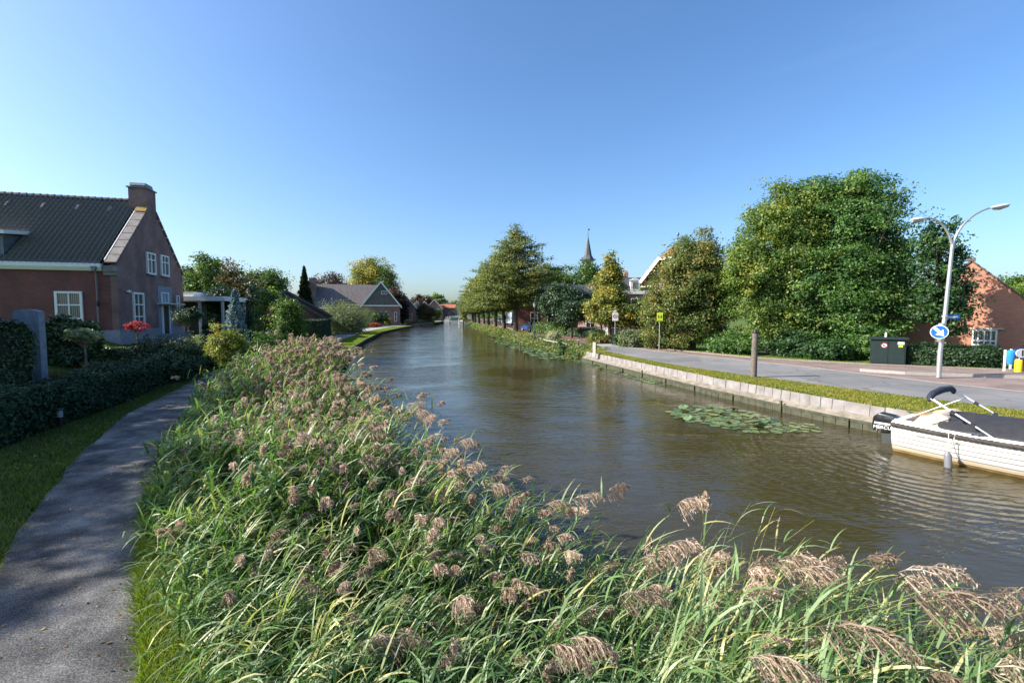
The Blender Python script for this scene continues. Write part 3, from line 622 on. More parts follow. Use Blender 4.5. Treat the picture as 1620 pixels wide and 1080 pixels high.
# wall lamp, camera, vent bricks
q = loc_of(159, 479, 'f'); ml = MB(); ml.tube([(q[0], -.02, q[2]), (q[0], -.18, q[2] + .08), (q[0], -.24, q[2])], .02, 6); ml.lathe([(.03, .12), (.10, .02), (.08, -.16), (.02, -.2)], (q[0], -.24, q[2]), 8); ml.build('wall_lamp', M['black'], H)
q = loc_of(200, 461, 'g'); mc = MB(); mc.obox((.12, q[1], q[2]), (.07, 0, 0), (0, .16, 0), (0, 0, .05)); mc.obox((.05, q[1] + .18, q[2] + .02), (.05, 0, 0), (0, .05, 0), (0, 0, .08)); mc.build('security_camera', M['white'], H, bevel=.01)
q = loc_of(192, 452, 'f'); sp_ = MB()
for k in range(14): sp_.box(-.17, -.05, -.012, .0, 1.5 + k * .17, 1.56 + k * .17)
sp_.build('pale_brick_row', M['brick_plum'], H)
# veranda behind the house
c0 = atd(290, 470, 35.5); V_ = thing('garden_veranda', 'white flat-roofed veranda behind the gable of the big brick house', 'veranda', (c0.x - .5, 35.5, .9), R(6))
mb = MB(); mb.box(0, 3.5, 0, 4, 2.75, 3.1); mb.box(-.02, 1.1, .2, 3, 3.101, 3.45); mb.build('roof', M['white'], V_)
for x, y in ((1.5, .25), (3.2, .25), (3.2, 3.8)): MB().box(x - .08, x + .08, y - .08, y + .08, 0, 2.75).build('post', M['cream'], V_)
MB().box(0, .08, .3, 3.9, 0, 2.7).build('screen', simple('dark_timber', (.03, .024, .02), .7), V_)

# --- house with slate gable wing (middle distance, left)
a = atd(603, 484, 116)
t = gable_house('gabled_house', 'low brick house with grey tiled gable facing the canal lawn', 6.4, 7, 4.45, 8.5, (a.x, 116, -1.6), R(17), M['brick_plum'], M['tile_grey'], M['white'])
MB().prism([(-3.1, 4.42), (3.1, 4.42), (0, 8.4)], (0, -.02, 0), (1, 0, 0), (0, 0, 1), (0, -.07, 0)).build('gable_cladding', M['tile_grey'], t)
MB().box(-3.45, 3.45, -.14, -.095, 4.3, 4.5).build('white_band', M['white'], t)
window(t, (.05, -.1, 6.35), (1, 0, 0), 1.0, .6, 2, 1, n=(0, -1, 0)); window(t, (2.2, -.02, 1.6), (1, 0, 0), .45, 1.7, 1, 2, n=(0, -1, 0))
MB().box(-.3, .2, 2.2, 2.8, 7.9, 8.95).build('chimney', M['brick_plum'], t)
t.scale = (1.45,) * 3; x0 = atd(503, 480, 84).x; w_ = atd(603, 484, 80).x - x0 - .5
mb = MB(); mb.box(-w_ - 0, -2.2, 4.2, 11.8, 0, 4.4); mb.prism([(4.2, 4.4), (11.8, 4.4), (8, 8.3)], (-w_, 0, 0), (0, 1, 0), (0, 0, 1), (.25, 0, 0)); mb.build('side_wall', M['brick_plum'], t)
mb = MB(); mb.prism([(8, 8.3), (3.8, 4.1), (3.8, 4.25), (8, 8.47)], (-w_ + .1, 0, 0), (0, 1, 0), (0, 0, 1), (w_ - .2, 0, 0)); mb.prism([(8, 8.3), (12.2, 4.1), (12.2, 4.25), (8, 8.47)], (-w_ + .1, 0, 0), (0, 1, 0), (0, 0, 1), (w_ - .2, 0, 0)); mb.build('main_roof', M['tile_grey'], t)
MB().box(-w_ + .1, -2.6, 3.75, 3.9, 3.95, 4.12).build('gutter', M['white'], t)
mb = MB(); mb.box(-w_ - .12, -w_ + .06, 3.9, 8.1, 3.2, 8.7); mb.build('end_board', M['white'], t)
MB().box(-w_ + .06, -w_ + 1.1, 5.4, 7.6, 4.4, 9.4).build('end_chimney', M['brick_plum'], t)
mb = MB(); mb.box(-7.0, -5.2, 4.0, 4.22, 5.0, 5.4); mb.build('roof_windows', M['glass'], t)
window(t, (-4.4, 4.18, 1.8), (1, 0, 0), 1.5, 1.3, 2, 2, n=(0, -1, 0)); window(t, (-7.4, 4.18, 1.8), (1, 0, 0), 1.5, 1.3, 2, 2, n=(0, -1, 0))
# --- brown roofed neighbour and dark roofed barn
b_ = atd(484, 480, 135); t = gable_house('brick_cottage', 'brick cottage with brown tiled roof half hidden behind the tall spruce', 9, 9, 3.6, 7.6, (b_.x + 2, 135, 1.0), R(84), M['brick_orange'], M['tile_grey'], None)
b_ = atd(453, 480, 55); t = gable_house('dark_barn', 'brick barn with steep dark roof behind the garden shrubs', 9.6, 9, 2.3, 5.15, (b_.x, 55, .05), R(27), M['brick_dark'], M['tile_slate'], None, over=.35, thick=.3)
MB().prism([(-5.1, 1.65), (-4.6, 1.65), (0, 4.62), (4.6, 1.65), (5.1, 1.65), (0, 4.98)], (0, -.42, 0), (1, 0, 0), (0, 0, 1), (0, .05, 0)).build('verge_board', M['tile_slate'], t)
# --- far houses, left bank
b_ = atd(641, 490, 140); t = gable_house('dark_gable_house', 'dark brick gabled house with red roof and white verge near the far canal bend', 6.8, 12, 4.7, 8.6, (b_.x - .2, 140, 0), R(14), M['brick_plum'], M['tile_red'], M['white'])
window(t, (.6, -.02, .8), (1, 0, 0), 1.7, 1.8, 2, 2, n=(0, -1, 0)); window(t, (-1.9, -.02, 3.6), (1, 0, 0), 1.2, 1.1, 2, 2, n=(0, -1, 0)); window(t, (3.42, 1, 1), (0, 1, 0), 1.2, 1.5, 2, 2, n=(1, 0, 0)); window(t, (3.42, 4, 1), (0, 1, 0), 1.2, 1.5, 2, 2, n=(1, 0, 0)); MB().box(-.4, .3, 5, 5.7, 7.4, 8.8).build('chimney', M['brick_plum'], t)
b_ = atd(660, 490, 165); t = gable_house('white_fronted_house', 'small house with pale front and red roof beside the dark gabled house', 5.5, 12, 4.2, 7.2, (b_.x, 165, 0), R(12), M['cream'], M['tile_red'], M['white'])
window(t, (-1.8, -.02, .9), (1, 0, 0), 1.2, 1.5, 2, 2, n=(0, -1, 0)); window(t, (.6, -.02, .9), (1, 0, 0), 1.2, 1.5, 2, 2, n=(0, -1, 0)); window(t, (-.6, -.02, 4.1), (1, 0, 0), 1.2, 1.2, 2, 2, n=(0, -1, 0))
b_ = atd(687, 490, 205); t = gable_house('clock_gable_house', 'far plum brick house with curved white gable line at the end of the canal', 7, 12, 5.2, 9.2, (b_.x, 205, 0), R(6), M['brick_plum'], M['tile_orange'], M['white'])
for k in range(2): window(t, (-2.2 + 3 * k, -.02, 1.2), (1, 0, 0), 1.3, 2, 2, 2, n=(0, -1, 0)); window(t, (-2.2 + 3 * k, -.02, 4.2), (1, 0, 0), 1.2, 1.5, 2, 2, n=(0, -1, 0))
b_ = atd(696, 490, 215); t = thing('turret_house', 'far brick house with a pointed orange turret roof at the end of the canal', 'house', (b_.x, 215, 0))
MB().box(-3.4, 7, 0, 8, 0, 5.6).build('wall', M['brick_plum'], t); MB().prism([(-.3, 5.6), (8.3, 5.6), (4, 7.4)], (-3.6, 0, 0), (0, 1, 0), (0, 0, 1), (10.8, 0, 0)).build('roof', M['tile_orange'], t)
mb = MB(); mb.lathe([(1.6, 5.2), (1.6, 6.2)], (-1.6, -.4, 0), 8); mb.build('turret_wall', M['brick_pink'], t); mb = MB(); mb.lathe([(2.0, 6.2), (1.0, 8.0), (.05, 10.0)], (-1.6, -.4, 0), 8); mb.build('turret_roof', M['tile_orange'], t)
for k in range(3): window(t, (-2.6 + 3 * k, -.02, 1.2), (1, 0, 0), 1.2, 1.8, 2, 2, n=(0, -1, 0))
for i, (px, D, w, e, r, wl_, rf_, lab) in enumerate([(709, 225, 8, 4, 7.5, 'brick_pink', 'tile_orange', 'low pink brick house beyond the canal bridge'), (728, 240, 9, 4.5, 8, 'cream', 'tile_red', 'pale house with red roof furthest along the canal'), (672, 232, 8, 5, 9, 'brick_plum', 'tile_red', 'plum brick house with red roof behind the left quay')]):
    b_ = atd(px, 490, D); t = gable_house('far_house', lab, w, 10, e, r, (b_.x, D, 0), R(5), M[wl_], M[rf_], M['white'])
    for k in range(2): window(t, (-w / 4 - .6 + k * w / 2, -.02, 1), (1, 0, 0), 1.2, 1.6, 2, 2, n=(0, -1, 0))
# canal bridge
b0 = thing('canal_bridge', 'low arched brick bridge with white rail crossing the far end of the canal', 'bridge', (-21.2, 186, 0))
pts = [(-6, -1.2), (-3.2, -1.2)] + [(3.2 * -math.cos(k / 10 * math.pi), -.75 + 1.25 * math.sin(k / 10 * math.pi)) for k in range(11)] + [(3.2, -1.2), (6, -1.2), (6, .55), (0, 1.15), (-6, .55)]
MB().prism(pts, (0, 0, 0), (1, 0, 0), (0, 0, 1), (0, 5, 0)).build('arch', M['brick_plum'], b0)
mb = MB(); mb.bar((-6, -.04, .55), (0, -.04, 1.15), .12, .22); mb.bar((6, -.04, .55), (0, -.04, 1.15), .12, .22); mb.build('coping', M['cream'], b0)
mb = MB()
for y in (.2, 4.8):
    for k in range(-6, 7): mb.box(k - .04, k + .04, y - .04, y + .04, .9 - abs(k) * .1, 2.1 - abs(k) * .1)
    for dz in (2.1, 1.6): mb.bar((-6, y, dz - .6), (0, y, dz), .07); mb.bar((6, y, dz - .6), (0, y, dz), .07)
mb.build('railing', M['white'], b0)

# --- right side buildings
b_ = atd(1064, 440, 48); t = thing('gabled_villa', 'brick villa with orange tiled half-hipped roof and white bargeboards behind the trees', 'house', (b_.x, 48, 0), R(-36))
hw, e, tf, rg = 3.5, 6.1, 8.5, 10.3
fx = hw * (rg - tf) / (rg - e)
MB().prism([(-hw + .5, 0), (hw - .5, 0), (hw - .5, e), (fx - .1, tf), (-fx + .1, tf), (-hw + .5, e)], (0, .7, 0), (1, 0, 0), (0, 0, 1), (0, 11, 0)).build('wall', M['brick_pink'], t)
rf = MB(); rf.add([(-hw, 0, e), (-fx, 0, tf), (0, 1.6, rg), (0, 12, rg), (-hw, 12, e), (hw, 0, e), (fx, 0, tf), (hw, 12, e)], [(0, 1, 2, 3, 4), (5, 7, 3, 2, 6), (1, 6, 2)]); rfo = rf.build('roof', M['tile_orange'], t, fix=False)
sm_ = rfo.modifiers.new('thick', 'SOLIDIFY'); sm_.thickness = .16
mb = MB()
for s in (-1, 1): mb.bar((s * hw, -.05, e - .05), (s * fx, -.05, tf), .06, .34)
mb.bar((-fx - .1, -.05, tf), (fx + .1, -.05, tf), .06, .3); mb.build('bargeboard', M['white'], t)
mb = MB(); 
for s in (-1, 1): mb.prism([(s * hw, e - .12), (s * fx, tf - .12), (s * fx, tf - .2), (s * hw, e - .2)], (0, 0, 0), (1, 0, 0), (0, 0, 1), (0, .7, 0))
mb.build('soffit', simple('brown_soffit', (.12, .10, .08), .8), t)
mb = MB(); mb.lathe([(.05, 0), (.05, .7), (.16, .85), (.14, 1.0), (.03, 1.1)], (0, 1.6, rg - .05), 8); mb.build('finial', M['lead'], t)
MB().box(-3.6, -2.3, .3, .68, e - .55, e - .4).build('lintel_band', M['white'], t)
window(t, (-2.3, .68, 3.2), (1, 0, 0), 1.2, 1.8, 2, 2, n=(0, -1, 0)); window(t, (.6, .68, 3.2), (1, 0, 0), 1.2, 1.8, 2, 2, n=(0, -1, 0)); window(t, (-3.02, 2.5, 3.2), (0, 1, 0), 1.2, 1.8, 2, 2, n=(-1, 0, 0))
b_ = atd(1000, 440, 75); t = thing('mansard_house', 'slate mansard-roofed house with white dormer and ridge chimneys left of the villa', 'house', (b_.x, 75, 0))
MB().box(-5, 3.6, 0, 9, 0, 5.9).build('wall', M['brick_plum'], t); MB().box(-5.15, 3.75, -.18, 9.1, 5.9, 6.45).build('cornice', M['white'], t)
MB().add([(-5.1, -.1, 6.45), (3.7, -.1, 6.45), (3.7, 9, 6.45), (-5.1, 9, 6.45), (-4, 1.2, 8.7), (2.4, 1.2, 8.7), (2.4, 7.8, 8.7), (-4, 7.8, 8.7)], [(0, 1, 5, 4), (1, 2, 6, 5), (2, 3, 7, 6), (3, 0, 4, 7), (4, 5, 6, 7)]).build('roof', M['tile_slate'], t)
for s in (-2.7, .5):
    d_ = MB(); d_.box(s - .75, s + .75, -.12, 1.6, 6.5, 8.1); d_.prism([(-1, 8.1), (1, 8.1), (0, 8.55)], (s, -.2, 0), (1, 0, 0), (0, 0, 1), (0, 1.9, 0)); dd = d_.build('dormer', M['white'], t); MB().box(s - .4, s + .4, -.15, -.118, 6.75, 7.8).build('pane', M['glass_pale'], dd)
for s, h_ in ((-.2, 9.7), (-1.1, 9.2)): MB().box(s - .35, s + .35, 3, 4, 8.6, h_).build('chimney', M['brick_pink'], t)
mb = MB()
for s in (-.35, 0.0): mb.lathe([(.1, 9.7), (.12, 10.0)], (s, 3.5, 0), 8)
mb.build('chimney_pots', M['tile_orange'], t)
for k in range(4): window(t, (-4.3 + 2.1 * k, -.02, 3.3), (1, 0, 0), 1.1, 1.9, 2, 2, n=(0, -1, 0))
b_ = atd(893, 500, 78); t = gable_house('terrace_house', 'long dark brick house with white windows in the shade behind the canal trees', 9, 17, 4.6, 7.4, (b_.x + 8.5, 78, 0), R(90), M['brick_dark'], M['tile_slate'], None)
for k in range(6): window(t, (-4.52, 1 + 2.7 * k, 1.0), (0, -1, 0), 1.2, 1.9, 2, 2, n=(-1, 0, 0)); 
b_ = atd(905, 500, 100); t = gable_house('steep_roofed_house', 'house with a pale gable edge between the green trees below the church', 8, 12, 6, 10.3, (b_.x + 1, 100, 0), R(30), M['brick_pink'], M['tile_slate'], M['white'])
b_ = atd(955, 500, 60); t = gable_house('small_brick_house', 'small sunlit pink brick house seen under the golden tree', 7, 6, 2.9, 5.4, (b_.x, 60, 0), R(-25), M['brick_pink'], M['tile_orange'], M['white'])
window(t, (-2.4, -.02, .8), (1, 0, 0), 1.3, 1.4, 2, 2, n=(0, -1, 0)); window(t, (.9, -.02, .8), (1, 0, 0), 1.3, 1.4, 2, 2, n=(0, -1, 0))
g0 = atd(917, 516, 56); g1 = atd(966, 516, 53); t = thing('white_garden_wall', 'low white garden wall in the gap under the golden tree', 'wall', (0, 0, 0)); polyline_box([(g0.x, g0.y), (g1.x, g1.y)], .2, 0, 1.0).build('wall', M['white'], t); polyline_box([(g0.x, g0.y), (g1.x, g1.y)], .28, 1.0, 1.08).build('coping', M['cream'], t)
# church
b_ = atd(930, 412, 230); t = thing('church_tower', 'distant church tower with pointed slate spire above the green trees', 'church', (b_.x, 230, 0), R(12))
MB().box(-2.1, 2.1, -2.1, 2.1, 0, 29.4).build('tower', M['cream'], t)
mb = MB(); mb.tube([(0, 0, 29.4), (0, 0, 30.2), (0, 0, 31.8), (0, 0, 35.5), (0, 0, 41.5)], [3.9, 3.1, 2.1, 1.35, .12], 8); mb.build('spire', M['tile_slate'], t)
mb = MB(); mb.tube([(0, 0, 41.4), (0, 0, 45)], [.09, .05], 6); mb.box(-.05, .8, -.04, .04, 44.4, 45.1); mb.lathe([(.02, 42), (.3, 42.25), (.02, 42.5)], (0, 0, 0), 8); mb.build('weather_vane', M['iron'], t)
for s in range(4):
    mb = MB(); a_ = s * math.pi / 2; ex = Vector((math.cos(a_), math.sin(a_), 0)); n_ = Vector((math.sin(a_), -math.cos(a_), 0)); mb.obox(n_ * 2.12 + Vector((0, 0, 26.6)), ex * .7, n_ * .04, Vector((0, 0, 1.6))); mb.build('belfry_opening', M['black'], t)
MB().box(-8, 8, 3, 30, 0, 13).build('nave', M['brick_pink'], t); MB().prism([(-8.5, 13), (8.5, 13), (0, 21)], (0, 3, 0), (1, 0, 0), (0, 0, 1), (0, 27, 0)).build('nave_roof', M['tile_slate'], t)
# orange brick house far right
ap = atd(1537, 414, 27.2); di = Vector((.73, -.68, 0)).normalized()
HR = thing('orange_brick_house', 'orange brick gable end with white bay window right of the street lamp', 'house', (ap.x, ap.y, 0), math.atan2(di.y, di.x))
hw, sl = 4.6, 1.03; e = ap.z - hw * sl
MB().prism([(-hw, 0), (hw, 0), (hw, e), (0, ap.z), (-hw, e)], (0, 0, 0), (1, 0, 0), (0, 0, 1), (0, 14, 0)).build('wall', M['brick_orange'], HR)
mb = MB()
for s in (-1, 1): mb.prism([(0, ap.z + .02), (s * (hw + .3), e - .3 * sl + .02), (s * (hw + .3), e - .3 * sl + .12), (0, ap.z + .13)], (0, -.08, 0), (1, 0, 0), (0, 0, 1), (0, 14.2, 0))
mb.build('roof', M['tile_grey'], HR); mb = MB(); mb.box(-.18, .18, -.1, .3, ap.z + .05, ap.z + .22); mb.build('ridge_cap', M['tile_grey'], HR)
def hr_pt(px, py):
    d = Vector(ray(px, py)); P0 = Vector((ap.x, ap.y, 0)); n = Vector((di.y, -di.x, 0)); o = Vector((0, 0, 2.6)); t_ = (P0 - o).dot(n) / d.dot(n); q = o + d * t_ - P0; return q.dot(di), q.z
x0, z1 = hr_pt(1538, 521); x1, z0 = hr_pt(1576.5, 547)
wd = window(HR, (x0, -.0, z0), (1, 0, 0), x1 - x0, z1 - z0, 4, 1, fr=.07, bars=.06, depth=.08, n=(0, -1, 0), bar_z=[(z1 - z0) * .3], glass=M['glass_pale'])
MB().box(x0 - .1, x1 + .25, -.14, -.002, z1 + .03, z1 + .1).build('lintel', M['cream'], HR)
x0, z1 = hr_pt(1487, 545); x1, z0 = hr_pt(1512, 552); window(HR, (x0, 0, z0), (1, 0, 0), x1 - x0, z1 - z0, 2, 1, n=(0, -1, 0))
# carport and far roofs seen right of the big trees
b_ = atd(1432, 530, 29); t = thing('carport', 'dark flat-roofed carport behind the green cabinet', 'carport', (b_.x, 29, 0), R(-6))
MB().box(-2.6, 1.2, 0, 5, 2.02, 2.22).build('roof', M['lead'], t); MB().box(-2.5, 1.1, 4.6, 4.8, 0, 2.02).build('back_wall', simple('dark_boards', (.03, .028, .026), .8), t)
for x in (-2.4, -.8, 1.05): MB().box(x - .05, x + .05, .05, .15, 0, 2.02).build('post', M['steel'], t)
MB().box(-2.5, 1.1, .2, .3, .05, .9).build('low_wall', M['brick_dark'], t)
for i, (px, D, w, lab) in enumerate([(1400, 62, 11, 'grey roofed house seen far off below the big maple'), (1445, 70, 12, 'grey roofed house seen far off left of the lamp post')]):
    b_ = atd(px, 500, D); t = gable_house('bungalow', lab, 8, w, 2.4, 4.6, (b_.x + 6, D, 0), R(84), M['brick_orange'], M['tile_grey'], M['white'])
b_ = atd(1412, 505, 44); t = thing('garden_parasol', 'open white garden parasol in the gap beside the big maple', 'parasol', (b_.x, 44, 0))
MB().tube([(0, 0, 0), (0, 0, 2.4)], .03, 6).build('pole', M['wood_grey'], t); MB().lathe([(1.5, 1.85), (1.48, 1.9), (.05, 2.4)], (0, 0, 0), 8).build('canopy', M['white'], t)
# ------------------------------------------------------------------ foliage
def unit(v): return v / np.maximum(np.linalg.norm(v, axis=1, keepdims=True), 1e-6)
def leaves(name, P, Nn, size, rnd, mat, parent, aspect=.62, jit=.7, rng=RNG, sv=.35):
    """one bent four-cornered leaf at every point"""
    n = len(P); Nn = unit(Nn + rng.normal(0, jit, (n, 3))); a = unit(np.cross(Nn, rng.normal(0, 1, (n, 3)))); b = np.cross(Nn, a)
    s = size * (1 + rng.uniform(-sv, sv, (n, 1))); w = s * aspect * .5
    V = np.stack([P - a * s * .5, P + b * w - Nn * s * .10, P + a * s * .5 - Nn * s * .12, P - b * w - Nn * s * .10], 1).reshape(-1, 3)
    return fast_mesh(name, V, 4, np.repeat(rnd, 4), mat, parent)
def blob_points(blobs, n, cl, rng, shell=(.62, 1.0), inner=.22, sig=.33, up=.5, cflat=.6):
    """cluster centres near the skin of each ellipsoid, leaves scattered round every centre"""
    vol = np.array([b[3] * b[4] + b[4] * b[5] + b[3] * b[5] for b in blobs]); vol = vol / vol.sum()
    nc = max(8, n // cl); bi = rng.choice(len(blobs), nc, p=vol); B = np.array(blobs, float)[bi]
    d = unit(rng.normal(0, 1, (nc, 3))); r = rng.uniform(shell[0], shell[1], (nc, 1)); ins = rng.random((nc, 1)) < inner; r = np.where(ins, rng.uniform(.15, .6, (nc, 1)), r)
    ph = rng.uniform(0, 6.28, 4); r = r * (1 + .10 * rng.normal(0, 1, (nc, 1)) + .09 * (np.sin(4.3 * d[:, :1] + ph[0]) + np.sin(5.1 * d[:, 1:2] + ph[1]) + np.sin(6.2 * d[:, 2:] + 3 * d[:, :1] + ph[2]))); r = np.where(rng.random((nc, 1)) < .05, r * rng.uniform(1.03, 1.12, (nc, 1)), r)
    C = B[:, :3] + d * r * B[:, 3:6]; out = unit(d / B[:, 3:6])
    cr = rng.random(nc); sg = sig * rng.uniform(.6, 1.3, nc)
    idx = np.repeat(np.arange(nc), cl); o = np.clip(rng.normal(0, 1, (len(idx), 3)), -1.7, 1.7) * sg[idx][:, None] * np.array([1, 1, cflat])
    P = C[idx] + o; Nn = out[idx] * .7 + unit(o) * .35 + np.array([0, 0, up]); rn = .72 * cr[idx] + .28 * rng.random(len(idx))
    return P, Nn, rn, C
def limbs(parent, mat, H0, r0, targets, base=(0, 0, 0), lean=(0, 0), rng=None, nl=10, top=None):
    rng = rng or random.Random(1); tr = MB(); base = Vector(base); top = top or H0 * 1.6
    pts = [base + Vector((lean[0] * k / 6 + rng.uniform(-.04, .04) * k, lean[1] * k / 6 + rng.uniform(-.04, .04) * k, (-.25 if k == 0 else 0) + top * k / 6)) for k in range(7)]
    tr.tube(pts, [r0 * (1.25, 1.0, .88, .75, .6, .42, .2)[k] for k in range(7)], 9)
    for q in targets[:nl]:
        q = Vector(q); k = rng.randint(2, 5); a = pts[k]; m_ = a.lerp(q, .5) + Vector((rng.uniform(-.2, .2), rng.uniform(-.2, .2), -.05 * (q - a).length))
        tr.tube([a, m_, a.lerp(q, .92)], [r0 * .38, r0 * .22, r0 * .07], 6)
    return tr.build('trunk', mat, parent, smooth=True)
def tree(name, label, loc, blobs, n, leaf, mat, bark='bark', cl=46, sig=.36, trunk=(2.2, .18), seed=1, group=None, cat='tree', aspect=.62, shell=(.62, 1), inner=.22, up=.5, nl=12, crown='crown', top=None, jit=.7):
    rng = np.random.default_rng(seed); t = thing(name, label, cat, loc, 0, group)
    P, Nn, rn, C = blob_points(blobs, n, cl, rng, sig=sig, shell=shell, inner=inner, up=up); P[:, 2] = np.maximum(P[:, 2], .03)
    if trunk: limbs(t, M[bark], trunk[0], trunk[1], C, rng=random.Random(seed), nl=nl, top=top or max(b[2] for b in blobs))
    leaves(crown, P, Nn, leaf, rn, L[mat], t, aspect=aspect, rng=rng, jit=jit)
    return t
def px_tree(name, label, cx, top, D, wpx, base=None, **kw):
    """round-headed tree standing where the photo shows it: centre column, top row, distance, width in pixels"""
    p = atd(cx, top, D); zb = Z(p.x, D) if base is None else base; Ht = p.z - zb; r = wpx / 2 * D / 720
    shape = kw.pop('shape', 'round'); lo = kw.pop('lo', .25)
    rg = random.Random(kw.get('seed', 1)); bl = []
    c0 = Ht * (lo + 1) / 2; hz = Ht * (1 - lo) / 2
    if shape == 'round':
        bl = [(0, 0, c0, r * .78, r * .78, hz * .82)]
        for k in range(7):
            a = k * 2.4 + rg.random(); zz = c0 + hz * rg.uniform(-.55, .6); bl.append((math.cos(a) * r * .52, math.sin(a) * r * .52, zz, r * .5, r * .5, hz * .38))
        bl.append((rg.uniform(-.2, .2) * r, 0, Ht - hz * .32, r * .42, r * .42, hz * .33))
    elif shape == 'cone':
        for k in range(7):
            f = k / 6; rr = r * (1 - f) ** .8 * .9 + r * .14; a = k * 2.4; bl.append((math.cos(a) * r * .15 * (1 - f), math.sin(a) * r * .15 * (1 - f), Ht * (lo + (1 - lo) * (f * .9 + .06)), rr, rr, Ht * (1 - lo) * .15))
    elif shape == 'mound':
        bl = [(0, 0, Ht * .42, r * .9, r * .9, Ht * .5), (-r * .4, 0, Ht * .35, r * .6, r * .6, Ht * .4), (r * .4, -r * .1, Ht * .36, r * .58, r * .6, Ht * .42), (0, -r * .4, Ht * .3, r * .6, r * .55, Ht * .36)]
    return tree(name, label, (p.x, D, zb), bl, **kw)

# big maples and neighbours along the pavement (right)
def P0(px, D): p = atd(px, 497, D); return (p.x, D, 0)
BT = 'dense trees along the brick pavement'
t = tree('maple_tree', 'broad dark green maple, the tallest tree beside the brick pavement', P0(1337, 29.8), [(0, 0, 6.6, 3.3, 3.0, 3.9), (-1.6, -.8, 4.6, 2.5, 2.2, 2.6), (1.6, -.6, 4.6, 2.4, 2.2, 2.9), (.2, -.5, 9.5, 2.2, 2.0, 1.9), (.1, -.2, 10.8, 1.3, 1.1, 1.0), (-1.5, 0, 10.5, 1.2, 1.0, 1.0), (-1.6, .4, 9.2, 1.9, 1.8, 1.9), (1.4, .5, 7.9, 1.5, 1.6, 1.6), (.2, -1.6, 2.6, 2.6, 1.6, 2.0), (2.1, 0, 6.2, 1.5, 1.5, 1.6), (-2.4, -.8, 2.0, 1.8, 1.4, 1.7)], n=100000, leaf=.155, mat='maple', sig=.36, seed=3, trunk=(3, .32), group=BT, nl=24, cl=95)
t = tree('locust_tree', 'yellow-green tree left of the tall maple by the pavement', P0(1222, 30.8), [(0, 0, 6.4, 2.9, 2.6, 3.6), (-1.4, -.4, 4.6, 2.3, 2, 2.6), (1.4, -.3, 8.6, 2.0, 2, 2.4), (-.1, 0, 8.9, 1.8, 1.8, 1.7), (.6, 0, 10.6, .9, .9, .7), (-1.9, 0, 6.3, 1.4, 1.5, 1.7), (0, -1.2, 2.4, 2.3, 1.4, 1.9), (1.2, -.6, 5.0, 1.8, 1.8, 2.4), (2.0, 0, 10.1, 1.7, 1.4, 1.4)], n=85000, leaf=.15, mat='locust', sig=.34, seed=4, trunk=(3, .28), group=BT, nl=24, cl=90)
t = tree('field_maple_tree', 'olive-brown bushy tree in front of the gabled villa', P0(1096, 34), [(0, 0, 5.0, 2.7, 2.4, 3.2), (-1.7, -.3, 3.6, 2.1, 1.8, 2.5), (1.5, -.3, 4.2, 2.0, 1.8, 2.7), (.6, 0, 7.3, 1.6, 1.5, 1.5), (-.9, 0, 6.3, 1.6, 1.5, 1.5), (0, -1, 2.0, 2.6, 1.4, 1.8), (-2.6, -.4, 2.2, 1.5, 1.2, 1.9)], n=75000, leaf=.15, mat='olive', sig=.33, seed=5, trunk=(2.5, .24), group=BT, nl=18, cl=85)
t = tree('slender_tree', 'dark upright tree with loose twigs beside the orange brick house', P0(1487, 25.2), [(0, 0, 4.6, 1.25, 1.2, 2.7), (-.5, 0, 3.2, 1.1, 1.1, 1.5), (.9, 0, 3.4, 1.0, 1.0, 1.3), (-.2, 0, 6.6, .8, .8, 1.3), (.35, 0, 7.5, .3, .3, .9), (-.75, .2, 6.3, .5, .5, 1.3), (.9, .2, 5.0, .6, .6, .9), (1.3, .2, 3.9, .4, .4, .4), (.2, -.6, 2.4, 1.2, .7, 1.0)], n=13000, leaf=.16, mat='maple_dark', sig=.22, seed=6, trunk=(2, .16), group=BT, nl=16, cl=30)
t = px_tree('dark_maple_tree', 'dark tree filling the gap between the tall maple and the slender tree', 1405, 372, 31, 82, seed=8, n=15000, leaf=.19, mat='maple_dark', trunk=(2, .2), group=BT, lo=.15)
t = px_tree('far_tree', 'round green tree seen over the roof of the orange brick house', 1610, 432, 60, 120, seed=9, n=9000, leaf=.32, mat='bright', sig=.5, trunk=(2, .2), lo=.3)
t = px_tree('chestnut_tree', 'golden autumn tree left of the gabled villa', 966, 408, 45, 78, seed=10, n=26000, leaf=.22, mat='gold', sig=.34, shape='cone', trunk=(2, .18), lo=.26)
t = px_tree('hazel_tree', 'olive green tree between the golden tree and the villa', 1008, 470, 44, 66, seed=11, n=13000, leaf=.2, mat='olive', sig=.3, trunk=(2, .12), lo=.2)
t = px_tree('yew_tree', 'dark green broad tree between the canal row and the golden tree', 893, 450, 56, 92, seed=12, n=22000, leaf=.24, mat='dark', sig=.42, trunk=(2, .2), lo=.3)
t = px_tree('lime_tree', 'light green tree below the church spire', 919, 413, 84, 112, seed=13, n=20000, leaf=.36, mat='green', sig=.6, trunk=(3, .25), lo=.15)
t = px_tree('lime_tree', 'second green tree behind the nearest canal tree, right of its crown', 868, 418, 92, 80, seed=14, n=14000, leaf=.36, mat='green', sig=.6, trunk=(3, .25), lo=.12)
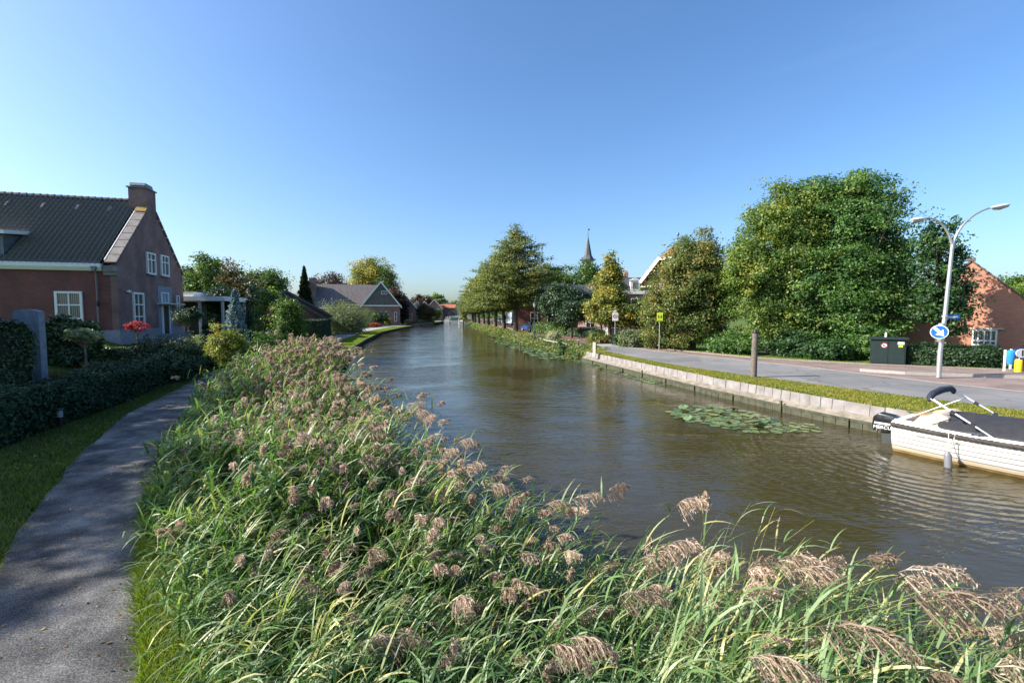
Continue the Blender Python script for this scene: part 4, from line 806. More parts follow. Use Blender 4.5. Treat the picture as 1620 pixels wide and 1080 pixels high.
for i, (px, tp, D, w, sh, mt, lab, nm) in enumerate([
    (947, 524, 41.5, 34, 'mound', 'olive', 'round olive-red bush at the foot of the white zone sign', 'round_bush'),
    (1003, 516, 36.5, 46, 'mound', 'silver', 'grey-green shrub beside the zone sign', 'grey_shrub'),
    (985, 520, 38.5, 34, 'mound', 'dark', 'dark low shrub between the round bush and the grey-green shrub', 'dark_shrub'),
    (1045, 506, 35, 62, 'mound', 'olive', 'olive shrub behind the lime green sign', 'olive_shrub'),
    (1160, 520, 30.5, 88, 'mound', 'maple', 'mid green shrub at the foot of the yellow-green tree', 'green_shrub'),
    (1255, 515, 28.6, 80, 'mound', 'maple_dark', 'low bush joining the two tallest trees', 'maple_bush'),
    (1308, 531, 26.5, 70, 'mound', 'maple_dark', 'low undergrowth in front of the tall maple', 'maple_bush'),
    (1378, 505, 26.2, 56, 'mound', 'maple', 'leafy bush left of the green cabinet', 'maple_bush'),
    (875, 522, 47, 20, 'mound', 'pale', 'pale shrub at the kerb of the red brick road', 'pale_shrub')]):
    px_tree(nm, lab, px, tp, D, w, shape=sh, mat=mt, n=8000 if w > 40 else 4500, leaf=.15, sig=.18, trunk=None, seed=30 + i, cat='bush', cl=26, crown='foliage')
t = px_tree('dark_tree', 'dark tree shading the red brick road left of the golden tree', 905, 478, 50, 46, seed=50, n=9000, leaf=.2, mat='dark', trunk=(1.5, .13), lo=.35)
t = px_tree('street_tree', 'young tree with dark stem behind the zone sign', 952, 470, 48, 40, seed=51, n=8000, leaf=.2, mat='gold', trunk=(2, .14), lo=.35)

# the row of canal trees: tiers of level branches
def row_tree(seed, Ht=14.2, Rm=6.9):
    rng = np.random.default_rng(seed); rg = random.Random(seed); t = thing('canal_tree', '', 'tree', (0, 0, 0)); C = []; br = MB()
    z = 3.5
    lev = 0
    while z < Ht - .3:
        f = (z - 3.0) / (Ht - 3.0); Rz = Rm * .96 * (1 - f ** 2.5) * (.80 + .2 * min(1, f * 5)) * rg.uniform(.78, 1.15) + .35; nb = int(6 + 5 * (1 - f))
        for k in range(nb):
            a = k / nb * 6.283 + lev * 1.1 + rg.uniform(-.25, .25); rr = Rz * rg.uniform(.65, 1.12); dz = rr * .10
            p1 = Vector((math.cos(a) * rr, math.sin(a) * rr, z + dz)); br.tube([(0, 0, z - .35), (p1.x * .5, p1.y * .5, z + dz * .3), p1], [.07, .045, .012], 5, cap=False)
            m_ = max(2, int(rr / .62))
            for j in range(m_):
                s = .28 + .72 * (j + rg.random() * .5) / m_; C.append((p1.x * s + rg.uniform(-.25, .25), p1.y * s + rg.uniform(-.25, .25), z + dz * s + rg.uniform(-.14, .18), rg.random()))
        z += rg.uniform(.52, .78); lev += 1
    for j in range(5): C.append((rg.uniform(-.15, .15), rg.uniform(-.15, .15), Ht - .2 + j * .22, .5))
    C = np.array(C); cl = 46; idx = np.repeat(np.arange(len(C)), cl); o = rng.normal(0, 1, (len(idx), 3)) * np.array([.46, .46, .15]); P = C[idx, :3] + o
    Nn = np.array([0, 0, 1.0]) + unit(o) * .5 + unit(C[idx, :3] * np.array([1, 1, .01]) + 1e-3) * .35; rn = .45 * C[idx, 3] + .55 * rng.random(len(idx))
    tr = MB(); pts = [Vector((rg.uniform(-.06, .06) * k, rg.uniform(-.06, .06) * k, -.3 + k * (Ht + .2) / 8)) for k in range(9)]
    tr.tube(pts, [.46, .34, .29, .24, .19, .15, .11, .07, .03], 10); tr.v += []; tr.build('trunk', M['bark'], t, smooth=True); br.build('branches', M['bark'], t)
    leaves('crown', P, Nn, .24, rn, L['row'], t, rng=rng, jit=.55)
    return t
labs = ['nearest and tallest canal-side tree with level tiers of branches, beside the blue car', 'second canal-side tree of the row, counted from the street lantern', 'third canal-side tree of the row, counted from the lantern', 'fourth canal-side tree of the row, counted from the lantern', 'fifth canal-side tree of the row, counted from the lantern',
        'sixth canal-side tree of the row, counted from the lantern', 'seventh canal-side tree of the row, counted from the lantern', 'eighth canal-side tree of the row, counted from the lantern', 'ninth canal-side tree of the row, near the far bridge', 'last canal-side tree of the row, closest to the far bridge']
rt_ = [row_tree(61), row_tree(62, 12.6, 5.8)]
spots = [(.5, 66.9, 1.05), (-1.4, 78, 1.0), (-3.3, 91, 1.0), (-5.4, 104, .98), (-7.2, 116, .95), (-9.4, 130, .93), (-11.6, 144, .90), (-13.6, 158, .86), (-15, 172, .82), (-15.6, 186, .76)]
for i, (x, y, s) in enumerate(spots):
    src = rt_[0] if i == 0 else rt_[1] if i == 1 else None
    if src is None: src = copy_thing(rt_[i % 2], (x, y, -.05), rz=i * 1.3, scale=s)
    else: src.location = (x, y, -.05); src.scale = (s,) * 3
    src['label'] = labs[i]; src['group'] = 'row of tall trees along the canal'

# left side trees, in front to back order
LT = [
 ('conifer_tree', 'light green upright tree behind the veranda of the big house', 322, 400, 42, 56, 'round', 'green', 14000, .2, .05),
 ('oak_tree', 'dark green tree against the gable of the big house', 300, 418, 46, 44, 'round', 'dark', 8000, .22, .1),
 ('brown_tree', 'brownish autumn tree behind the blue spruce', 364, 411, 56, 84, 'round', 'brown', 15000, .26, .1),
 ('brown_tree', 'olive-brown tree right of the other brownish tree', 398, 440, 60, 56, 'round', 'olive', 9000, .26, .1),
 ('round_tree', 'dark round-headed tree far behind the garden shrubs', 421, 423, 74, 66, 'round', 'green', 13000, .3, .3),
 ('yew_tree', 'black-green conifer just right of the blue spruce', 399, 452, 35, 44, 'cone', 'dark', 10000, .15, .0),
 ('yew_tree', 'black-green conifer between the veranda and the blue spruce', 350, 455, 38, 44, 'round', 'dark', 8000, .17, .0),
 ('garden_tree', 'yellow-green shrubby tree left of the arching juniper', 422, 452, 33, 40, 'round', 'locust', 9000, .14, .0),
 ('garden_tree', 'mixed brown-green shrub behind the reed bed', 438, 482, 30, 38, 'round', 'brown', 6000, .13, .0),
 ('juniper_bush', 'arching bright green juniper in front of the dark barn', 452, 470, 29.5, 56, 'round', 'bright', 11000, .13, .02),
 ('conical_bush', 'narrow dark green conical conifer beside the juniper', 446, 478, 27, 24, 'cone', 'green', 5000, .10, .0),
 ('yellow_bush', 'small golden bush left of the clipped hedge', 476, 505, 30, 22, 'mound', 'yellow', 3000, .10, .0),
 ('willow_bush', 'large silvery willow bush beside the canal footpath', 541, 470, 68, 76, 'mound', 'silver', 22000, .24, .0),
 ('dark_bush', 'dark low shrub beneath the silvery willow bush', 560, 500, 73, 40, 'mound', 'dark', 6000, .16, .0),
 ('round_bush', 'round grey-green bush in front of the gabled house', 577, 486, 104, 20, 'round', 'silver', 4000, .2, .0),
 ('conifer_bush', 'dark conical conifer in front of the slate gable', 592, 493, 106, 20, 'cone', 'green', 4000, .2, .0),
 ('conifer_bush', 'rounded dark conifer at the foot of the gable wall', 605, 492, 107, 20, 'round', 'dark', 4000, .2, .0),
 ('red_bush', 'red-leaved bush at the foot of the gabled house', 593, 509, 100, 18, 'mound', 'redbush', 2500, .17, .0),
 ('yellow_bush', 'pale yellow flowering border bush next to the red bush', 577, 509, 98, 14, 'mound', 'yellow', 2000, .17, .0),
 ('golden_bush', 'little golden bush right of the red bush', 613, 500, 109, 12, 'round', 'gold', 2000, .2, .0),
 ('beech_tree', 'dark purple beech right of the tall spruce', 520, 427, 150, 72, 'round', 'purple', 12000, .42, .1),
 ('beech_tree', 'smaller purple beech against the tall spruce', 496, 440, 148, 34, 'round', 'purple', 6000, .42, .1),
 ('chestnut_tree', 'large chestnut with golden left side behind the gabled house', 590, 404, 142, 78, 'round', 'gold', 20000, .45, .2),
 ('chestnut_tree', 'dark green tree overlapping the right side of the large chestnut', 606, 420, 138, 52, 'round', 'green', 11000, .36, .2),
 ('purple_tree', 'purple-leaved tree touching the right side of the slate gable', 629, 452, 132, 36, 'round', 'purple', 9000, .33, .0),
 ('purple_tree', 'dark purple tree in front of the dark gabled house', 637, 476, 131, 20, 'round', 'purple', 6000, .33, .0),
 ('bank_tree', 'yellowish olive tree on the quay left of the far bridge', 672, 478, 146, 38, 'round', 'brown', 9000, .36, .0),
 ('bank_tree', 'green tree on the quay beside the white fronted house', 686, 488, 166, 24, 'round', 'green', 5000, .4, .0),
 ('far_tree', 'bright green round tree above the far turret roof', 692, 463, 250, 44, 'round', 'bright', 6000, .9, .1),
 ('far_tree', 'dark tree behind the roofs left of the turret', 664, 466, 240, 40, 'round', 'purple', 5000, .9, .1),
 ('yellow_tree', 'small yellow tree where the canal row ends at the bridge', 733, 487, 165, 12, 'round', 'yellow', 2500, .4, .1),
 ('far_tree', 'green tree directly behind the end of the canal row', 716, 478, 262, 30, 'round', 'green', 5000, .9, .0),
]
for i, (nm, lab, cx, tp, D, w, sh, mt, n, lf, lo) in enumerate(LT):
    c = 'bush' if 'bush' in nm else 'tree'
    t = px_tree(nm, lab, cx, tp, D, w, shape=sh, mat=mt, n=n, leaf=lf, sig=min(.9, w / 2 * D / 720 * .16 + .05), trunk=(2, .12 + D * .001) if c == 'tree' else None, seed=100 + i, cat=c, lo=lo, cl=34, crown='crown' if c == 'tree' else 'foliage', aspect=.3 if mt == 'silver' else .62)
def conifer(name, label, cx, top, D, wpx, mat, n_tier, seed, nl=.5):
    p = atd(cx, top, D); zb = Z(p.x, D); Ht = p.z - zb; r = wpx / 2 * D / 720; t = thing(name, label, 'tree', (p.x, D, zb)); rng = np.random.default_rng(seed); rg = random.Random(seed)
    PP = []; NN = []; tr = MB(); tr.tube([(0, 0, -.2), (0, 0, Ht * .5), (0, 0, Ht)], [r * .10, r * .06, .01], 7)
    for i in range(n_tier):
        f = i / n_tier; z = Ht * (.04 + .95 * f); R_ = r * (1 - f) ** .85 * rg.uniform(.85, 1.15) + .03; nb = 12 if f < .6 else 8
        for k in range(nb):
            a = k / nb * 6.283 + i * 1.9 + rg.uniform(-.2, .2); rr = R_ * rg.uniform(.75, 1.15); tip = Vector((math.cos(a) * rr, math.sin(a) * rr, z - rr * .12 + rr * rg.uniform(0, .15))); tr.tube([(0, 0, z), tip], [.015 * r, .004], 4, cap=False)
            m_ = int(50 + 120 * rr / r); s = rng.uniform(.1, 1.03, m_); side = rng.normal(0, 1, m_) * rr * .2 * (1.1 - s * .7)
            PP.append(np.stack([tip.x * s - math.sin(a) * side, tip.y * s + math.cos(a) * side, z + (tip.z - z) * s ** 1.4 + rng.normal(0, .10 * r, m_)], 1)); NN.append(np.tile([0, 0, 1.], (m_, 1)))
    tr.build('trunk', M['bark'], t); Pn = np.concatenate(PP); leaves('crown', Pn, np.concatenate(NN), nl * r * .3, rng.random(len(Pn)), L[mat], t, aspect=.38, jit=.5, rng=rng)
    return t
conifer('blue_spruce', 'small silvery blue spruce behind the yellow shrub', 371, 456, 26, 50, 'blue', 20, 5)
conifer('tall_spruce', 'tall narrow dark spruce left of the grey roofed house', 481, 421, 76, 34, 'spruce', 34, 6, .8)
conifer('background_spruce', 'dark spruce far off behind the arching juniper', 448, 474, 62, 22, 'spruce', 16, 7)

# hedges
def hedge(name, label, pts, w, h, leaf, mat, dens, seed, zf=Z, group=None, rough=.08, cat='hedge', hv=None):
    rng = np.random.default_rng(seed); P_ = [Vector((a, b, 0)) for a, b in pts]; PP = []; NN = []; core = MB(); t = thing(name, label, cat, (0, 0, 0), 0, group)
    for i in range(len(P_) - 1):
        a, b = P_[i], P_[i + 1]; L_ = (b - a).length; d = (b - a) / L_; nr = Vector((-d.y, d.x, 0)); K = max(1, int(L_ / 1.0))
        for k in range(K):
            u0, u1 = k / K, (k + 1) / K; m_ = a.lerp(b, (u0 + u1) / 2); z0 = zf(m_.x, m_.y); hh = h if hv is None else h * hv((i + (u0 + u1) / 2) / (len(P_) - 1)); l_ = L_ / K
            core.obox(m_ + Vector((0, 0, z0 + hh * .44)), d * l_ * .5, nr * w * .40, Vector((0, 0, hh * .44 + .0)))
            for (c, ex, ey, nn, A) in ((Vector((0, 0, hh)), d * l_ / 2, nr * w / 2, Vector((0, 0, 1)), l_ * w), (nr * w / 2 + Vector((0, 0, hh / 2)), d * l_ / 2, Vector((0, 0, hh / 2)), nr, l_ * hh), (-nr * w / 2 + Vector((0, 0, hh / 2)), d * l_ / 2, Vector((0, 0, hh / 2)), -nr, l_ * hh)) + \
                (((-d * l_ / 2 + Vector((0, 0, hh / 2)), nr * w / 2, Vector((0, 0, hh / 2)), -d, w * hh),) if (i == 0 and k == 0) else ()) + (((d * l_ / 2 + Vector((0, 0, hh / 2)), nr * w / 2, Vector((0, 0, hh / 2)), d, w * hh),) if (i == len(P_) - 2 and k == K - 1) else ()):
                q = int(A * dens); s1 = rng.uniform(-1.04, 1.04, (q, 1)); s2 = rng.uniform(-1, 1, (q, 1)); base = np.array(m_ + c + Vector((0, 0, z0)))
                Pq = base + s1 * np.array(ex) + s2 * np.array(ey) + np.array(nn) * rng.normal(-.02, rough * .5, (q, 1))
                bump = np.sin(Pq[:, :1] * 3.1 + Pq[:, 1:2] * 2.3) * np.cos(Pq[:, 2:] * 3.7 + Pq[:, :1]) * rough; Pq = Pq + np.array(nn) * bump
                e = np.abs(s2) ** 6 * rough * 1.2; Pq = Pq - np.array(nn) * e; PP.append(Pq); NN.append(np.tile(np.array(nn), (q, 1)))
    core.build('twigs', M['twig'], t); Pq = np.concatenate(PP); leaves('foliage', Pq, np.concatenate(NN) + np.array([0, 0, .4]), leaf, rng.random(len(Pq)), L[mat], t, rng=rng, jit=.6)
    return t
M['twig'] = simple('inner_twigs', (.018, .018, .010), 1, var=.3)
hedge('low_hedge', 'long low dark hedge between the grass verge and the garden', [(XH(y) - .75, y) for y in (8.6, 10.2, 12.4, 14.2, 15.9, 18, 20.2)], 1.3, .95, .085, 'ivy', 1500, 1, rough=.12)
hedge('tall_hedge', 'tall dark clipped hedge at the left edge beside the standing stone', [(-20, 11.4), (-12.75, 11.3)], 1.5, 2.35, .09, 'yew', 1500, 2, rough=.1)
a, b = atd(66, 540, 18.3), atd(152, 540, 19.4); hedge('laurel_hedge', 'glossy laurel hedge right of the standing stone', [(a.x, a.y), (b.x, b.y)], 1.5, 1.75, .15, 'laurel', 620, 3, rough=.2)
a, b = atd(150, 540, 20.5), atd(222, 540, 21.5); hedge('garden_hedge', 'low clipped hedge under the rain pipe of the big house', [(a.x, a.y), (b.x, b.y)], .9, .85, .08, 'yew', 1300, 4, rough=.05)
a, b = atd(484, 520, 46), atd(520, 520, 57); hedge('clipped_hedge', 'dark clipped hedge between the golden bush and the silvery willow', [(a.x, a.y), (b.x - .8, b.y)], 2.0, 2.3, .11, 'yew', 900, 5, rough=.06)
a, b = atd(232, 560, 20), atd(330, 560, 25); hedge('back_hedge', 'low dark hedge under the yellow shrub', [(a.x + 1.2, a.y), (b.x + 1.5, b.y)], 1.2, .75, .09, 'ivy', 900, 6, rough=.1)
a, b = atd(1430, 560, 23.6), atd(1572, 560, 22.4); hedge('shrub_hedge', 'dark shaggy hedge in front of the orange brick house', [(a.x, a.y), ((a.x + b.x) / 2, (a.y + b.y) / 2), (b.x, b.y)], 1.2, .95, .11, 'dark', 1000, 7, rough=.16)
a, b = atd(838, 525, 62), atd(880, 525, 55); hedge('roadside_hedge', 'green hedge behind the street lantern across the brick road', [(a.x + 1, a.y), (b.x + 1.6, b.y)], 1.4, 1.5, .2, 'green', 300, 8, rough=.15)
a, b = atd(905, 525, 54), atd(948, 525, 47); hedge('roadside_hedge', 'dark hedge below the white garden wall', [(a.x, a.y + 1), (b.x, b.y)], 1.2, .95, .16, 'dark', 420, 9, rough=.12)
hedge('quay_hedge', 'dark ivy edge on top of the quay wall', [(XL(y) - 1.2, y) for y in (118, 132, 150)], 1.2, .7, .3, 'brown', 120, 10, rough=.2)

# garden shrubs near the big house
def shrub(name, label, px, pt, D, w, mat, n, leaf, seed, shape='mound', sig=.10, cat='bush', base=None, **kw):
    return px_tree(name, label, px, pt, D, w, shape=shape, mat=mat, n=n, leaf=leaf, sig=sig, trunk=None, seed=seed, cat=cat, cl=24, crown='foliage', base=base, **kw)
shrub('yew_mound', 'large dark rounded yew right of the red maple', 242, 527, 18.4, 84, 'yew', 16000, .085, 201)
shrub('yew_mound', 'second dark yew mound nearer the veranda', 290, 524, 19.6, 66, 'yew', 12000, .085, 202)
shrub('yew_mound', 'low dark yew spreading below the other two mounds', 265, 545, 18.0, 90, 'yew', 12000, .085, 209)
shrub('yellow_shrub', 'bright yellow-green rounded shrub in the middle of the garden', 360, 510, 22.5, 68, 'yellow', 17000, .085, 203, inner=.1)
shrub('flame_shrub', 'small reddish shrub peeping over the yellow shrub', 341, 509, 24.5, 22, 'redbush', 2500, .08, 204)
shrub('green_shrub', 'dark low shrub to the right of the yellow shrub', 412, 520, 25, 60, 'green', 9000, .1, 205)
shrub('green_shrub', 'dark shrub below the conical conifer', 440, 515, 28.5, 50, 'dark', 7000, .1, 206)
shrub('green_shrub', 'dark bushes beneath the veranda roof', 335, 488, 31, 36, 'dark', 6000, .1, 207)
for i, (px, pt, D, w, lab) in enumerate([(105, 562, 15.2, 60, 'brown-grey grass tuft clump behind the low hedge'), (160, 556, 17.5, 40, 'pale grass tuft right of the flowering shrub')]):
    p = at(px, 590, .4); p = atd(px, 575, D); zb = Z(p.x, D); rng = np.random.default_rng(220 + i); n = 2600; r = w / 2 * D / 720; a = rng.uniform(0, 6.28, n); q = r * .55 * np.sqrt(rng.random(n)); H_ = rng.uniform(.35, .8, n)
    B = np.stack([np.cos(a) * q, np.sin(a) * q, np.zeros(n)], 1); T = B * 1.0 + np.stack([np.cos(a) * H_ * .45, np.sin(a) * H_ * .45, H_], 1) + rng.normal(0, .05, (n, 3)); W_ = np.cross(unit(T - B), unit(rng.normal(0, 1, (n, 3)))) * .008
    t = thing('ornamental_grass', lab, 'grass clump', (p.x, D, zb)); fast_mesh('foliage', np.stack([B - W_, B + W_, T], 1).reshape(-1, 3), 3, np.repeat(rng.random(n), 3), L['dry' if i else 'brown'], t)
def standard(name, label, px, pt, D, w, hcrown, mat, n, leaf, seed, r_st=.035):
    p = atd(px, pt, D); zb = Z(p.x, D); r = w / 2 * D / 720; hc = hcrown * D / 720; zc = p.z - zb - hc / 2; t = thing(name, label, 'tree', (p.x, D, zb)); rng = np.random.default_rng(seed)
    bl = [(0, 0, zc, r * .8, r * .8, hc * .45), (-r * .35, 0, zc, r * .55, r * .5, hc * .4), (r * .35, 0, zc + hc * .06, r * .55, r * .5, hc * .38)]
    P, Nn, rn, C = blob_points(bl, n, 24, rng, sig=.07); leaves('crown', P, Nn, leaf, rn, L[mat], t, rng=rng); s = MB(); s.tube([(0, 0, -.1), (.02, 0, zc * .5), (0, 0, zc)], [r_st * 1.3, r_st, r_st * .8], 7)
    for q in C[:8]: s.tube([(0, 0, zc * .75), tuple(q)], [r_st * .5, .006], 5)
    s.build('trunk', M['bark_pale'], t); return t
standard('topiary_tree', 'clipped dark round topiary on a stem before the house door', 296, 484, 25.5, 46, 31, 'dark', 7000, .08, 210)
standard('flowering_shrub', 'pale cream-leaved standard shrub in front of the laurel hedge', 132, 518, 16.2, 52, 26, 'pale', 3200, .09, 211)
standard('red_maple', 'small bright red maple under the gable window', 215, 506, 20.6, 34, 18, 'redleaf', 900, .075, 212)
# trees standing left of the camera's view: they throw the dappled shade on the path
OS = 'trees left of the path, outside the picture'
for k, (x, y, r, zt_, lab) in enumerate([(-19.5, 3.5, 2.6, 10.9, 'first tree left of the path, nearest the camera, shading the gravel'), (-20, 8.2, 2.5, 10.2, 'second tree left of the path shading the verge'), (-20.5, 12.4, 2.4, 8.8, 'third tree left of the path behind the tall hedge'), (-23, 16.2, 2.4, 8.2, 'fourth tree left of the path in the side garden')]):
    tree('walnut_tree', lab, (x, y, 1.0), [(0, 0, zt_ - 1 - r * 1.1, r, r, r * 1.1), (-.6, .9, zt_ - 2 - r, r * .75, r * .8, r), (.8, -.9, zt_ - 1.8 - r, r * .7, r * .8, r * .9), (0, 0, 3.0, r * .8, r, 1.8)], n=24000, leaf=.19, mat='green', seed=401 + k, group=OS, sig=.27, cl=90)
# far treeline so that no bare horizon shows
rng = np.random.default_rng(77); bl = []
for k in range(70):
    x = -330 + k * 9.4 + rng.uniform(-3, 3); bl.append((x, 300 + rng.uniform(-12, 25), 3.5 + rng.uniform(0, 2), rng.uniform(6, 10), 6, rng.uniform(5, 8)))
P, Nn, rn, C = blob_points(bl, 60000, 30, rng, sig=1.1); P[:, 2] = np.maximum(P[:, 2], .1)
tag(leaves('far_woodland', P, Nn, 1.1, rn, L['green'], None, rng=rng), 'distant belt of green trees closing the horizon', 'woodland', kind='stuff')

# plants along the right bank
rng = np.random.default_rng(88); PP = []; NN = []; 
for k in range(1100):
    y = 33.2 + 90 * rng.random() ** 1.35; u = .1 + 2.3 * rng.random(); x = XR(y) + u - .5; h = rng.uniform(.14, .50) * (1.35 - u * .3) * (1.5 if rng.random() < .04 else 1); n = 44
    a = rng.normal(0, 1, (n, 3)) * np.array([.30, .30, h * .36]) + np.array([x, y, float(zr(x, y)) + h * .5]); PP.append(a); NN.append(np.tile([-.3, -.2, .9], (n, 1)))
P = np.concatenate(PP); rn = np.clip(np.repeat(rng.random(1100), 44) * .6 + rng.random(len(P)) * .4, 0, 1)
tag(leaves('bank_plants', P, np.concatenate(NN), .20, rn, L['bank'], None, rng=rng), 'lush green waterside plants along the right bank under the canal trees', 'plants', kind='stuff')
PP = []
for k in range(26000):
    pass
n = 26000; y = 33.0 + 75 * rng.random(n) ** 1.3; x = XR(y) + 1.2 + rng.random(n) * 2.6 * np.where(y < 60, .85, .6); x = np.minimum(x, np.interp(y, [q[1] for q in NR], [q[0] for q in NR]) - .15 + 0 * x); h = rng.uniform(.06, .26, n)
B = np.stack([x, y, zr(x, y)], 1); a = rng.uniform(0, 6.28, n); W_ = np.stack([np.cos(a), np.sin(a), 0 * a], 1) * (.012 + y * .0004)[:, None]; T = B + np.stack([rng.normal(0, .06, n), rng.normal(0, .06, n), h], 1)
tag(fast_mesh('dry_grass', np.stack([B - W_, B + W_, T], 1).reshape(-1, 3), 3, np.repeat(rng.random(n), 3), L['dry']), 'dry yellow grass on top of the right bank', 'grass', kind='stuff')
p = at(884, 556, -.1); t = px_tree('tall_weed', 'tall green weed standing above the bank plants near the wall end', 889, 530, 35.5, 13, seed=90, n=1400, leaf=.11, mat='green', sig=.09, trunk=None, cat='plant', lo=.0, crown='foliage')
# ------------------------------------------------------------------ street furniture
def text_mesh(s, size, name, mat, parent, mtx, extrude=.002, shear=0.0):
    cu = bpy.data.curves.new(name, 'FONT'); cu.body = s; cu.size = size; cu.extrude = extrude; cu.align_x = 'CENTER'; cu.align_y = 'CENTER'; cu.shear = shear
    o = bpy.data.objects.new(name, cu); COL.objects.link(o); bpy.context.view_layer.update()
    me = bpy.data.meshes.new_from_object(o.evaluated_get(bpy.context.evaluated_depsgraph_get())); bpy.data.objects.remove(o)
    me.transform(mtx); me.name = name; return link_mesh(name, me, mat, parent)
def frame_mtx(o, ex, ez):          # text x -> ex, text y -> ez, text normal -> ex x ez
    ex, ez = Vector(ex).normalized(), Vector(ez).normalized(); n = ex.cross(ez); m_ = Matrix.Identity(4)
    for i in range(3): m_[i][0], m_[i][1], m_[i][2], m_[i][3] = ex[i], ez[i], n[i], Vector(o)[i]
    return m_
# twin-armed street lamp
lb = at(1485, 593, .13); lb.z = .13
LP = thing('street_lamp', 'tall galvanised twin-arm street lamp carrying the round blue arrow sign', 'street lamp', lb)
fk = atd(1507, 384, lb.y) - lb
def lp(px, py, dy=0.0): return atd(px, py, lb.y + dy) - lb
mb = MB(); mb.tube([(0, 0, -.1), (0, 0, .9), fk * .45 , fk * .8, fk], [.088, .084, .074, .064, .058], 16); mb.build('pole', M['steel'], LP, smooth=True)
def bez(a, b, c, d, n=16):
    a, b, c, d = map(Vector, (a, b, c, d)); return [a * (1 - t) ** 3 + b * 3 * t * (1 - t) ** 2 + c * 3 * t * t * (1 - t) + d * t ** 3 for t in [k / n for k in range(n + 1)]]
for pts in ((fk - Vector((0, 0, .15)), lp(1503, 366), lp(1487, 343), lp(1464, 345)), (fk - Vector((0, 0, .15)), lp(1513, 362), lp(1535, 337), lp(1568, 328.5))):
    mb = MB(); mb.tube(bez(*pts), [.050 - .018 * k / 16 for k in range(17)], 10); mb.build('arm', M['steel'], LP, smooth=True)
for (a, b) in (((1465, 345.5), (1442, 347.5)), ((1566, 329), (1597, 323.5))):
    A, B = lp(*a), lp(*b); d = (B - A); mb = MB(); mb.tube([A, A + d * .12, A + d * .45, A + d * .8, A + d], [.042, .08, .115, .11, .05], 14); o = mb.build('luminaire', M['lampwhite'], LP, smooth=True)
    for v in o.data.vertices: v.co.z = (v.co.z - (A.z + (B.z - A.z) * ((v.co - A).dot(d) / d.dot(d)))) * .55 + (A.z + (B.z - A.z) * ((v.co - A).dot(d) / d.dot(d)))
    g = MB(); g.tube([A + d * .2 + Vector((0, 0, -.045)), A + d * .5 + Vector((0, 0, -.06)), A + d * .92 + Vector((0, 0, -.045))], [.06, .09, .05], 12); g.build('lens', simple('lamp_lens', (.35, .35, .34), .2), o, smooth=True)
mb = MB(); mb.tube([(0, 0, 2.0), (.004, 0, 2.1)], .108, 16); mb.tube([fk * .44, fk * .44 + Vector((0, 0, .08))], .105, 16); mb.build('clamp', M['steel'], LP, smooth=True)
# round blue arrow sign on the lamp
sc_ = atd(1486, 525, lb.y - .22); s = thing('arrow_sign', 'round blue keep-right sign with white diagonal arrow on the lamp post', 'road sign', sc_, R(-40))
def disc(r, y, th, n=40): mb = MB(); return mb.prism([(r * math.cos(2 * math.pi * k / n), r * math.sin(2 * math.pi * k / n)) for k in range(n)], (0, y, 0), (1, 0, 0), (0, 0, 1), (0, th, 0))
disc(.275, 0, .02).build('rim', M['signwhite'], s); disc(.25, -.004, .003).build('face', M['blue'], s)
ar = [(-.05, .22), (.05, .22), (.05, -.0), (.155, -.0), (0, -.215), (-.155, -.0), (-.05, -.0)]; ca, sa = math.cos(R(42)), math.sin(R(42))
MB().prism([((x * ca - y * sa), (x * sa + y * ca)) for x, y in ar], (0, -.007, 0), (1, 0, 0), (0, 0, 1), (0, .002, 0)).build('arrow', M['signwhite'], s)
mb = MB(); mb.box(-.05, .05, .02, .12, -.04, .04); mb.box(-.045, .045, -.01, .02, -.37, -.29); mb.build('bracket', M['steel'], s)
q = atd(1508, 501, lb.y - .02); s = thing('street_name_sign', 'small blue street name plate on the lamp post above the arrow sign', 'road sign', q, R(-6)); MB().box(-.24, .24, -.01, .01, -.08, .08).build('plate', M['blue'], s, bevel=.004)
mb = MB(); mb.box(-.20, .16, -.0135, -.0105, -.012, .014); mb.box(-.20, .05, -.0135, -.0105, -.045, -.03); mb.build('lettering', M['signwhite'], s); mb = MB(); mb.box(-.34, -.22, -.012, .012, -.06, .06); mb.build('bracket', M['steel'], s)
# zone sign
q = at(972.6, 545.5, 0); s = thing('zone_sign', 'white rectangular zone sign with a red ring on a grey post', 'road sign', q, R(-4)); top = atd(972, 490, q.y).z
MB().tube([(0, 0, -.2), (0, 0, top)], .03, 10).build('post', M['steel'], s, smooth=True)
zc = (atd(972, 495, q.y).z + atd(972, 507, q.y).z) / 2; MB().box(-.24, .24, -.055, -.035, zc - .34, zc + .34).build('panel', M['signwhite'], s, bevel=.003)
def ring(r1, r0, y, th, z, mat, nm, par, n=32):
    mb = MB()
    for k in range(n):
        a, b = 2 * math.pi * k / n, 2 * math.pi * (k + 1) / n; P_ = [(r1 * math.cos(a), r1 * math.sin(a) + z), (r1 * math.cos(b), r1 * math.sin(b) + z), (r0 * math.cos(b), r0 * math.sin(b) + z), (r0 * math.cos(a), r0 * math.sin(a) + z)]; mb.prism(P_, (0, y, 0), (1, 0, 0), (0, 0, 1), (0, th, 0))
    return mb.build(nm, mat, par)
ring(.185, .135, -.061, .005, zc + .04, M['red'], 'ring', s); text_mesh('30', .17, 'number', M['black'], s, frame_mtx((0, -.06, zc + .04), (1, 0, 0), (0, 0, 1)))
MB().box(-.13, .10, -.05, .0, zc + .38, zc + .56).build('small_plate', M['lampwhite'], s)
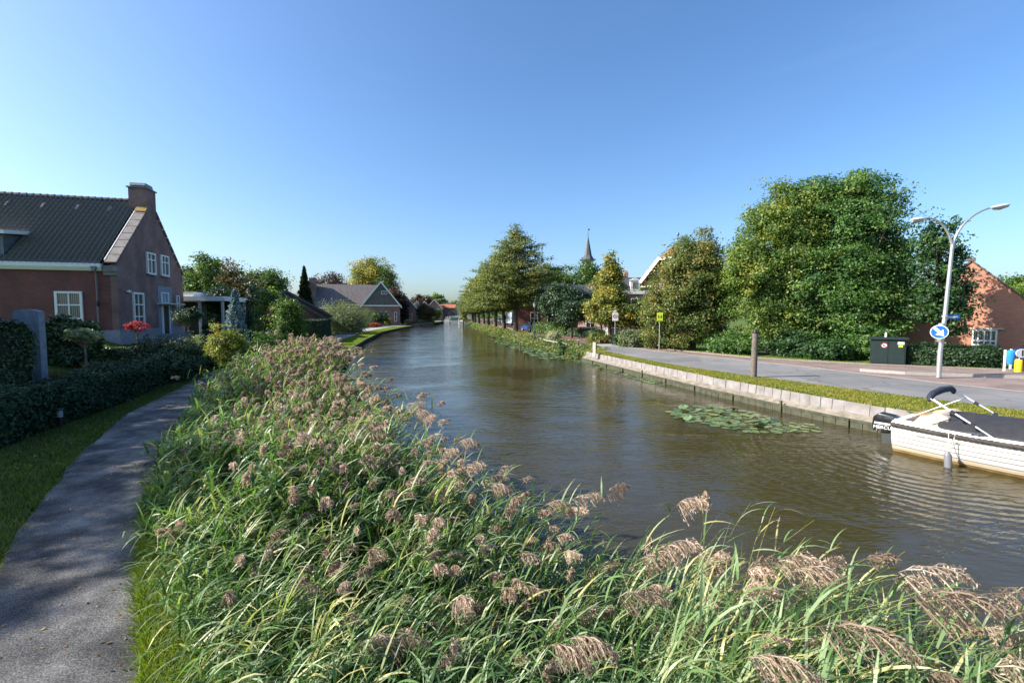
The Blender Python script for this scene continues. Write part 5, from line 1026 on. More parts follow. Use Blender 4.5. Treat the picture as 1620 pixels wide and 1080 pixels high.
# lime school sign
q = at(1042.7, 555.6, 0); s = thing('children_sign', 'lime green children warning sign on a grey post in front of the olive shrub', 'road sign', q, R(-6)); z1, z0 = atd(1042, 494.5, q.y).z, atd(1042, 508, q.y).z
MB().tube([(0, 0, -.2), (0, 0, z1 + .06)], .03, 10).build('post', M['steel'], s, smooth=True); MB().box(-.20, .20, -.05, -.032, z0, z1).build('panel', M['lime'], s, bevel=.003)
zc = (z0 + z1) / 2
for dx in (-.085, .085):
    mb = MB(); k_ = 1 if dx < 0 else .85
    def pp(P_, mb=mb, dx=dx, k_=k_): mb.prism([(dx + x * k_, zc + .02 + z * k_) for x, z in P_], (0, -.056, 0), (1, 0, 0), (0, 0, 1), (0, .004, 0))
    pp([(.035 * math.cos(a / 8 * 6.283), .11 + .035 * math.sin(a / 8 * 6.283)) for a in range(8)]); pp([(-.04, -.05), (.04, -.05), (.025, .07), (-.025, .07)]); pp([(-.04, -.05), (-.01, -.05), (-.045, -.15), (-.07, -.14)]); pp([(.01, -.05), (.04, -.05), (.075, -.14), (.05, -.15)]); pp([(.02, .06), (.085, 0), (.07, -.015), (.01, .03)]); pp([(-.02, .06), (-.085, 0), (-.07, -.015), (-.01, .03)])
    mb.build('child_figure', M['red'] if dx < 0 else M['black'], s)
MB().box(-.16, .16, -.056, -.051, z0 + .035, z0 + .06).build('stripe', M['black'], s)
MB().box(-.18, .18, -.02, .02, z1 + .0, z1 + .05).build('cap', M['cabinet'], s)
# thick mooring-style post at the road edge
q = at(1192, 597.5, -.03); s = thing('wooden_post', 'thick weathered wooden post with a black cap standing in the grass strip', 'post', q)
z1 = atd(1193, 527, q.y).z - q.z; mb = MB(); mb.tube([(0, 0, -.3), (0, 0, .1), (.01, 0, z1 * .6), (.02, 0, z1)], [.128, .122, .116, .112], 18); mb.build('shaft', M['wood_grey'], s, smooth=True)
mb = MB(); mb.tube([(.02, 0, z1), (.02, 0, z1 + .05)], .125, 18); mb.tube([(.02, 0, z1 + .05), (.02, 0, z1 + .14)], [.07, .05], 10); mb.build('cap', M['black'], s, smooth=True); mb = MB(); mb.tube([(.0, 0, -.02), (0, 0, .04)], [.17, .13], 14); mb.build('foot', M['soil'], s)
# short bollards by the brick road
BL = [((878, 540), .62, 'wood_grey', 'short brown post by the road, left of the tall weed'), ((915, 548.7), .6, 'wood_grey', 'short brown post by the road, right of the tall weed'), ((852, 536.5), .5, 'wood_grey', 'short brown post just right of the street lantern'), ((841, 535), .45, 'wood_grey', 'short brown post just left of the street lantern'), ((813.5, 530), .5, 'wood_grey', 'short brown post in front of the nearest canal tree'), ((900, 545), .45, 'wood_grey', 'low brown stub between the two road posts')]
for (p_, h_, mt, lab) in BL:
    q = at(p_[0], p_[1], 0); s = thing('short_post', lab, 'post', q, group='short posts along the brick road'); MB().box(-.06, .06, -.06, .06, -.2, h_).build('shaft', M[mt], s, bevel=.01); MB().box(-.065, .065, -.065, .065, h_ - .08, h_ - .03).build('band', M['signwhite'], s)
q = at(940.5, 559.5, 0); s = thing('concrete_marker', 'white marker post with a dark side at the end of the canal wall', 'post', q, R(-20)); MB().box(-.1, .1, -.1, .1, -.2, .74).build('shaft', M['cream'], s, bevel=.02); MB().box(.101, .115, -.09, .09, .1, .7).build('dark_face', M['black'], s)
q = at(822, 549, -.4); s = thing('mooring_stake', 'thin brown stake standing among the bank plants', 'stake', (q.x, q.y, -.5)); MB().tube([(0, 0, -.3), (0, 0, 1.15)], .05, 8).build('shaft', M['wood_grey'], s); MB().tube([(0, 0, 1.15), (0, 0, 1.2)], [.055, .03], 8).build('cap', M['black'], s)
# classic lantern
def lantern(name, label, loc, Ht, group=None):
    s = thing(name, label, 'street lantern', loc, 0, group); MB().lathe([(.13, 0), (.13, .1), (.09, .18), (.085, .75), (.10, .8), (.05, .9), (.04, Ht - .75), (.06, Ht - .70), (.03, Ht - .62)], (0, 0, 0), 12).build('post', M['iron'], s, smooth=True)
    z = Ht - .62; hd = MB(); hd.tube([(0, 0, z), (0, 0, z + .04)], [.1, .12], 6); hd.tube([(0, 0, z + .42), (0, 0, z + .47), (0, 0, z + .58), (0, 0, z + .66)], [.23, .23, .09, .04], 6)
    for k in range(6):
        a = k * math.pi / 3 + .0; hd.bar((.115 * math.cos(a), .115 * math.sin(a), z + .04), (.215 * math.cos(a), .215 * math.sin(a), z + .43), .018)
    h_ = hd.build('lantern_head', M['iron'], s); g = MB(); g.tube([(0, 0, z + .05), (0, 0, z + .42)], [.10, .20], 6); g.build('lantern_glass', simple('lantern_glass', (.55, .55, .52), .15, var=.05) if 'lg' not in M else M['lg'], h_); return s
q = at(845.5, 535, 0); lantern('street_lantern', 'classic dark street lantern beside the red brick road', q, 3.95)
# green cabinet
q = at(1404, 577, -.0); s = thing('utility_cabinet', 'dark green steel cabinet with a round sticker beside the maple', 'cabinet', q, R(-36)); w2, h2 = .70, 1.42
MB().box(-w2, w2, -.0, .8, -.05, h2 - .12).build('body', M['cabinet'], s, bevel=.012); MB().box(-w2 - .1, w2 + .1, -.12, .9, h2 - .12, h2).build('lid', M['cabinet'], s, bevel=.02)
for x0, x1 in ((-w2 + .05, -.01), (.01, w2 - .05)): MB().box(x0, x1, -.022, -.001, .08, h2 - .2).build('door', M['cabinet'], s, bevel=.006)
mb = MB(); mb.prism([(-.17 + .13 * math.cos(k / 24 * 6.283), 1.0 + .13 * math.sin(k / 24 * 6.283)) for k in range(24)], (0, -.027, 0), (1, 0, 0), (0, 0, 1), (0, .004, 0)); st = mb.build('round_sticker', M['signwhite'], s)
rg_ = MB(); n_ = 24
for k in range(n_):
    a, b = 6.283 * k / n_, 6.283 * (k + 1) / n_; rg_.prism([(-.17 + .13 * math.cos(a), 1 + .13 * math.sin(a)), (-.17 + .13 * math.cos(b), 1 + .13 * math.sin(b)), (-.17 + .1 * math.cos(b), 1 + .1 * math.sin(b)), (-.17 + .1 * math.cos(a), 1 + .1 * math.sin(a))], (0, -.031, 0), (1, 0, 0), (0, 0, 1), (0, .003, 0))
rg_.prism([(-.26, 1.06), (-.23, 1.09), (-.08, .94), (-.11, .91)], (0, -.031, 0), (1, 0, 0), (0, 0, 1), (0, .003, 0)); rg_.build('sticker_ring', M['red'], st); MB().box(-.22, -.13, -.0305, -.028, .95, 1.03).build('sticker_symbol', M['black'], st)
MB().box(.36, .62, -.027, -.023, 1.06, 1.2).build('white_label', M['cream'], s); MB().box(.40, .56, -.027, -.023, .93, 1.03).build('yellow_label', M['lime'], s)
mb = MB(); mb.lathe([(.05, h2), (.05, h2 + .15), (.03, h2 + .24)], (-.1, .3, 0), 8); mb.build('vent_cap', M['lampwhite'], s)
# litter bin, second bin, yellow bollard with disc
def litter_bin(label, px, py, rz, mat):
    q = at(px, py, 0); s = thing('litter_bin', label, 'litter bin', q, rz); MB().box(-.03, .03, -.03, .03, -.1, .98).build('post', M['signwhite'], s)
    mb = MB(); mb.tube([(.21, 0, .32), (.21, 0, .38), (.21, 0, .85), (.21, 0, .88)], [.12, .15, .19, .19], 18); mb.build('bucket', mat, s, smooth=True); mb = MB(); mb.tube([(.21, 0, .88), (.21, 0, .93), (.21, 0, .97)], [.2, .17, .08], 18); mb.build('lid', mat, s, smooth=True); return s
M['binblue'] = simple('bin_blue', (.02, .22, .52), .4, var=.1); M['bindark'] = simple('bin_dark_blue', (.015, .05, .12), .4, var=.1)
litter_bin('light blue litter bin on a white post beside the hedge', 1588.5, 587, R(-10), M['binblue']); litter_bin('dark blue litter bin right behind the light blue one', 1598, 585, R(-10), M['bindark'])
q = at(1610, 592.5, 0); s = thing('yellow_bollard', 'yellow traffic bollard topped by a white disc at the right edge', 'bollard', q); mb = MB(); mb.tube([(0, 0, -.1), (0, 0, .02), (.015, 0, .6), (.02, 0, .66)], [.13, .125, .125, .11], 18); mb.build('body', M['yellow'], s, smooth=True)
mb = MB(); mb.tube([(0, 0, -.02), (0, 0, .05)], .14, 16); mb.build('foot', simple('pale_foot', (.4, .5, .3), .6), s); MB().tube([(.02, 0, .6), (.05, 0, 1.1)], .02, 8).build('stem', M['steel'], s)
c = Vector((.10, -.03, .93)); mb = MB(); mb.prism([(c.x + .26 * math.cos(k / 32 * 6.283), c.z + .19 * math.sin(k / 32 * 6.283)) for k in range(32)], (0, c.y, 0), (1, 0, 0), (0, 0, 1), (0, .02, 0)); dk = mb.build('disc', M['signwhite'], s); MB().box(c.x - .015, c.x + .05, c.y - .006, c.y - .001, c.z - .12, c.z + .13).build('dark_bar', M['black'], dk)
q = at(1466, 573, 0); s = thing('marker_plate', 'tiny yellow-white marker plate standing in front of the hedge', 'marker', q); MB().box(-.015, .015, -.015, .015, -.1, .3).build('stake', M['black'], s); MB().box(-.075, .075, -.02, -.001, .12, .42).build('plate', simple('pale_yellow', (.6, .62, .3), .5), s)
# standing stone and garden lantern
q = atd(49, 560, 13.4); zb = Z(q.x, 13.4); top = atd(49, 492, 13.4).z - zb; s = thing('standing_stone', 'tall grey slab-like standing stone beside the tall hedge', 'stone', (q.x, 13.4, zb), R(8))
bm = bmesh.new(); rr = random.Random(5)
bmesh.ops.create_cube(bm, size=1); bmesh.ops.subdivide_edges(bm, edges=bm.edges, cuts=7, use_grid_fill=True)
for v in bm.verts:
    z = v.co.z + .5; w = .66 * (1 - .12 * (1 - z) * (1 if v.co.x < 0 else -.3)) ; v.co.x *= w; v.co.y *= .22; v.co.z = -.2 + z * (top + .2) + (.05 * math.cos(v.co.x * 5) if z > .95 else 0)
    v.co += Vector((rr.uniform(-1, 1), rr.uniform(-1, 1), rr.uniform(-1, 1))) * .008
me = bpy.data.meshes.new('stone'); bm.to_mesh(me); bm.free(); link_mesh('stone_body', me, M['grey_stone'], s)
q = at(96, 676, -.05); s = thing('garden_light', 'small black post light at the foot of the low hedge', 'garden light', (q.x, q.y, Z(q.x, q.y))); MB().lathe([(.035, -.1), (.035, .28)], (0, 0, 0), 8).build('post', M['black'], s); MB().lathe([(.07, .44), (.07, .46), (.03, .49)], (0, 0, 0), 10).build('cap', M['iron'], s); MB().lathe([(.055, .28), (.055, .43)], (0, 0, 0), 10).build('shade', simple('opal', (.3, .3, .3), .4), s)
# bench on the lawn by the house
q = atd(318, 527, 24.5); s = thing('garden_bench', 'dark garden bench with pale seat edge left of the yellow shrub', 'bench', (q.x, 24.5, Z(q.x, 24.5)), R(10))
MB().box(-.7, .7, -.25, .2, .42, .47).build('seat', M['cream'], s); MB().box(-.7, .7, .2, .25, .5, .9).build('backrest', M['black'], s)
for x in (-.62, .62):
    for y in (-.2, .2): MB().box(x - .03, x + .03, y - .03, y + .03, -.05, .42).build('leg', M['black'], s)

# ------------------------------------------------------------------ cars, van and bicycle-free street
def car(name, label, loc, rz, paint, kind='hatch', group=None):
    s = thing(name, label, 'van' if kind == 'van' else 'car', loc, rz, group)
    if kind == 'van': L_, W_, prof, gh = 5.8, 2.2, [(-2.9, .4), (-2.9, 3.05), (1.1, 3.1), (1.6, 2.5), (2.2, 1.35), (2.85, 1.1), (2.9, .4)], None
    else: L_, W_, prof, gh = 4.2, 1.76, [(-2.08, .34), (-2.1, .6), (-2.02, .98), (1.0, .98), (1.75, .86), (2.05, .66), (2.1, .36)], [(-1.95, .97), (-1.5, 1.44), (-.6, 1.5), (.2, 1.44), (1.05, .97)]
    def shell(P_, w0, w1, z0, z1, inset=0.0):
        mb = MB(); n = len(P_); st = []
        for k, yy_ in enumerate((-1, -.92, .92, 1)):
            sc2 = .965 if abs(yy_) == 1 else 1
            ring_ = []
            for (x, z) in P_:
                f = (z - z0) / (z1 - z0); w = (w0 + (w1 - w0) * f) / 2; ring_.append((x * sc2, yy_ * w, z0 + (z - z0) * (sc2 if z > z0 + .2 else 1)))
            st.append(ring_)
        vs = [v for r_ in st for v in r_]; fs = [tuple(range(n)), tuple(range(3 * n, 4 * n))]
        for k in range(3):
            for i in range(n): fs.append((k * n + i, k * n + (i + 1) % n, (k + 1) * n + (i + 1) % n, (k + 1) * n + i))
        return mb.add(vs, fs)
    shell(prof, W_, W_ * .96, .34, 1.0 if kind != 'van' else 3.1).build('body', paint, s, smooth=True)
    if gh:
        shell(gh, W_ * .93, W_ * .76, .97, 1.5).build('windows', M['carglass'], s)
        shell([(-1.52, 1.435), (-.6, 1.51), (.22, 1.45), (.1, 1.4), (-1.4, 1.4)], W_ * .79, W_ * .77, 1.4, 1.52).build('roof', paint, s, smooth=True)
        for x0, z0, x1, z1 in ((-.55, .98, -.5, 1.46), (-1.9, .99, -1.48, 1.43), (1.0, .99, .2, 1.43)):
            for y in (-1, 1): MB().bar((x0, y * W_ * .462, z0), (x1, y * W_ * .385, z1), .07, .03).build('pillar', paint, s)
    else:
        MB().box(1.35, 2.1, -W_ / 2 + .03, W_ / 2 - .03, 0, 0)
        MB().add([(1.68, -.95, 2.4), (2.18, -1.0, 1.5), (2.18, 1.0, 1.5), (1.68, .95, 2.4)], [(0, 1, 2, 3)]).build('windscreen', M['carglass'], s)
        for y in (-1.09, 1.09): MB().box(.9, 1.65, y - .012, y + .012, 1.5, 2.2).build('side_window', M['carglass'], s)
    for x in (-L_ / 2 + .75, L_ / 2 - .8):
        for y in (-1, 1):
            w_ = MB(); w_.tube([(x, y * (W_ / 2 - .2), .32), (x, y * (W_ / 2 + .01), .32)], .32, 20); wh = w_.build('wheel', M['rubber'], s); r_ = MB(); r_.tube([(x, y * (W_ / 2 + .011), .32), (x, y * (W_ / 2 + .02), .32)], [.2, .18], 14); r_.build('rim', M['steel'], wh)
    zt = .72 if kind != 'van' else .9
    for y in (-1, 1):
        MB().box(-L_ / 2 - .015, -L_ / 2 + .1, y * (W_ / 2 - .25) - .13, y * (W_ / 2 - .25) + .13, zt, zt + .22).build('tail_light', M['red'], s); MB().box(L_ / 2 - .25, L_ / 2 - .02, y * (W_ / 2 - .3) - .16, y * (W_ / 2 - .3) + .16, zt - .12, zt + .03).build('headlight', M['chrome'], s)
    MB().box(-L_ / 2 - .02, -L_ / 2 + .05, -.26, .26, .45, .56).build('number_plate', M['yellow'], s)
    return s
M['car_blue'] = simple('blue_car_paint', (.02, .06, .22), .25, coat=1, var=.03); M['car_dark'] = simple('dark_car_paint', (.03, .012, .02), .25, coat=1, var=.03); M['van_white'] = simple('van_paint', (.42, .52, .62), .4, coat=.3, var=.05); M['car_night'] = simple('night_blue_car_paint', (.01, .02, .06), .2, coat=1, var=.03)
q = at(837, 524.5, 0); car('parked_car', 'blue hatchback parked on the red brick road under the nearest canal tree', (q.x + .3, q.y + 1, 0), R(112), M['car_blue'], group='cars parked along the brick road')
q = at(823, 519, 0); car('parked_car', 'dark car behind the blue hatchback', (q.x + .5, q.y + 1, 0), R(112), M['car_dark'], group='cars parked along the brick road')
q = at(806, 514, 0); car('parked_van', 'pale blue-white box van parked under the canal trees', (q.x + .5, q.y + 3, 0), R(110), M['van_white'], 'van')
q = at(789, 512, 0); car('parked_car', 'silver car beyond the box van', (q.x + 2.2, 122, 0), R(110), M['steel'], group='cars parked along the brick road')
q = at(770, 510, 0); car('parked_car', 'white car near the end of the tree row', (q.x + 4, 142, 0), R(110), M['white'], group='cars parked along the brick road')
q = at(1612, 583, 0); car('night_blue_car', 'night blue car parked before the orange brick house at the right edge', (27.4, 22.8, 0), R(-162), M['car_night'])
# ------------------------------------------------------------------ the moored sloop
def sloop_hull(L_=5.8, B=2.2, F0=.74, F1=1.06, draft=.28, st=26):
    """stern at x=0, bow at x=L_, port side +y; z=0 is the waterline"""
    rows = []
    for i in range(st + 1):
        s = i / st; x = s * L_; bw = B / 2 * (.80 + .20 * math.sin(min(1, s * 1.9) * math.pi / 2)) * (1 - max(0, (s - .5) / .5) ** 2.1 * .985); sh = F0 + (F1 - F0) * s ** 2.0 - .06 * math.sin(s * math.pi); kz = -draft * (1 - s ** 5) + .25 * max(0, (s - .88) / .12); rake = .0
        row = []
        for j in range(9):
            f = j / 8; a = f; yy_ = bw * (1 - (1 - a) ** 2.6) ** .62 * (.90 + .10 * f); zz = kz + (sh - kz) * (f ** 1.35); row.append((x - (.10 * (1 - f) if i == 0 else 0) * 0 + .25 * f * s ** 6, yy_, zz))
        rows.append(row)
    return rows
BT_ = thing('sloop', 'white clinker-sided motor sloop with dark cover and folded bimini moored at the wall', 'boat', (0, 0, 0))
sa_ = at(1409, 713, WZ); bd = (at(1620, 757, WZ) - sa_); bd.z = 0; bdir = bd.normalized(); port = Vector((-bdir.y, bdir.x, 0))   # port points inland
ang = math.atan2(bdir.y, bdir.x) + R(2)
rows = sloop_hull(); V = []; Fq = []
for sgn in (-1, 1):
    b0_ = len(V)
    for r_ in rows: V += [(x, sgn * y, z) for x, y, z in r_]
    for i in range(len(rows) - 1):
        for j in range(8):
            a = b0_ + i * 9 + j; q4 = (a, a + 9, a + 10, a + 1); Fq.append(q4 if sgn < 0 else q4[::-1])
k = len(V); V += [(rows[0][j][0], -rows[0][j][1], rows[0][j][2]) for j in range(8, -1, -1)] + [(rows[0][j][0], rows[0][j][1], rows[0][j][2]) for j in range(1, 9)]; Fq.append(tuple(range(k, k + 17)))
m, n, l, b = mat_new('hull_paint'); t_ = n.new('ShaderNodeTexCoord'); sx = n.new('ShaderNodeSeparateXYZ'); l.new(t_.outputs['Object'], sx.inputs[0]); r_ = n.new('ShaderNodeValToRGB'); e = r_.color_ramp.elements; e[0].position = 0; e[0].color = (.28, .17, .05, 1); e[1].position = .19; e[1].color = (.62, .61, .58, 1)
x_ = e.new(.06); x_.color = (.62, .45, .2, 1); zn = n.new('ShaderNodeTexNoise'); zn.inputs['Scale'].default_value = 5; zn.inputs['Detail'].default_value = 6; mm = n.new('ShaderNodeMath'); mm.operation = 'MULTIPLY_ADD'; mm.inputs[1].default_value = .10; l.new(t_.outputs['Object'], zn.inputs['Vector']); l.new(zn.outputs['Fac'], mm.inputs[0])
ms = n.new('ShaderNodeMath'); ms.operation = 'SUBTRACT'; ms.inputs[1].default_value = .05; l.new(sx.outputs['Z'], mm.inputs[2]); l.new(mm.outputs[0], ms.inputs[0]); l.new(ms.outputs[0], r_.inputs['Fac']); l.new(r_.outputs['Color'], b.inputs['Base Color']); b.inputs['Roughness'].default_value = .28
M['hull'] = m
hull = MB().add(V, Fq).build('hull', M['hull'], BT_, smooth=True)
def hull_y(s, f):
    i = s * 26; i0 = min(25, int(i)); t__ = i - i0; j = f * 8; j0 = min(7, int(j)); u = j - j0
    g = lambda a, b_: Vector(rows[a][b_]); return (g(i0, j0) * (1 - t__) + g(i0 + 1, j0) * t__) * (1 - u) + (g(i0, j0 + 1) * (1 - t__) + g(i0 + 1, j0 + 1) * t__) * u
for f in (.36, .46, .56, .66, .75, .84):
    mb = MB()
    for sgn in (-1, 1): mb.tube([Vector((p.x, sgn * (p.y + .002), p.z)) for p in (hull_y(k / 30, f) for k in range(31))], .010, 5)
    mb.build('plank_seam', simple('seam', (.22, .21, .2), .8) if f == .36 else bpy.data.materials['seam'], hull)
# rope-like rubbing strake (twisted)
mb = MB()
for sgn in (-1, 1):
    P_ = [Vector((p.x, sgn * (p.y + .035), p.z - .045)) for p in (hull_y(k / 60, 1) for k in range(61))]
    for ph in range(3):
        q_ = []
        for k in range(0, 241):
            u = k / 4; i0 = min(59, int(u)); c = P_[i0].lerp(P_[i0 + 1], u - i0); a = k * .55 + ph * 2.094; q_.append(c + Vector((0, math.cos(a) * .022, math.sin(a) * .022)))
        mb.tube(q_, .030, 6)
mb.build('rubbing_strake', simple('strake_rope', (.055, .048, .042), .8, var=.3, bump=.4, bscale=50), BT_, smooth=True)
# side deck and coaming, transom, seat
mb = MB()
for sgn in (-1, 1):
    for k in range(30):
        a, c = hull_y(k / 30, 1), hull_y((k + 1) / 30, 1); w0 = max(.02, min(.26, a.y - .02)); w1 = max(.02, min(.26, c.y - .02))
        mb.add([(a.x, sgn * a.y, a.z), (c.x, sgn * c.y, c.z), (c.x, sgn * (c.y - w1), c.z + .05), (a.x, sgn * (a.y - w0), a.z + .05), (a.x, sgn * (a.y + .01), a.z - .03), (c.x, sgn * (c.y + .01), c.z - .03)], [(0, 1, 2, 3), (0, 4, 5, 1)])
mb.build('side_deck', M['white'], BT_); MB().box(.0, .14, -.84, .84, .30, .77).build('transom_cap', M['white'], BT_, bevel=.02)
mb = MB(); mb.prism([(.30, .72), (.95, .72), (.95, .97), (.80, 1.04), (.45, .93)], (0, -.62, 0), (1, 0, 0), (0, 0, 1), (0, 1.2, 0)); mb.build('stern_seat', simple('tan_vinyl', (.50, .42, .32), .6), BT_, bevel=.03)
mb = MB(); mb.box(.32, .62, -.60, -.10, .94, .97); mb.build('seat_pad', simple('brown_pad', (.30, .19, .10), .7), BT_)
# tonneau cover
xs = [.80, 1.0, 1.6, 2.3, 3.0, 3.8, 4.6, 5.3]; rg0 = [1.0, 1.07, 1.05, 1.09, 1.23, 1.36, 1.28, 1.14]; V = []; n_ = 15
for x, zc in zip(xs, rg0):
    p = hull_y(min(1, x / 5.8), 1); wd_ = max(.05, p.y - .12); z0 = p.z + .045
    for j in range(n_):
        f = -1 + 2 * j / (n_ - 1); V.append((x, f * wd_, z0 + (zc - z0) * (1 - abs(f) ** 2.2) + .012 * math.sin(x * 9 + f * 5)))
Fq = [(i * n_ + j, i * n_ + j + 1, (i + 1) * n_ + j + 1, (i + 1) * n_ + j) for i in range(len(xs) - 1) for j in range(n_ - 1)]
cv = MB().add(V, Fq).build('boat_cover', simple('dark_canvas', (.022, .023, .028), .75, bump=.6, bscale=6, var=.25), BT_, smooth=True); md = cv.modifiers.new('s', 'SUBSURF'); md.levels = md.render_levels = 2; md = cv.modifiers.new('t', 'SOLIDIFY'); md.thickness = .01
# outboard
ob = thing('outboard_motor', None, None); ob.parent = BT_
mb = MB(); mb.prism([(-.62, .50), (-.60, .30), (-.06, .36), (-.05, .60), (-.14, .74), (-.48, .78), (-.60, .68)], (0, -.17, 0), (1, 0, 0), (0, 0, 1), (0, .34, 0)); mb.build('cowling', simple('motor_black', (.012, .013, .016), .22, coat=.6), ob, smooth=True, bevel=.05)
mb = MB(); mb.prism([(-.46, .34), (-.16, .36), (-.20, -.1), (-.24, -.5), (-.40, -.5), (-.40, -.1)], (0, -.06, 0), (1, 0, 0), (0, 0, 1), (0, .12, 0)); mb.bar((-.2, 0, .25), (.02, 0, .42), .22, .14); mb.build('leg', M['iron'], ob, bevel=.015)
mb = MB(); mb.box(-.56, -.08, -.176, -.170, .50, .545); mb.box(-.56, -.08, .170, .176, .50, .545); mb.build('white_stripe', M['signwhite'], ob)
text_mesh('MERCURY', .115, 'lettering', M['signwhite'], ob, frame_mtx((-.32, -.1725, .425), (1, 0, .03), (0, 0, 1)))
# bimini frame and folded canopy
def bp_(px, py, y_local):      # pixel -> local point in the lengthwise plane y = y_local of the boat
    o = Vector((0, 0, 2.6)); d = Vector(ray(px, py)); n_ = Vector((-math.sin(ang), math.cos(ang), 0)); ex = Vector((math.cos(ang), math.sin(ang), 0)); t__ = ((BL0 + n_ * y_local) - o).dot(n_) / d.dot(n_); q_ = o + d * t__ - BL0; return Vector((q_.dot(ex), y_local, q_.z - 0))
BL0 = Vector((sa_.x, sa_.y, WZ)) + port * .74 if True else None
BT_.location = BL0; BT_.rotation_euler = (0, 0, ang)
S_, P_ = -.98, .98
A_s = bp_(1578, 697, S_); T_s = bp_(1470, 631, S_); K_s = bp_(1487, 643, S_); B_s = bp_(1424, 665, S_)
T_s.y = -.9
mir = lambda v: Vector((v.x, -v.y, v.z))
fr = simple('bimini_tube', (.75, .75, .76), .25, metal=.6, var=.03)
for nm, a, c, r_ in (('frame_tube', A_s, T_s, .013), ('frame_tube', A_s + Vector((-.04, 0, .03)), T_s + Vector((.05, 0, .0)), .013), ('frame_tube', B_s, K_s, .011)):
    for f_ in (lambda v: v, mir): mb = MB(); mb.tube([f_(a), f_(a.lerp(c, .5)), f_(c)], r_, 8); mb.build(nm, fr, BT_, smooth=True)
mb = MB(); Tm = T_s + Vector((-.02, 0, .03)); mb.tube([Tm + Vector((0, .0, -.08)), Tm + Vector((0, .05, .0)), Tm + Vector((0, .25, .06)), Tm + Vector((0, .9, .09)), mir(Tm) + Vector((0, -.25, .06)), mir(Tm) + Vector((0, -.05, .0)), mir(Tm) + Vector((0, 0, -.08))], [.035, .062, .07, .075, .07, .062, .035], 12)
cn = mb.build('folded_canopy', simple('navy_canvas', (.018, .022, .04), .8, bump=.7, bscale=14, var=.3), BT_, smooth=True)
for s_ in (.35, .65):
    c = A_s.lerp(T_s, s_); 
    for f_ in (lambda v: v, mir): mb = MB(); mb.obox(f_(c), (.035, 0, -.02), (0, .03, 0), (.015, 0, .03)); mb.build('frame_clip', M['black'], BT_)
for x in (1.45,): 
    p = hull_y(x / 5.8, 1)
    for sgn in (-1, 1): mb = MB(); mb.bar((x - .1, sgn * (p.y - .06), p.z + .07), (x + .1, sgn * (p.y - .06), p.z + .07), .025); mb.bar((x - .05, sgn * (p.y - .06), p.z), (x - .05, sgn * (p.y - .06), p.z + .07), .02); mb.bar((x + .05, sgn * (p.y - .06), p.z), (x + .05, sgn * (p.y - .06), p.z + .07), .02); mb.build('cleat', M['chrome'], BT_)
p0, p1 = hull_y(.95 / 5.8, .87), hull_y(.55 / 5.8, .87); pc = (p0 + p1) / 2
text_mesh('Sail  Marquise 570', .10, 'boat_name', simple('faded_lettering', (.42, .38, .36), .6), BT_, frame_mtx((pc.x + .1, -pc.y - .035, pc.z - .03), (p0.x - p1.x, -(p0.y - p1.y), (p0.z - p1.z)), (0, -.35, 1)), shear=.3)
# fender
sf_ = bp_(1497, 712, -1.13); fz = MB(); FD = thing('boat_fender', 'grey cylindrical fender hanging on cords over the side of the white sloop', 'fender', BL0 + Matrix.Rotation(ang, 3, 'Z') @ Vector((sf_.x + .03, -1.16, 0)), ang)
fz.tube([(0, 0, .34), (0, 0, .30), (.005, 0, .26), (.03, 0, -.08), (.04, 0, -.14), (.04, 0, -.17)], [.02, .05, .068, .068, .05, .02], 16); fz.build('body', simple('fender_grey', (.16, .16, .18), .5, var=.1), FD, smooth=True)
mb = MB(); mb.tube([(0, 0, .33), (-.01, .04, .5), (-.02, .10, .76)], .008, 6); mb.tube([(0, 0, .33), (.06, .05, .5), (.09, .10, .77)], .008, 6); mb.build('cord', M['cream'], FD)
# far boats
def cruiser(name, label, loc, rz, L_, canopy):
    s = thing(name, label, 'boat', loc, rz); W_ = L_ * .36; mb = MB(); n_ = 9; V = []; Fq = []
    for i in range(n_):
        f = i / (n_ - 1); w = W_ / 2 * (1 - max(0, (f - .5) / .5) ** 2.2 * .95); z1 = .7 + .3 * f * f
        V += [(f * L_, -w, z1), (f * L_, -w * .8, -.1), (f * L_, w * .8, -.1), (f * L_, w, z1)]
        if i: b_ = (i - 1) * 4; Fq += [(b_, b_ + 4, b_ + 5, b_ + 1), (b_ + 1, b_ + 5, b_ + 6, b_ + 2), (b_ + 2, b_ + 6, b_ + 7, b_ + 3), (b_ + 3, b_ + 7, b_ + 4, b_)]
    Fq += [(0, 1, 2, 3)]; MB().add(V, Fq).build('hull', M['white'], s)
    MB().prism([(.4, .7), (L_ * .6, .8), (L_ * .5, 1.35), (L_ * .4, 1.5), (.5, 1.5)], (0, -W_ * .4, 0), (1, 0, 0), (0, 0, 1), (0, W_ * .8, 0)).build('cabin', M['white'] if canopy is None else canopy, s)
    MB().prism([(L_ * .42, 1.4), (L_ * .58, .86), (L_ * .60, .86), (L_ * .44, 1.42)], (0, -W_ * .36, 0), (1, 0, 0), (0, 0, 1), (0, W_ * .72, 0)).build('windscreen', M['glass_pale'], s); return s
q = at(721, 511.5, WZ); cruiser('cabin_boat', 'white motor boat with green canopy at the far right bank', (-17.6 - 2.4, 158, WZ), R(95), 6.5, simple('green_canvas', (.02, .13, .08), .7)).scale = (1.25, 1.25, 1.45)
cruiser('far_boat', 'white boat moored at the left side of the far bridge', (-23.6, 164, WZ), R(95), 6, None); cruiser('far_boat', 'grey-covered boat in front of the bridge arch', (-21.3, 176, WZ), R(80), 5.5, simple('grey_canvas', (.2, .22, .26), .7)); cruiser('far_boat', 'low white boat beyond the green-canopied one', (-18.6, 172, WZ), R(95), 6, None)
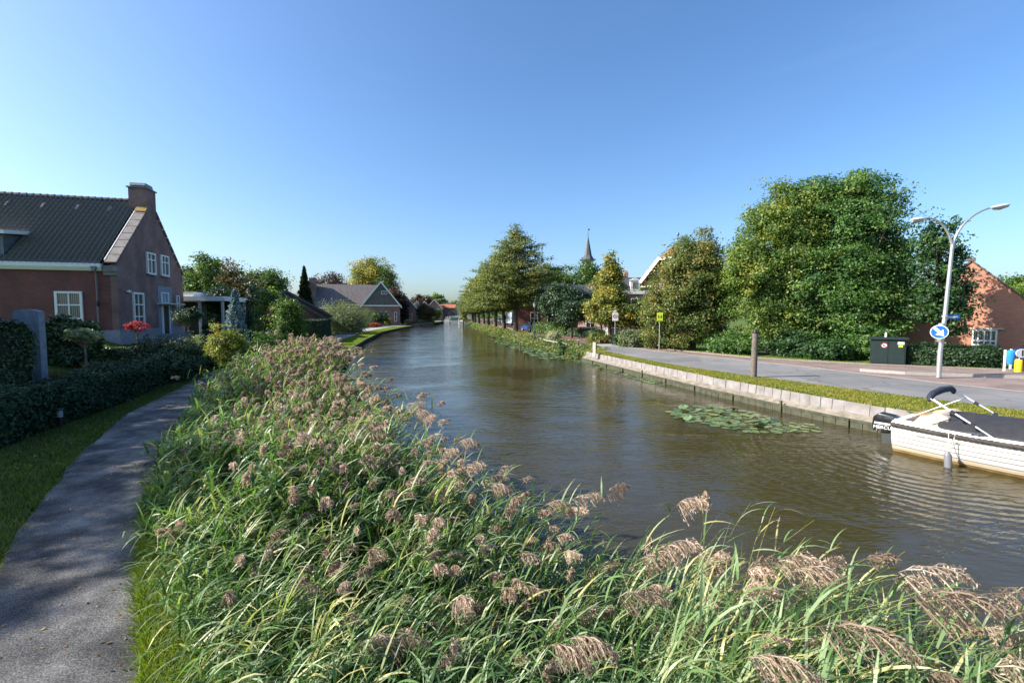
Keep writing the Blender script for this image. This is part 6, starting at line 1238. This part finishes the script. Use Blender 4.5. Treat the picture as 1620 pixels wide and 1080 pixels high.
# ------------------------------------------------------------------ water lilies
rng = np.random.default_rng(5)
def pad_mesh(seed):
    rg = random.Random(seed); n = 14; V = [(0, 0, .0)]; g = .22
    for k in range(n + 1):
        a = g + (2 * math.pi - 2 * g) * k / n; r = 1 + rg.uniform(-.04, .04); V.append((math.cos(a) * r, math.sin(a) * r, .05 * rg.uniform(-.2, 1) ** 2))
    me = bpy.data.meshes.new('lily_pad'); me.from_pydata(V, [], [(0, k, k + 1) for k in range(1, n + 1)])
    a_ = me.attributes.new('rnd', 'FLOAT', 'POINT'); a_.data.foreach_set('value', [rg.random()] * len(V)); me.materials.append(L['lily']); return me
PM = [pad_mesh(k) for k in range(14)]
lily = []
def lily_px(px, py): p = at(px, py, WZ); return p.x, p.y
poly = [(1058, 652), (1085, 643), (1130, 641), (1190, 652), (1240, 668), (1290, 672), (1292, 682), (1250, 684), (1190, 685), (1140, 676), (1100, 668), (1070, 664)]
def inside(x, y, P_):
    c = False
    for i in range(len(P_)):
        (x1, y1), (x2, y2) = P_[i], P_[i - 1]
        if (y1 > y) != (y2 > y) and x < (x2 - x1) * (y - y1) / (y2 - y1) + x1: c = not c
    return c
PW_ = [lily_px(*p) for p in poly]; xs = [p[0] for p in PW_]; ysw = [p[1] for p in PW_]
rg = random.Random(9); tries = 0
while len(lily) < 175 and tries < 20000:
    tries += 1; x, y = rg.uniform(min(xs), max(xs)), rg.uniform(min(ysw), max(ysw))
    if not inside(x, y, PW_): continue
    r = rg.uniform(.09, .17)
    if any((x - a) ** 2 + (y - b) ** 2 < (.72 * (r + c)) ** 2 for a, b, c in lily): continue
    lily.append((x, y, r))
while len(lily) < 295:
    y = rg.uniform(21, 34); x = XR(y) - rg.uniform(.05, .9) * (.4 + .6 * rg.random()); r = rg.uniform(.09, .16)
    if any((x - a) ** 2 + (y - b) ** 2 < (.7 * (r + c)) ** 2 for a, b, c in lily): continue
    lily.append((x, y, r))
for i, (x, y, r) in enumerate(lily):
    o = bpy.data.objects.new('lily_pad', PM[i % 14]); COL.objects.link(o); up = rg.random() < .12; o.location = (x, y, WZ + .008 + rg.random() * .012 + (.03 if up else 0)); o.scale = (r, r, r); o.rotation_euler = (rg.uniform(-.5, .5) * (1 if up else .06), rg.uniform(-.5, .5) * (1 if up else .06), rg.uniform(0, 6.28))
    tag(o, 'round green lily pad floating on the canal near the road wall', 'lily pad', 'water lily pads by the road wall')
P_ = []; 
for k in range(2600):
    y = rng.uniform(33, 74); x = XR(y) - .1 - rng.random() ** 1.3 * (2.9 if y < 60 else 1.8); r = rng.uniform(.10, .2); a0 = rng.uniform(0, 6.28); z = WZ + .006 + rng.random() * .03; t1, t2 = rng.normal(0, .10, 2)
    for j in range(6):
        a, b = a0 + j / 6 * 5.9, a0 + (j + 1) / 6 * 5.9; P_ += [(x, y, z), (x + math.cos(a) * r, y + math.sin(a) * r, z + r * (t1 * math.cos(a) + t2 * math.sin(a))), (x + math.cos(b) * r, y + math.sin(b) * r, z + r * (t1 * math.cos(b) + t2 * math.sin(b)))]
P_ = np.array(P_); tag(fast_mesh('floating_leaves', P_, 3, np.repeat(rng.random(len(P_) // 18), 18), L['lily']), 'mass of small floating leaves below the planted right bank', 'water plants', kind='stuff')

# ------------------------------------------------------------------ grass
def blades(name, label, X, Y, Zb, h, w, mat, rng, lean=.35, cat='grass'):
    n = len(X); B = np.stack([X, Y, Zb], 1); a = rng.uniform(0, 6.28, n); W_ = np.stack([np.cos(a), np.sin(a), 0 * a], 1) * w[:, None]; ln = np.stack([rng.normal(0, lean, n), rng.normal(0, lean, n), np.ones(n)], 1) * h[:, None]
    Mx = B + ln * .5 + np.array([0, 0, .0]); T = B + ln * np.array([1.25, 1.25, .92]); V = np.stack([B - W_, B + W_, Mx + W_ * .7, Mx - W_ * .7], 1); V2_ = np.stack([Mx - W_ * .7, Mx + W_ * .7, T, T], 1)
    return tag(fast_mesh(name, np.concatenate([V.reshape(-1, 3), V2_.reshape(-1, 3)]), 4, np.tile(np.repeat(rng.random(n), 4), 2), mat), label, cat, kind='stuff')
rng = np.random.default_rng(21)
n = 60000; y = 4 + 18 * rng.random(n) ** 1.3; xl_, xr_ = XH(y) + .0, PR(y) - PW(y) + .05; x = xl_ + (xr_ - xl_) * rng.random(n); blades('verge_grass', 'shaded green grass verge between the path and the low hedge', x, y, zl(x, y), rng.uniform(.03, .09, n), .0035 + .0005 * y, L['blade'], rng)
n = 70000; y = 2.0 + 17 * rng.random(n) ** 1.8; x = PR(y) - .09 + np.abs(rng.normal(0, .24, n)) + .0; x = np.where(rng.random(n) < .06, PR(y) - .05 - rng.random(n) * .10, x); blades('path_edge_grass', 'bright green grass along the foot of the reed bed', x, y, zl(x, y), rng.uniform(.05, .17, n), .003 + .0006 * y, L['lawn'], rng, .5)
n = 85000; y = 9.3 + 24 * rng.random(n) ** 1.5; rn_ = np.interp(y, [q[1] for q in RN[::-1]], [q[0] for q in RN[::-1]]); x0 = XR(y) + .46; x = x0 + (rn_ + .02 - x0) * rng.random(n); k = x > x0
blades('strip_grass', 'grass strip between the canal wall and the asphalt road', x[k], y[k], zr(x[k], y[k]), rng.uniform(.03, .09, k.sum()), .003 + .0007 * y[k], L['strip'], rng)
n = 60000; y = 33 + 85 * rng.random(n) ** 1.6; x0, x1 = PR(y) + .02, XL(y) - .05; x = x0 + (x1 - x0) * rng.random(n); blades('lawn_grass', 'sunlit lawn strip between the far footpath and the canal', x, y, zl(x, y), rng.uniform(.03, .07, n), .006 + .0006 * y, L['lawn'], rng)
n = 24000; y = 21 + 12 * rng.random(n); po = np.interp(y, [q[1] for q in PO[::-1]], [q[0] for q in PO[::-1]]); x = po + .08 + rng.random(n) * 1.1; k = y < 33; blades('pavement_grass', 'thin grass edge behind the brick pavement', x[k], y[k], zr(x[k], y[k]), rng.uniform(.03, .10, k.sum()), .012 + 0 * x[k], L['lawn'], rng)
n = 30000; y = 20 + 14 * rng.random(n); x = XH(y) - 2 - rng.random(n) * 9; blades('garden_grass', 'garden lawn in front of the big brick house', x, y, zl(x, y), rng.uniform(.03, .06, n), .012 + 0 * x, L['blade'], rng)

# fallen leaves
n = 2600; y = 2.5 + 16 * rng.random(n) ** 1.3; x = np.where(rng.random(n) < .2, PR(y) - rng.random(n) ** 2.2 * 1.6, XH(y) + rng.random(n) * 1.2); Pf = np.stack([x, y, zl(x, y) + .045], 1)
n2 = 3000; y = 10 + 22 * rng.random(n2); x = XR(y) + .1 + np.abs(rng.normal(0, .6, n2)); z = np.where(x - XR(y) < .33, -.385, .0); Pf = np.concatenate([Pf, np.stack([x, y, z], 1)])
n3 = 2200; y = 21 + 13 * rng.random(n3); po = np.interp(y, [q[1] for q in PO[::-1]], [q[0] for q in PO[::-1]]); x = po - np.abs(rng.normal(0, .9, n3)); Pf = np.concatenate([Pf, np.stack([x, y, np.full(n3, .02)], 1)])
L['fallen'] = leafm('fallen_leaves', [(.10, .05, .02), (.26, .14, .04), (.42, .28, .06)], trans=.1)
tag(leaves('fallen_leaves', Pf, np.tile([0, 0, 1.], (len(Pf), 1)), .038, rng.random(len(Pf)), L['fallen'], None, jit=.25, rng=rng), 'scattered brown fallen leaves on the path, verge and canal wall ledge', 'fallen leaves', kind='stuff')
# ------------------------------------------------------------------ the reed bed
def reed_mesh(rng, B, H, leanv, lod, plume, droop):
    """arrays of stems: base points, heights, lean vectors (horizontal), level of detail, plume size (0 = none)"""
    Q = {'leaf': [], 'plume': [], 'stalk': []}; Rn = {'leaf': [], 'plume': [], 'stalk': []}
    n = len(B)
    def curve(i, t):      # i index array, t array
        z = H[i] * (t - .10 * t * t); l_ = leanv[i] * (H[i] * t ** 1.9)[:, None]; return B[i] + np.stack([l_[:, 0], l_[:, 1], z - np.linalg.norm(leanv[i], axis=1) * H[i] * .28 * t ** 2.6], 1)
    def ribbons(C, Wd, key, r):      # C: list of (m,3) rings, Wd: list of (m,3) half-width vectors
        for k in range(len(C) - 1):
            Q[key].append(np.stack([C[k] - Wd[k], C[k] + Wd[k], C[k + 1] + Wd[k + 1], C[k + 1] - Wd[k + 1]], 1)); Rn[key].append(r)
    # stalks: two crossed ribbons
    I = np.arange(n); ts = [0, .3, .6, .85, 1.0]
    for c_ in (np.array([1., 0, 0]), np.array([0, 1., 0])):
        C = [curve(I, np.full(n, t)) for t in ts]; ribbons(C, [np.tile(c_ * .0035 * (1.15 - .6 * t), (n, 1)) * lod[:, None] for t in ts], 'stalk', rng.random(n))
    # leaves
    for j in range(11):
        t = .18 + .80 * (j + rng.random(n) * .8) / 11; ok = rng.random(n) < .93; i = I[ok]; t = t[ok]; m = len(i); p = curve(i, t)
        az = rng.uniform(0, 6.28, m); d = np.stack([np.cos(az), np.sin(az), np.zeros(m)], 1) + np.array([.85, -.45, 0]); d = unit(d); Ln = rng.uniform(.28, .60, m) * (1.05 - .35 * t); w = rng.uniform(.0055, .0125, m) * np.minimum(lod[i], 1.55)
        side = unit(np.cross(d, np.array([0, 0, 1.])) + rng.normal(0, .35, (m, 3))); e0 = rng.uniform(.55, 1.45, m); dr = rng.uniform(.35, 1.9, m) * droop
        C = []; Wd = []; cur = p.copy(); K = 5
        for k in range(K + 1):
            s = k / K; C.append(cur.copy()); prof = (.55 + .45 * min(1, s * 4)) * (1 - s ** 2.2) + .02; Wd.append(side * (w * prof)[:, None])
            el = e0 - dr * (s + .1) ** 1.1; cur = cur + (d * np.cos(el)[:, None] + np.array([0, 0, 1.]) * np.sin(el)[:, None]) * (Ln / K)[:, None]
        r = np.clip(.35 * rng.random(m) + .30 * t + rng.normal(.08, .19, m) + (rng.random(m) < .03) * .55, 0, 1); ribbons(C, Wd, 'leaf', r)
    # plumes: rachis continues the stem and nods; branchlets hang to one side
    i = I[plume > 0]; m = len(i)
    if m:
        tip = curve(i, np.ones(m)); tan = unit(curve(i, np.ones(m)) - curve(i, np.full(m, .93))); nod = unit(np.concatenate([leanv[i] + rng.normal(0, .12, (m, 2)), np.full((m, 1), -.35)], 1)); PL = plume[i]; near = lod[i] < 1.3
        rch = [tip]
        for k in range(6): dd_ = unit(tan * (1 - k / 6 * .8) + nod * (k / 6 * 1.0)); rch.append(rch[-1] + dd_ * (PL / 6)[:, None])
        rr = rng.random(m)
        ribbons(rch, [np.tile([0, 0, .0025], (m, 1)) * lod[i][:, None] for _ in rch], 'plume', rr)
        nb = 60
        for b in range(nb):
            s = (b + rng.random(m)) / nb * 6 * .98; k0 = s.astype(int); f = (s - k0)[:, None]; R_ = np.stack(rch, 0); c = R_[k0, np.arange(m)] * (1 - f) + R_[np.minimum(k0 + 1, 6), np.arange(m)] * f
            sel = near if b % 3 else np.ones(m, bool)
            if not sel.any(): continue
            c = c[sel]; q = sel.sum(); ax = unit(nod[sel] + tan[sel]); out = unit(rng.normal(0, 1, (q, 3)) + np.array([0, 0, -.5])); out = unit(out - ax * (out * ax).sum(1)[:, None]); fr_ = s[sel] / 6; bl_ = PL[sel] * (.42 * (1 - fr_) ** .8 + .12) * rng.uniform(.7, 1.2, q); wd = (.0030 * lod[i][sel])
            cur = c.copy(); C = [c.copy()]; 
            for k in range(3): dv = unit(ax * .75 + out * (.75 - .22 * k) + np.array([0, 0, -.16 - .30 * k])); cur = cur + dv * (bl_ / 3)[:, None]; C.append(cur.copy())
            sd = unit(np.cross(ax, rng.normal(0, 1, (q, 3)))); ribbons(C, [sd * (wd * g_)[:, None] for g_ in (.5, 1.3, 1.9, .7)], 'plume', np.clip(rr[sel] * .5 + rng.random(q) * .5, 0, 1))
            for h_ in range(6):      # spikelets along the branchlet
                u = rng.uniform(.2, 1.0, q); ki = np.minimum((u * 3).astype(int), 2); ff = (u * 3 - ki)[:, None]; CC = np.stack(C, 0); a = CC[ki, np.arange(q)] * (1 - ff) + CC[ki + 1, np.arange(q)] * ff
                dv = unit(rng.normal(0, .6, (q, 3)) + ax * .5 + np.array([0, 0, -.8])); ln = rng.uniform(.016, .032, q) * np.sqrt(lod[i][sel]); w2 = unit(np.cross(dv, rng.normal(0, 1, (q, 3)))) * (wd * 1.5)[:, None]; e = a + dv * ln[:, None]
                Q['plume'].append(np.stack([a, a + dv * (ln * .5)[:, None] + w2, e, a + dv * (ln * .5)[:, None] - w2], 1)); Rn['plume'].append(np.clip(rr[sel] * .45 + rng.random(q) * .55, 0, 1))
    out = {}
    for k in Q:
        if Q[k]: V = np.concatenate(Q[k]).reshape(-1, 3); r = np.concatenate(Rn[k]); out[k] = (V, np.repeat(r, 4))
    return out
def ZT(x, y):      # height of the top of the reeds
    z = .05 + .95 * sm((y - 2.9) / 3.6) + 1.05 * sm((y - 9) / 6); z = z + (.85 * sm((x - .2) / 1.6)) * (1 - sm((y - 3.4) / 1.6))
    wd = 1.0 + 1.6 * sm((y - 6) / 4); z = z - (.6 + .45 * sm((y - 7) / 3)) * (1 - sm((x - PR(y) - .1) / wd))
    z = z + .26 * np.sin(x * 1.9 + y * .7) * np.cos(y * 1.3 - x * .6) + .13 * np.sin(x * 4.1 - y * 3.3)
    return z
rng = np.random.default_rng(33); Bs = []
N = 36000; y = 1.1 + 20.5 * rng.random(N) ** 1.35; xa, xb = PR(y) + np.where(y < 4.4, .20, .05), XL(y) + .25; xb = np.minimum(xb, 5.6); x = xa + (xb - xa) * rng.random(N)
dens = np.clip(84 - 3.0 * y, 30, 76) * np.where((x > .4) & (y < 4.2), 1.5, 1); area_w = (xb - xa)
pdf = 1 / (1.35 * 20.5 * ((y - 1.1) / 20.5 + 1e-6) ** (.35 / 1.35)); keep = rng.random(N) < np.clip(dens * area_w / (N * pdf * 1.0) * 1.0, 0, 1)
far_ok = (y < 19.5 + 1.5 * np.sin(x * 3)); cam_ok = (x ** 2 + y ** 2) > 1.55 ** 2; keep &= far_ok & cam_ok; x, y = x[keep], y[keep]
zt = ZT(x, y) + rng.normal(0, .16, len(x)); zb = zl(x, y); zb = np.where(x > XL(y), -.95, zb) - .03; H = np.clip(zt - zb, .55, 2.9)
lean = np.stack([rng.normal(.26, .16, len(x)), rng.normal(-.10, .16, len(x))], 1); edge = 1 - sm((x - PR(y) - .4) / .8); lean[:, 0] -= edge * rng.uniform(.15, .55, len(x)); fr_ = (1 - sm((y - 2.2) / 2.2)) * (x > .6); lean[:, 0] += fr_ * .18; lean[:, 1] -= fr_ * .1
# keep stems' tips out of the lens
tipx = x + lean[:, 0] * H; tipy = y + lean[:, 1] * H; tz = zb + H * .9; ok = ~((np.hypot(tipx, tipy) < 1.5)) & ~((tipy < 1.6) & (tz > .9)); x, y, zb, H, lean, edge = x[ok], y[ok], zb[ok], H[ok], lean[ok], edge[ok]
lod = np.clip(y / 4.2, .9, 3.0); pl = np.where(rng.random(len(x)) < np.clip(.14 + .042 * y, .2, .60), rng.uniform(.14, .24, len(x)), 0); pl = np.where((y < 3.4), np.where(rng.random(len(x)) < .09, rng.uniform(.18, .28, len(x)), 0), pl)
pl = np.where((edge > .12) & (rng.random(len(x)) < .88), 0, pl) if len(edge) == len(x) else pl
B = np.stack([x, y, zb], 1)
print('REEDS', len(x), 'plumes', (pl > 0).sum())
g = reed_mesh(rng, B, H, lean, lod, pl, 1.0)
RB = thing('reed_bed', 'dense bed of flowering reeds filling the bank in front of the water', 'reed bed', (0, 0, 0)); RB['kind'] = 'stuff'
fast_mesh('leaves', g['leaf'][0], 4, g['leaf'][1], L['reed'], RB); fast_mesh('stalks', g['stalk'][0], 4, g['stalk'][1], L['stalk'], RB); fast_mesh('plumes', g['plume'][0], 4, g['plume'][1], L['plume'], RB)
# single reeds: each has stalk, leaves and plume of its own
def single_reed(seed, H_, lx, ly, pls):
    r = np.random.default_rng(seed); g = reed_mesh(r, np.zeros((1, 3)), np.array([H_]), np.array([[lx, ly]]), np.array([.85]), np.array([pls]), .9); t = thing('tall_reed', '', 'reed', (0, 0, 0))
    for k, nm in (('stalk', 'stalk'), ('leaf', 'leaves'), ('plume', 'plume')): fast_mesh(nm, g[k][0], 4, g[k][1], L[{'stalk': 'stalk', 'leaf': 'reed', 'plume': 'plume'}[k]], t)
    return t
protos = [single_reed(500 + k, *a) for k, a in enumerate([(2.3, .45, -.05, .36), (2.1, .6, .0, .38), (2.2, .35, -.15, .32), (1.9, .5, .1, .34), (2.4, .25, -.05, .28), (2.0, .62, -.12, .40)])]
# wanted plume positions in the picture (pixel column, row, distance)
want = [(1420, 905, 2.45, 0), (1440, 945, 2.35, 1), (1545, 935, 2.6, 5), (1500, 970, 2.4, 3), (1290, 990, 2.15, 1), (1180, 1040, 2.0, 2), (1250, 905, 2.7, 2), (1225, 895, 2.9, 4), (1180, 905, 2.9, 3), (1010, 885, 3.2, 2), (1070, 800, 3.5, 4), (1050, 870, 3.1, 4), (975, 945, 2.9, 3), (900, 1010, 2.6, 2),
        (960, 780, 4.6, 3), (905, 790, 4.7, 0), (860, 800, 4.8, 2), (775, 770, 4.9, 2), (735, 745, 5.0, 4), (700, 720, 5.4, 4), (725, 700, 5.6, 2), (672, 665, 6.3, 4), (655, 655, 6.8, 2), (640, 640, 7.4, 0), (720, 950, 3.4, 4), (600, 1020, 3.0, 3), (870, 1020, 2.7, 2), (455, 930, 3.7, 3), (1640, 960, 2.3, 1), (1560, 1060, 2.0, 0)]
for i, (px, py, D, k) in enumerate(want):
    src = protos[k]; tp = atd(px, py, D); Hh, lx, ly = [(2.3, .45, -.05), (2.1, .6, .0), (2.2, .35, -.15), (1.9, .5, .1), (2.4, .25, -.05), (2.0, .62, -.12)][k]
    tx, ty, tz_ = lx * Hh, ly * Hh, Hh * .9 - math.hypot(lx, ly) * Hh * .28
    rz = rg.uniform(-.5, .35); c_, s_ = math.cos(rz), math.sin(rz); loc = (tp.x - (tx * c_ - ty * s_), tp.y - (tx * s_ + ty * c_), tp.z - tz_)
    sc = 1.0
    gz = Z(loc[0], loc[1]); 
    if loc[2] > gz: sc = (tp.z - gz) / tz_; loc = (tp.x - (tx * c_ - ty * s_) * sc, tp.y - (tx * s_ + ty * c_) * sc, gz - .02)
    o = copy_thing(src, loc, rz=rz, scale=min(sc, 1.25)); o['label'] = 'single tall reed with a nodding pinkish plume standing out of the reed bed'; o['group'] = 'tall reeds in front'
for p_ in protos:
    for c in list(p_.children): bpy.data.objects.remove(c)
    bpy.data.objects.remove(p_)
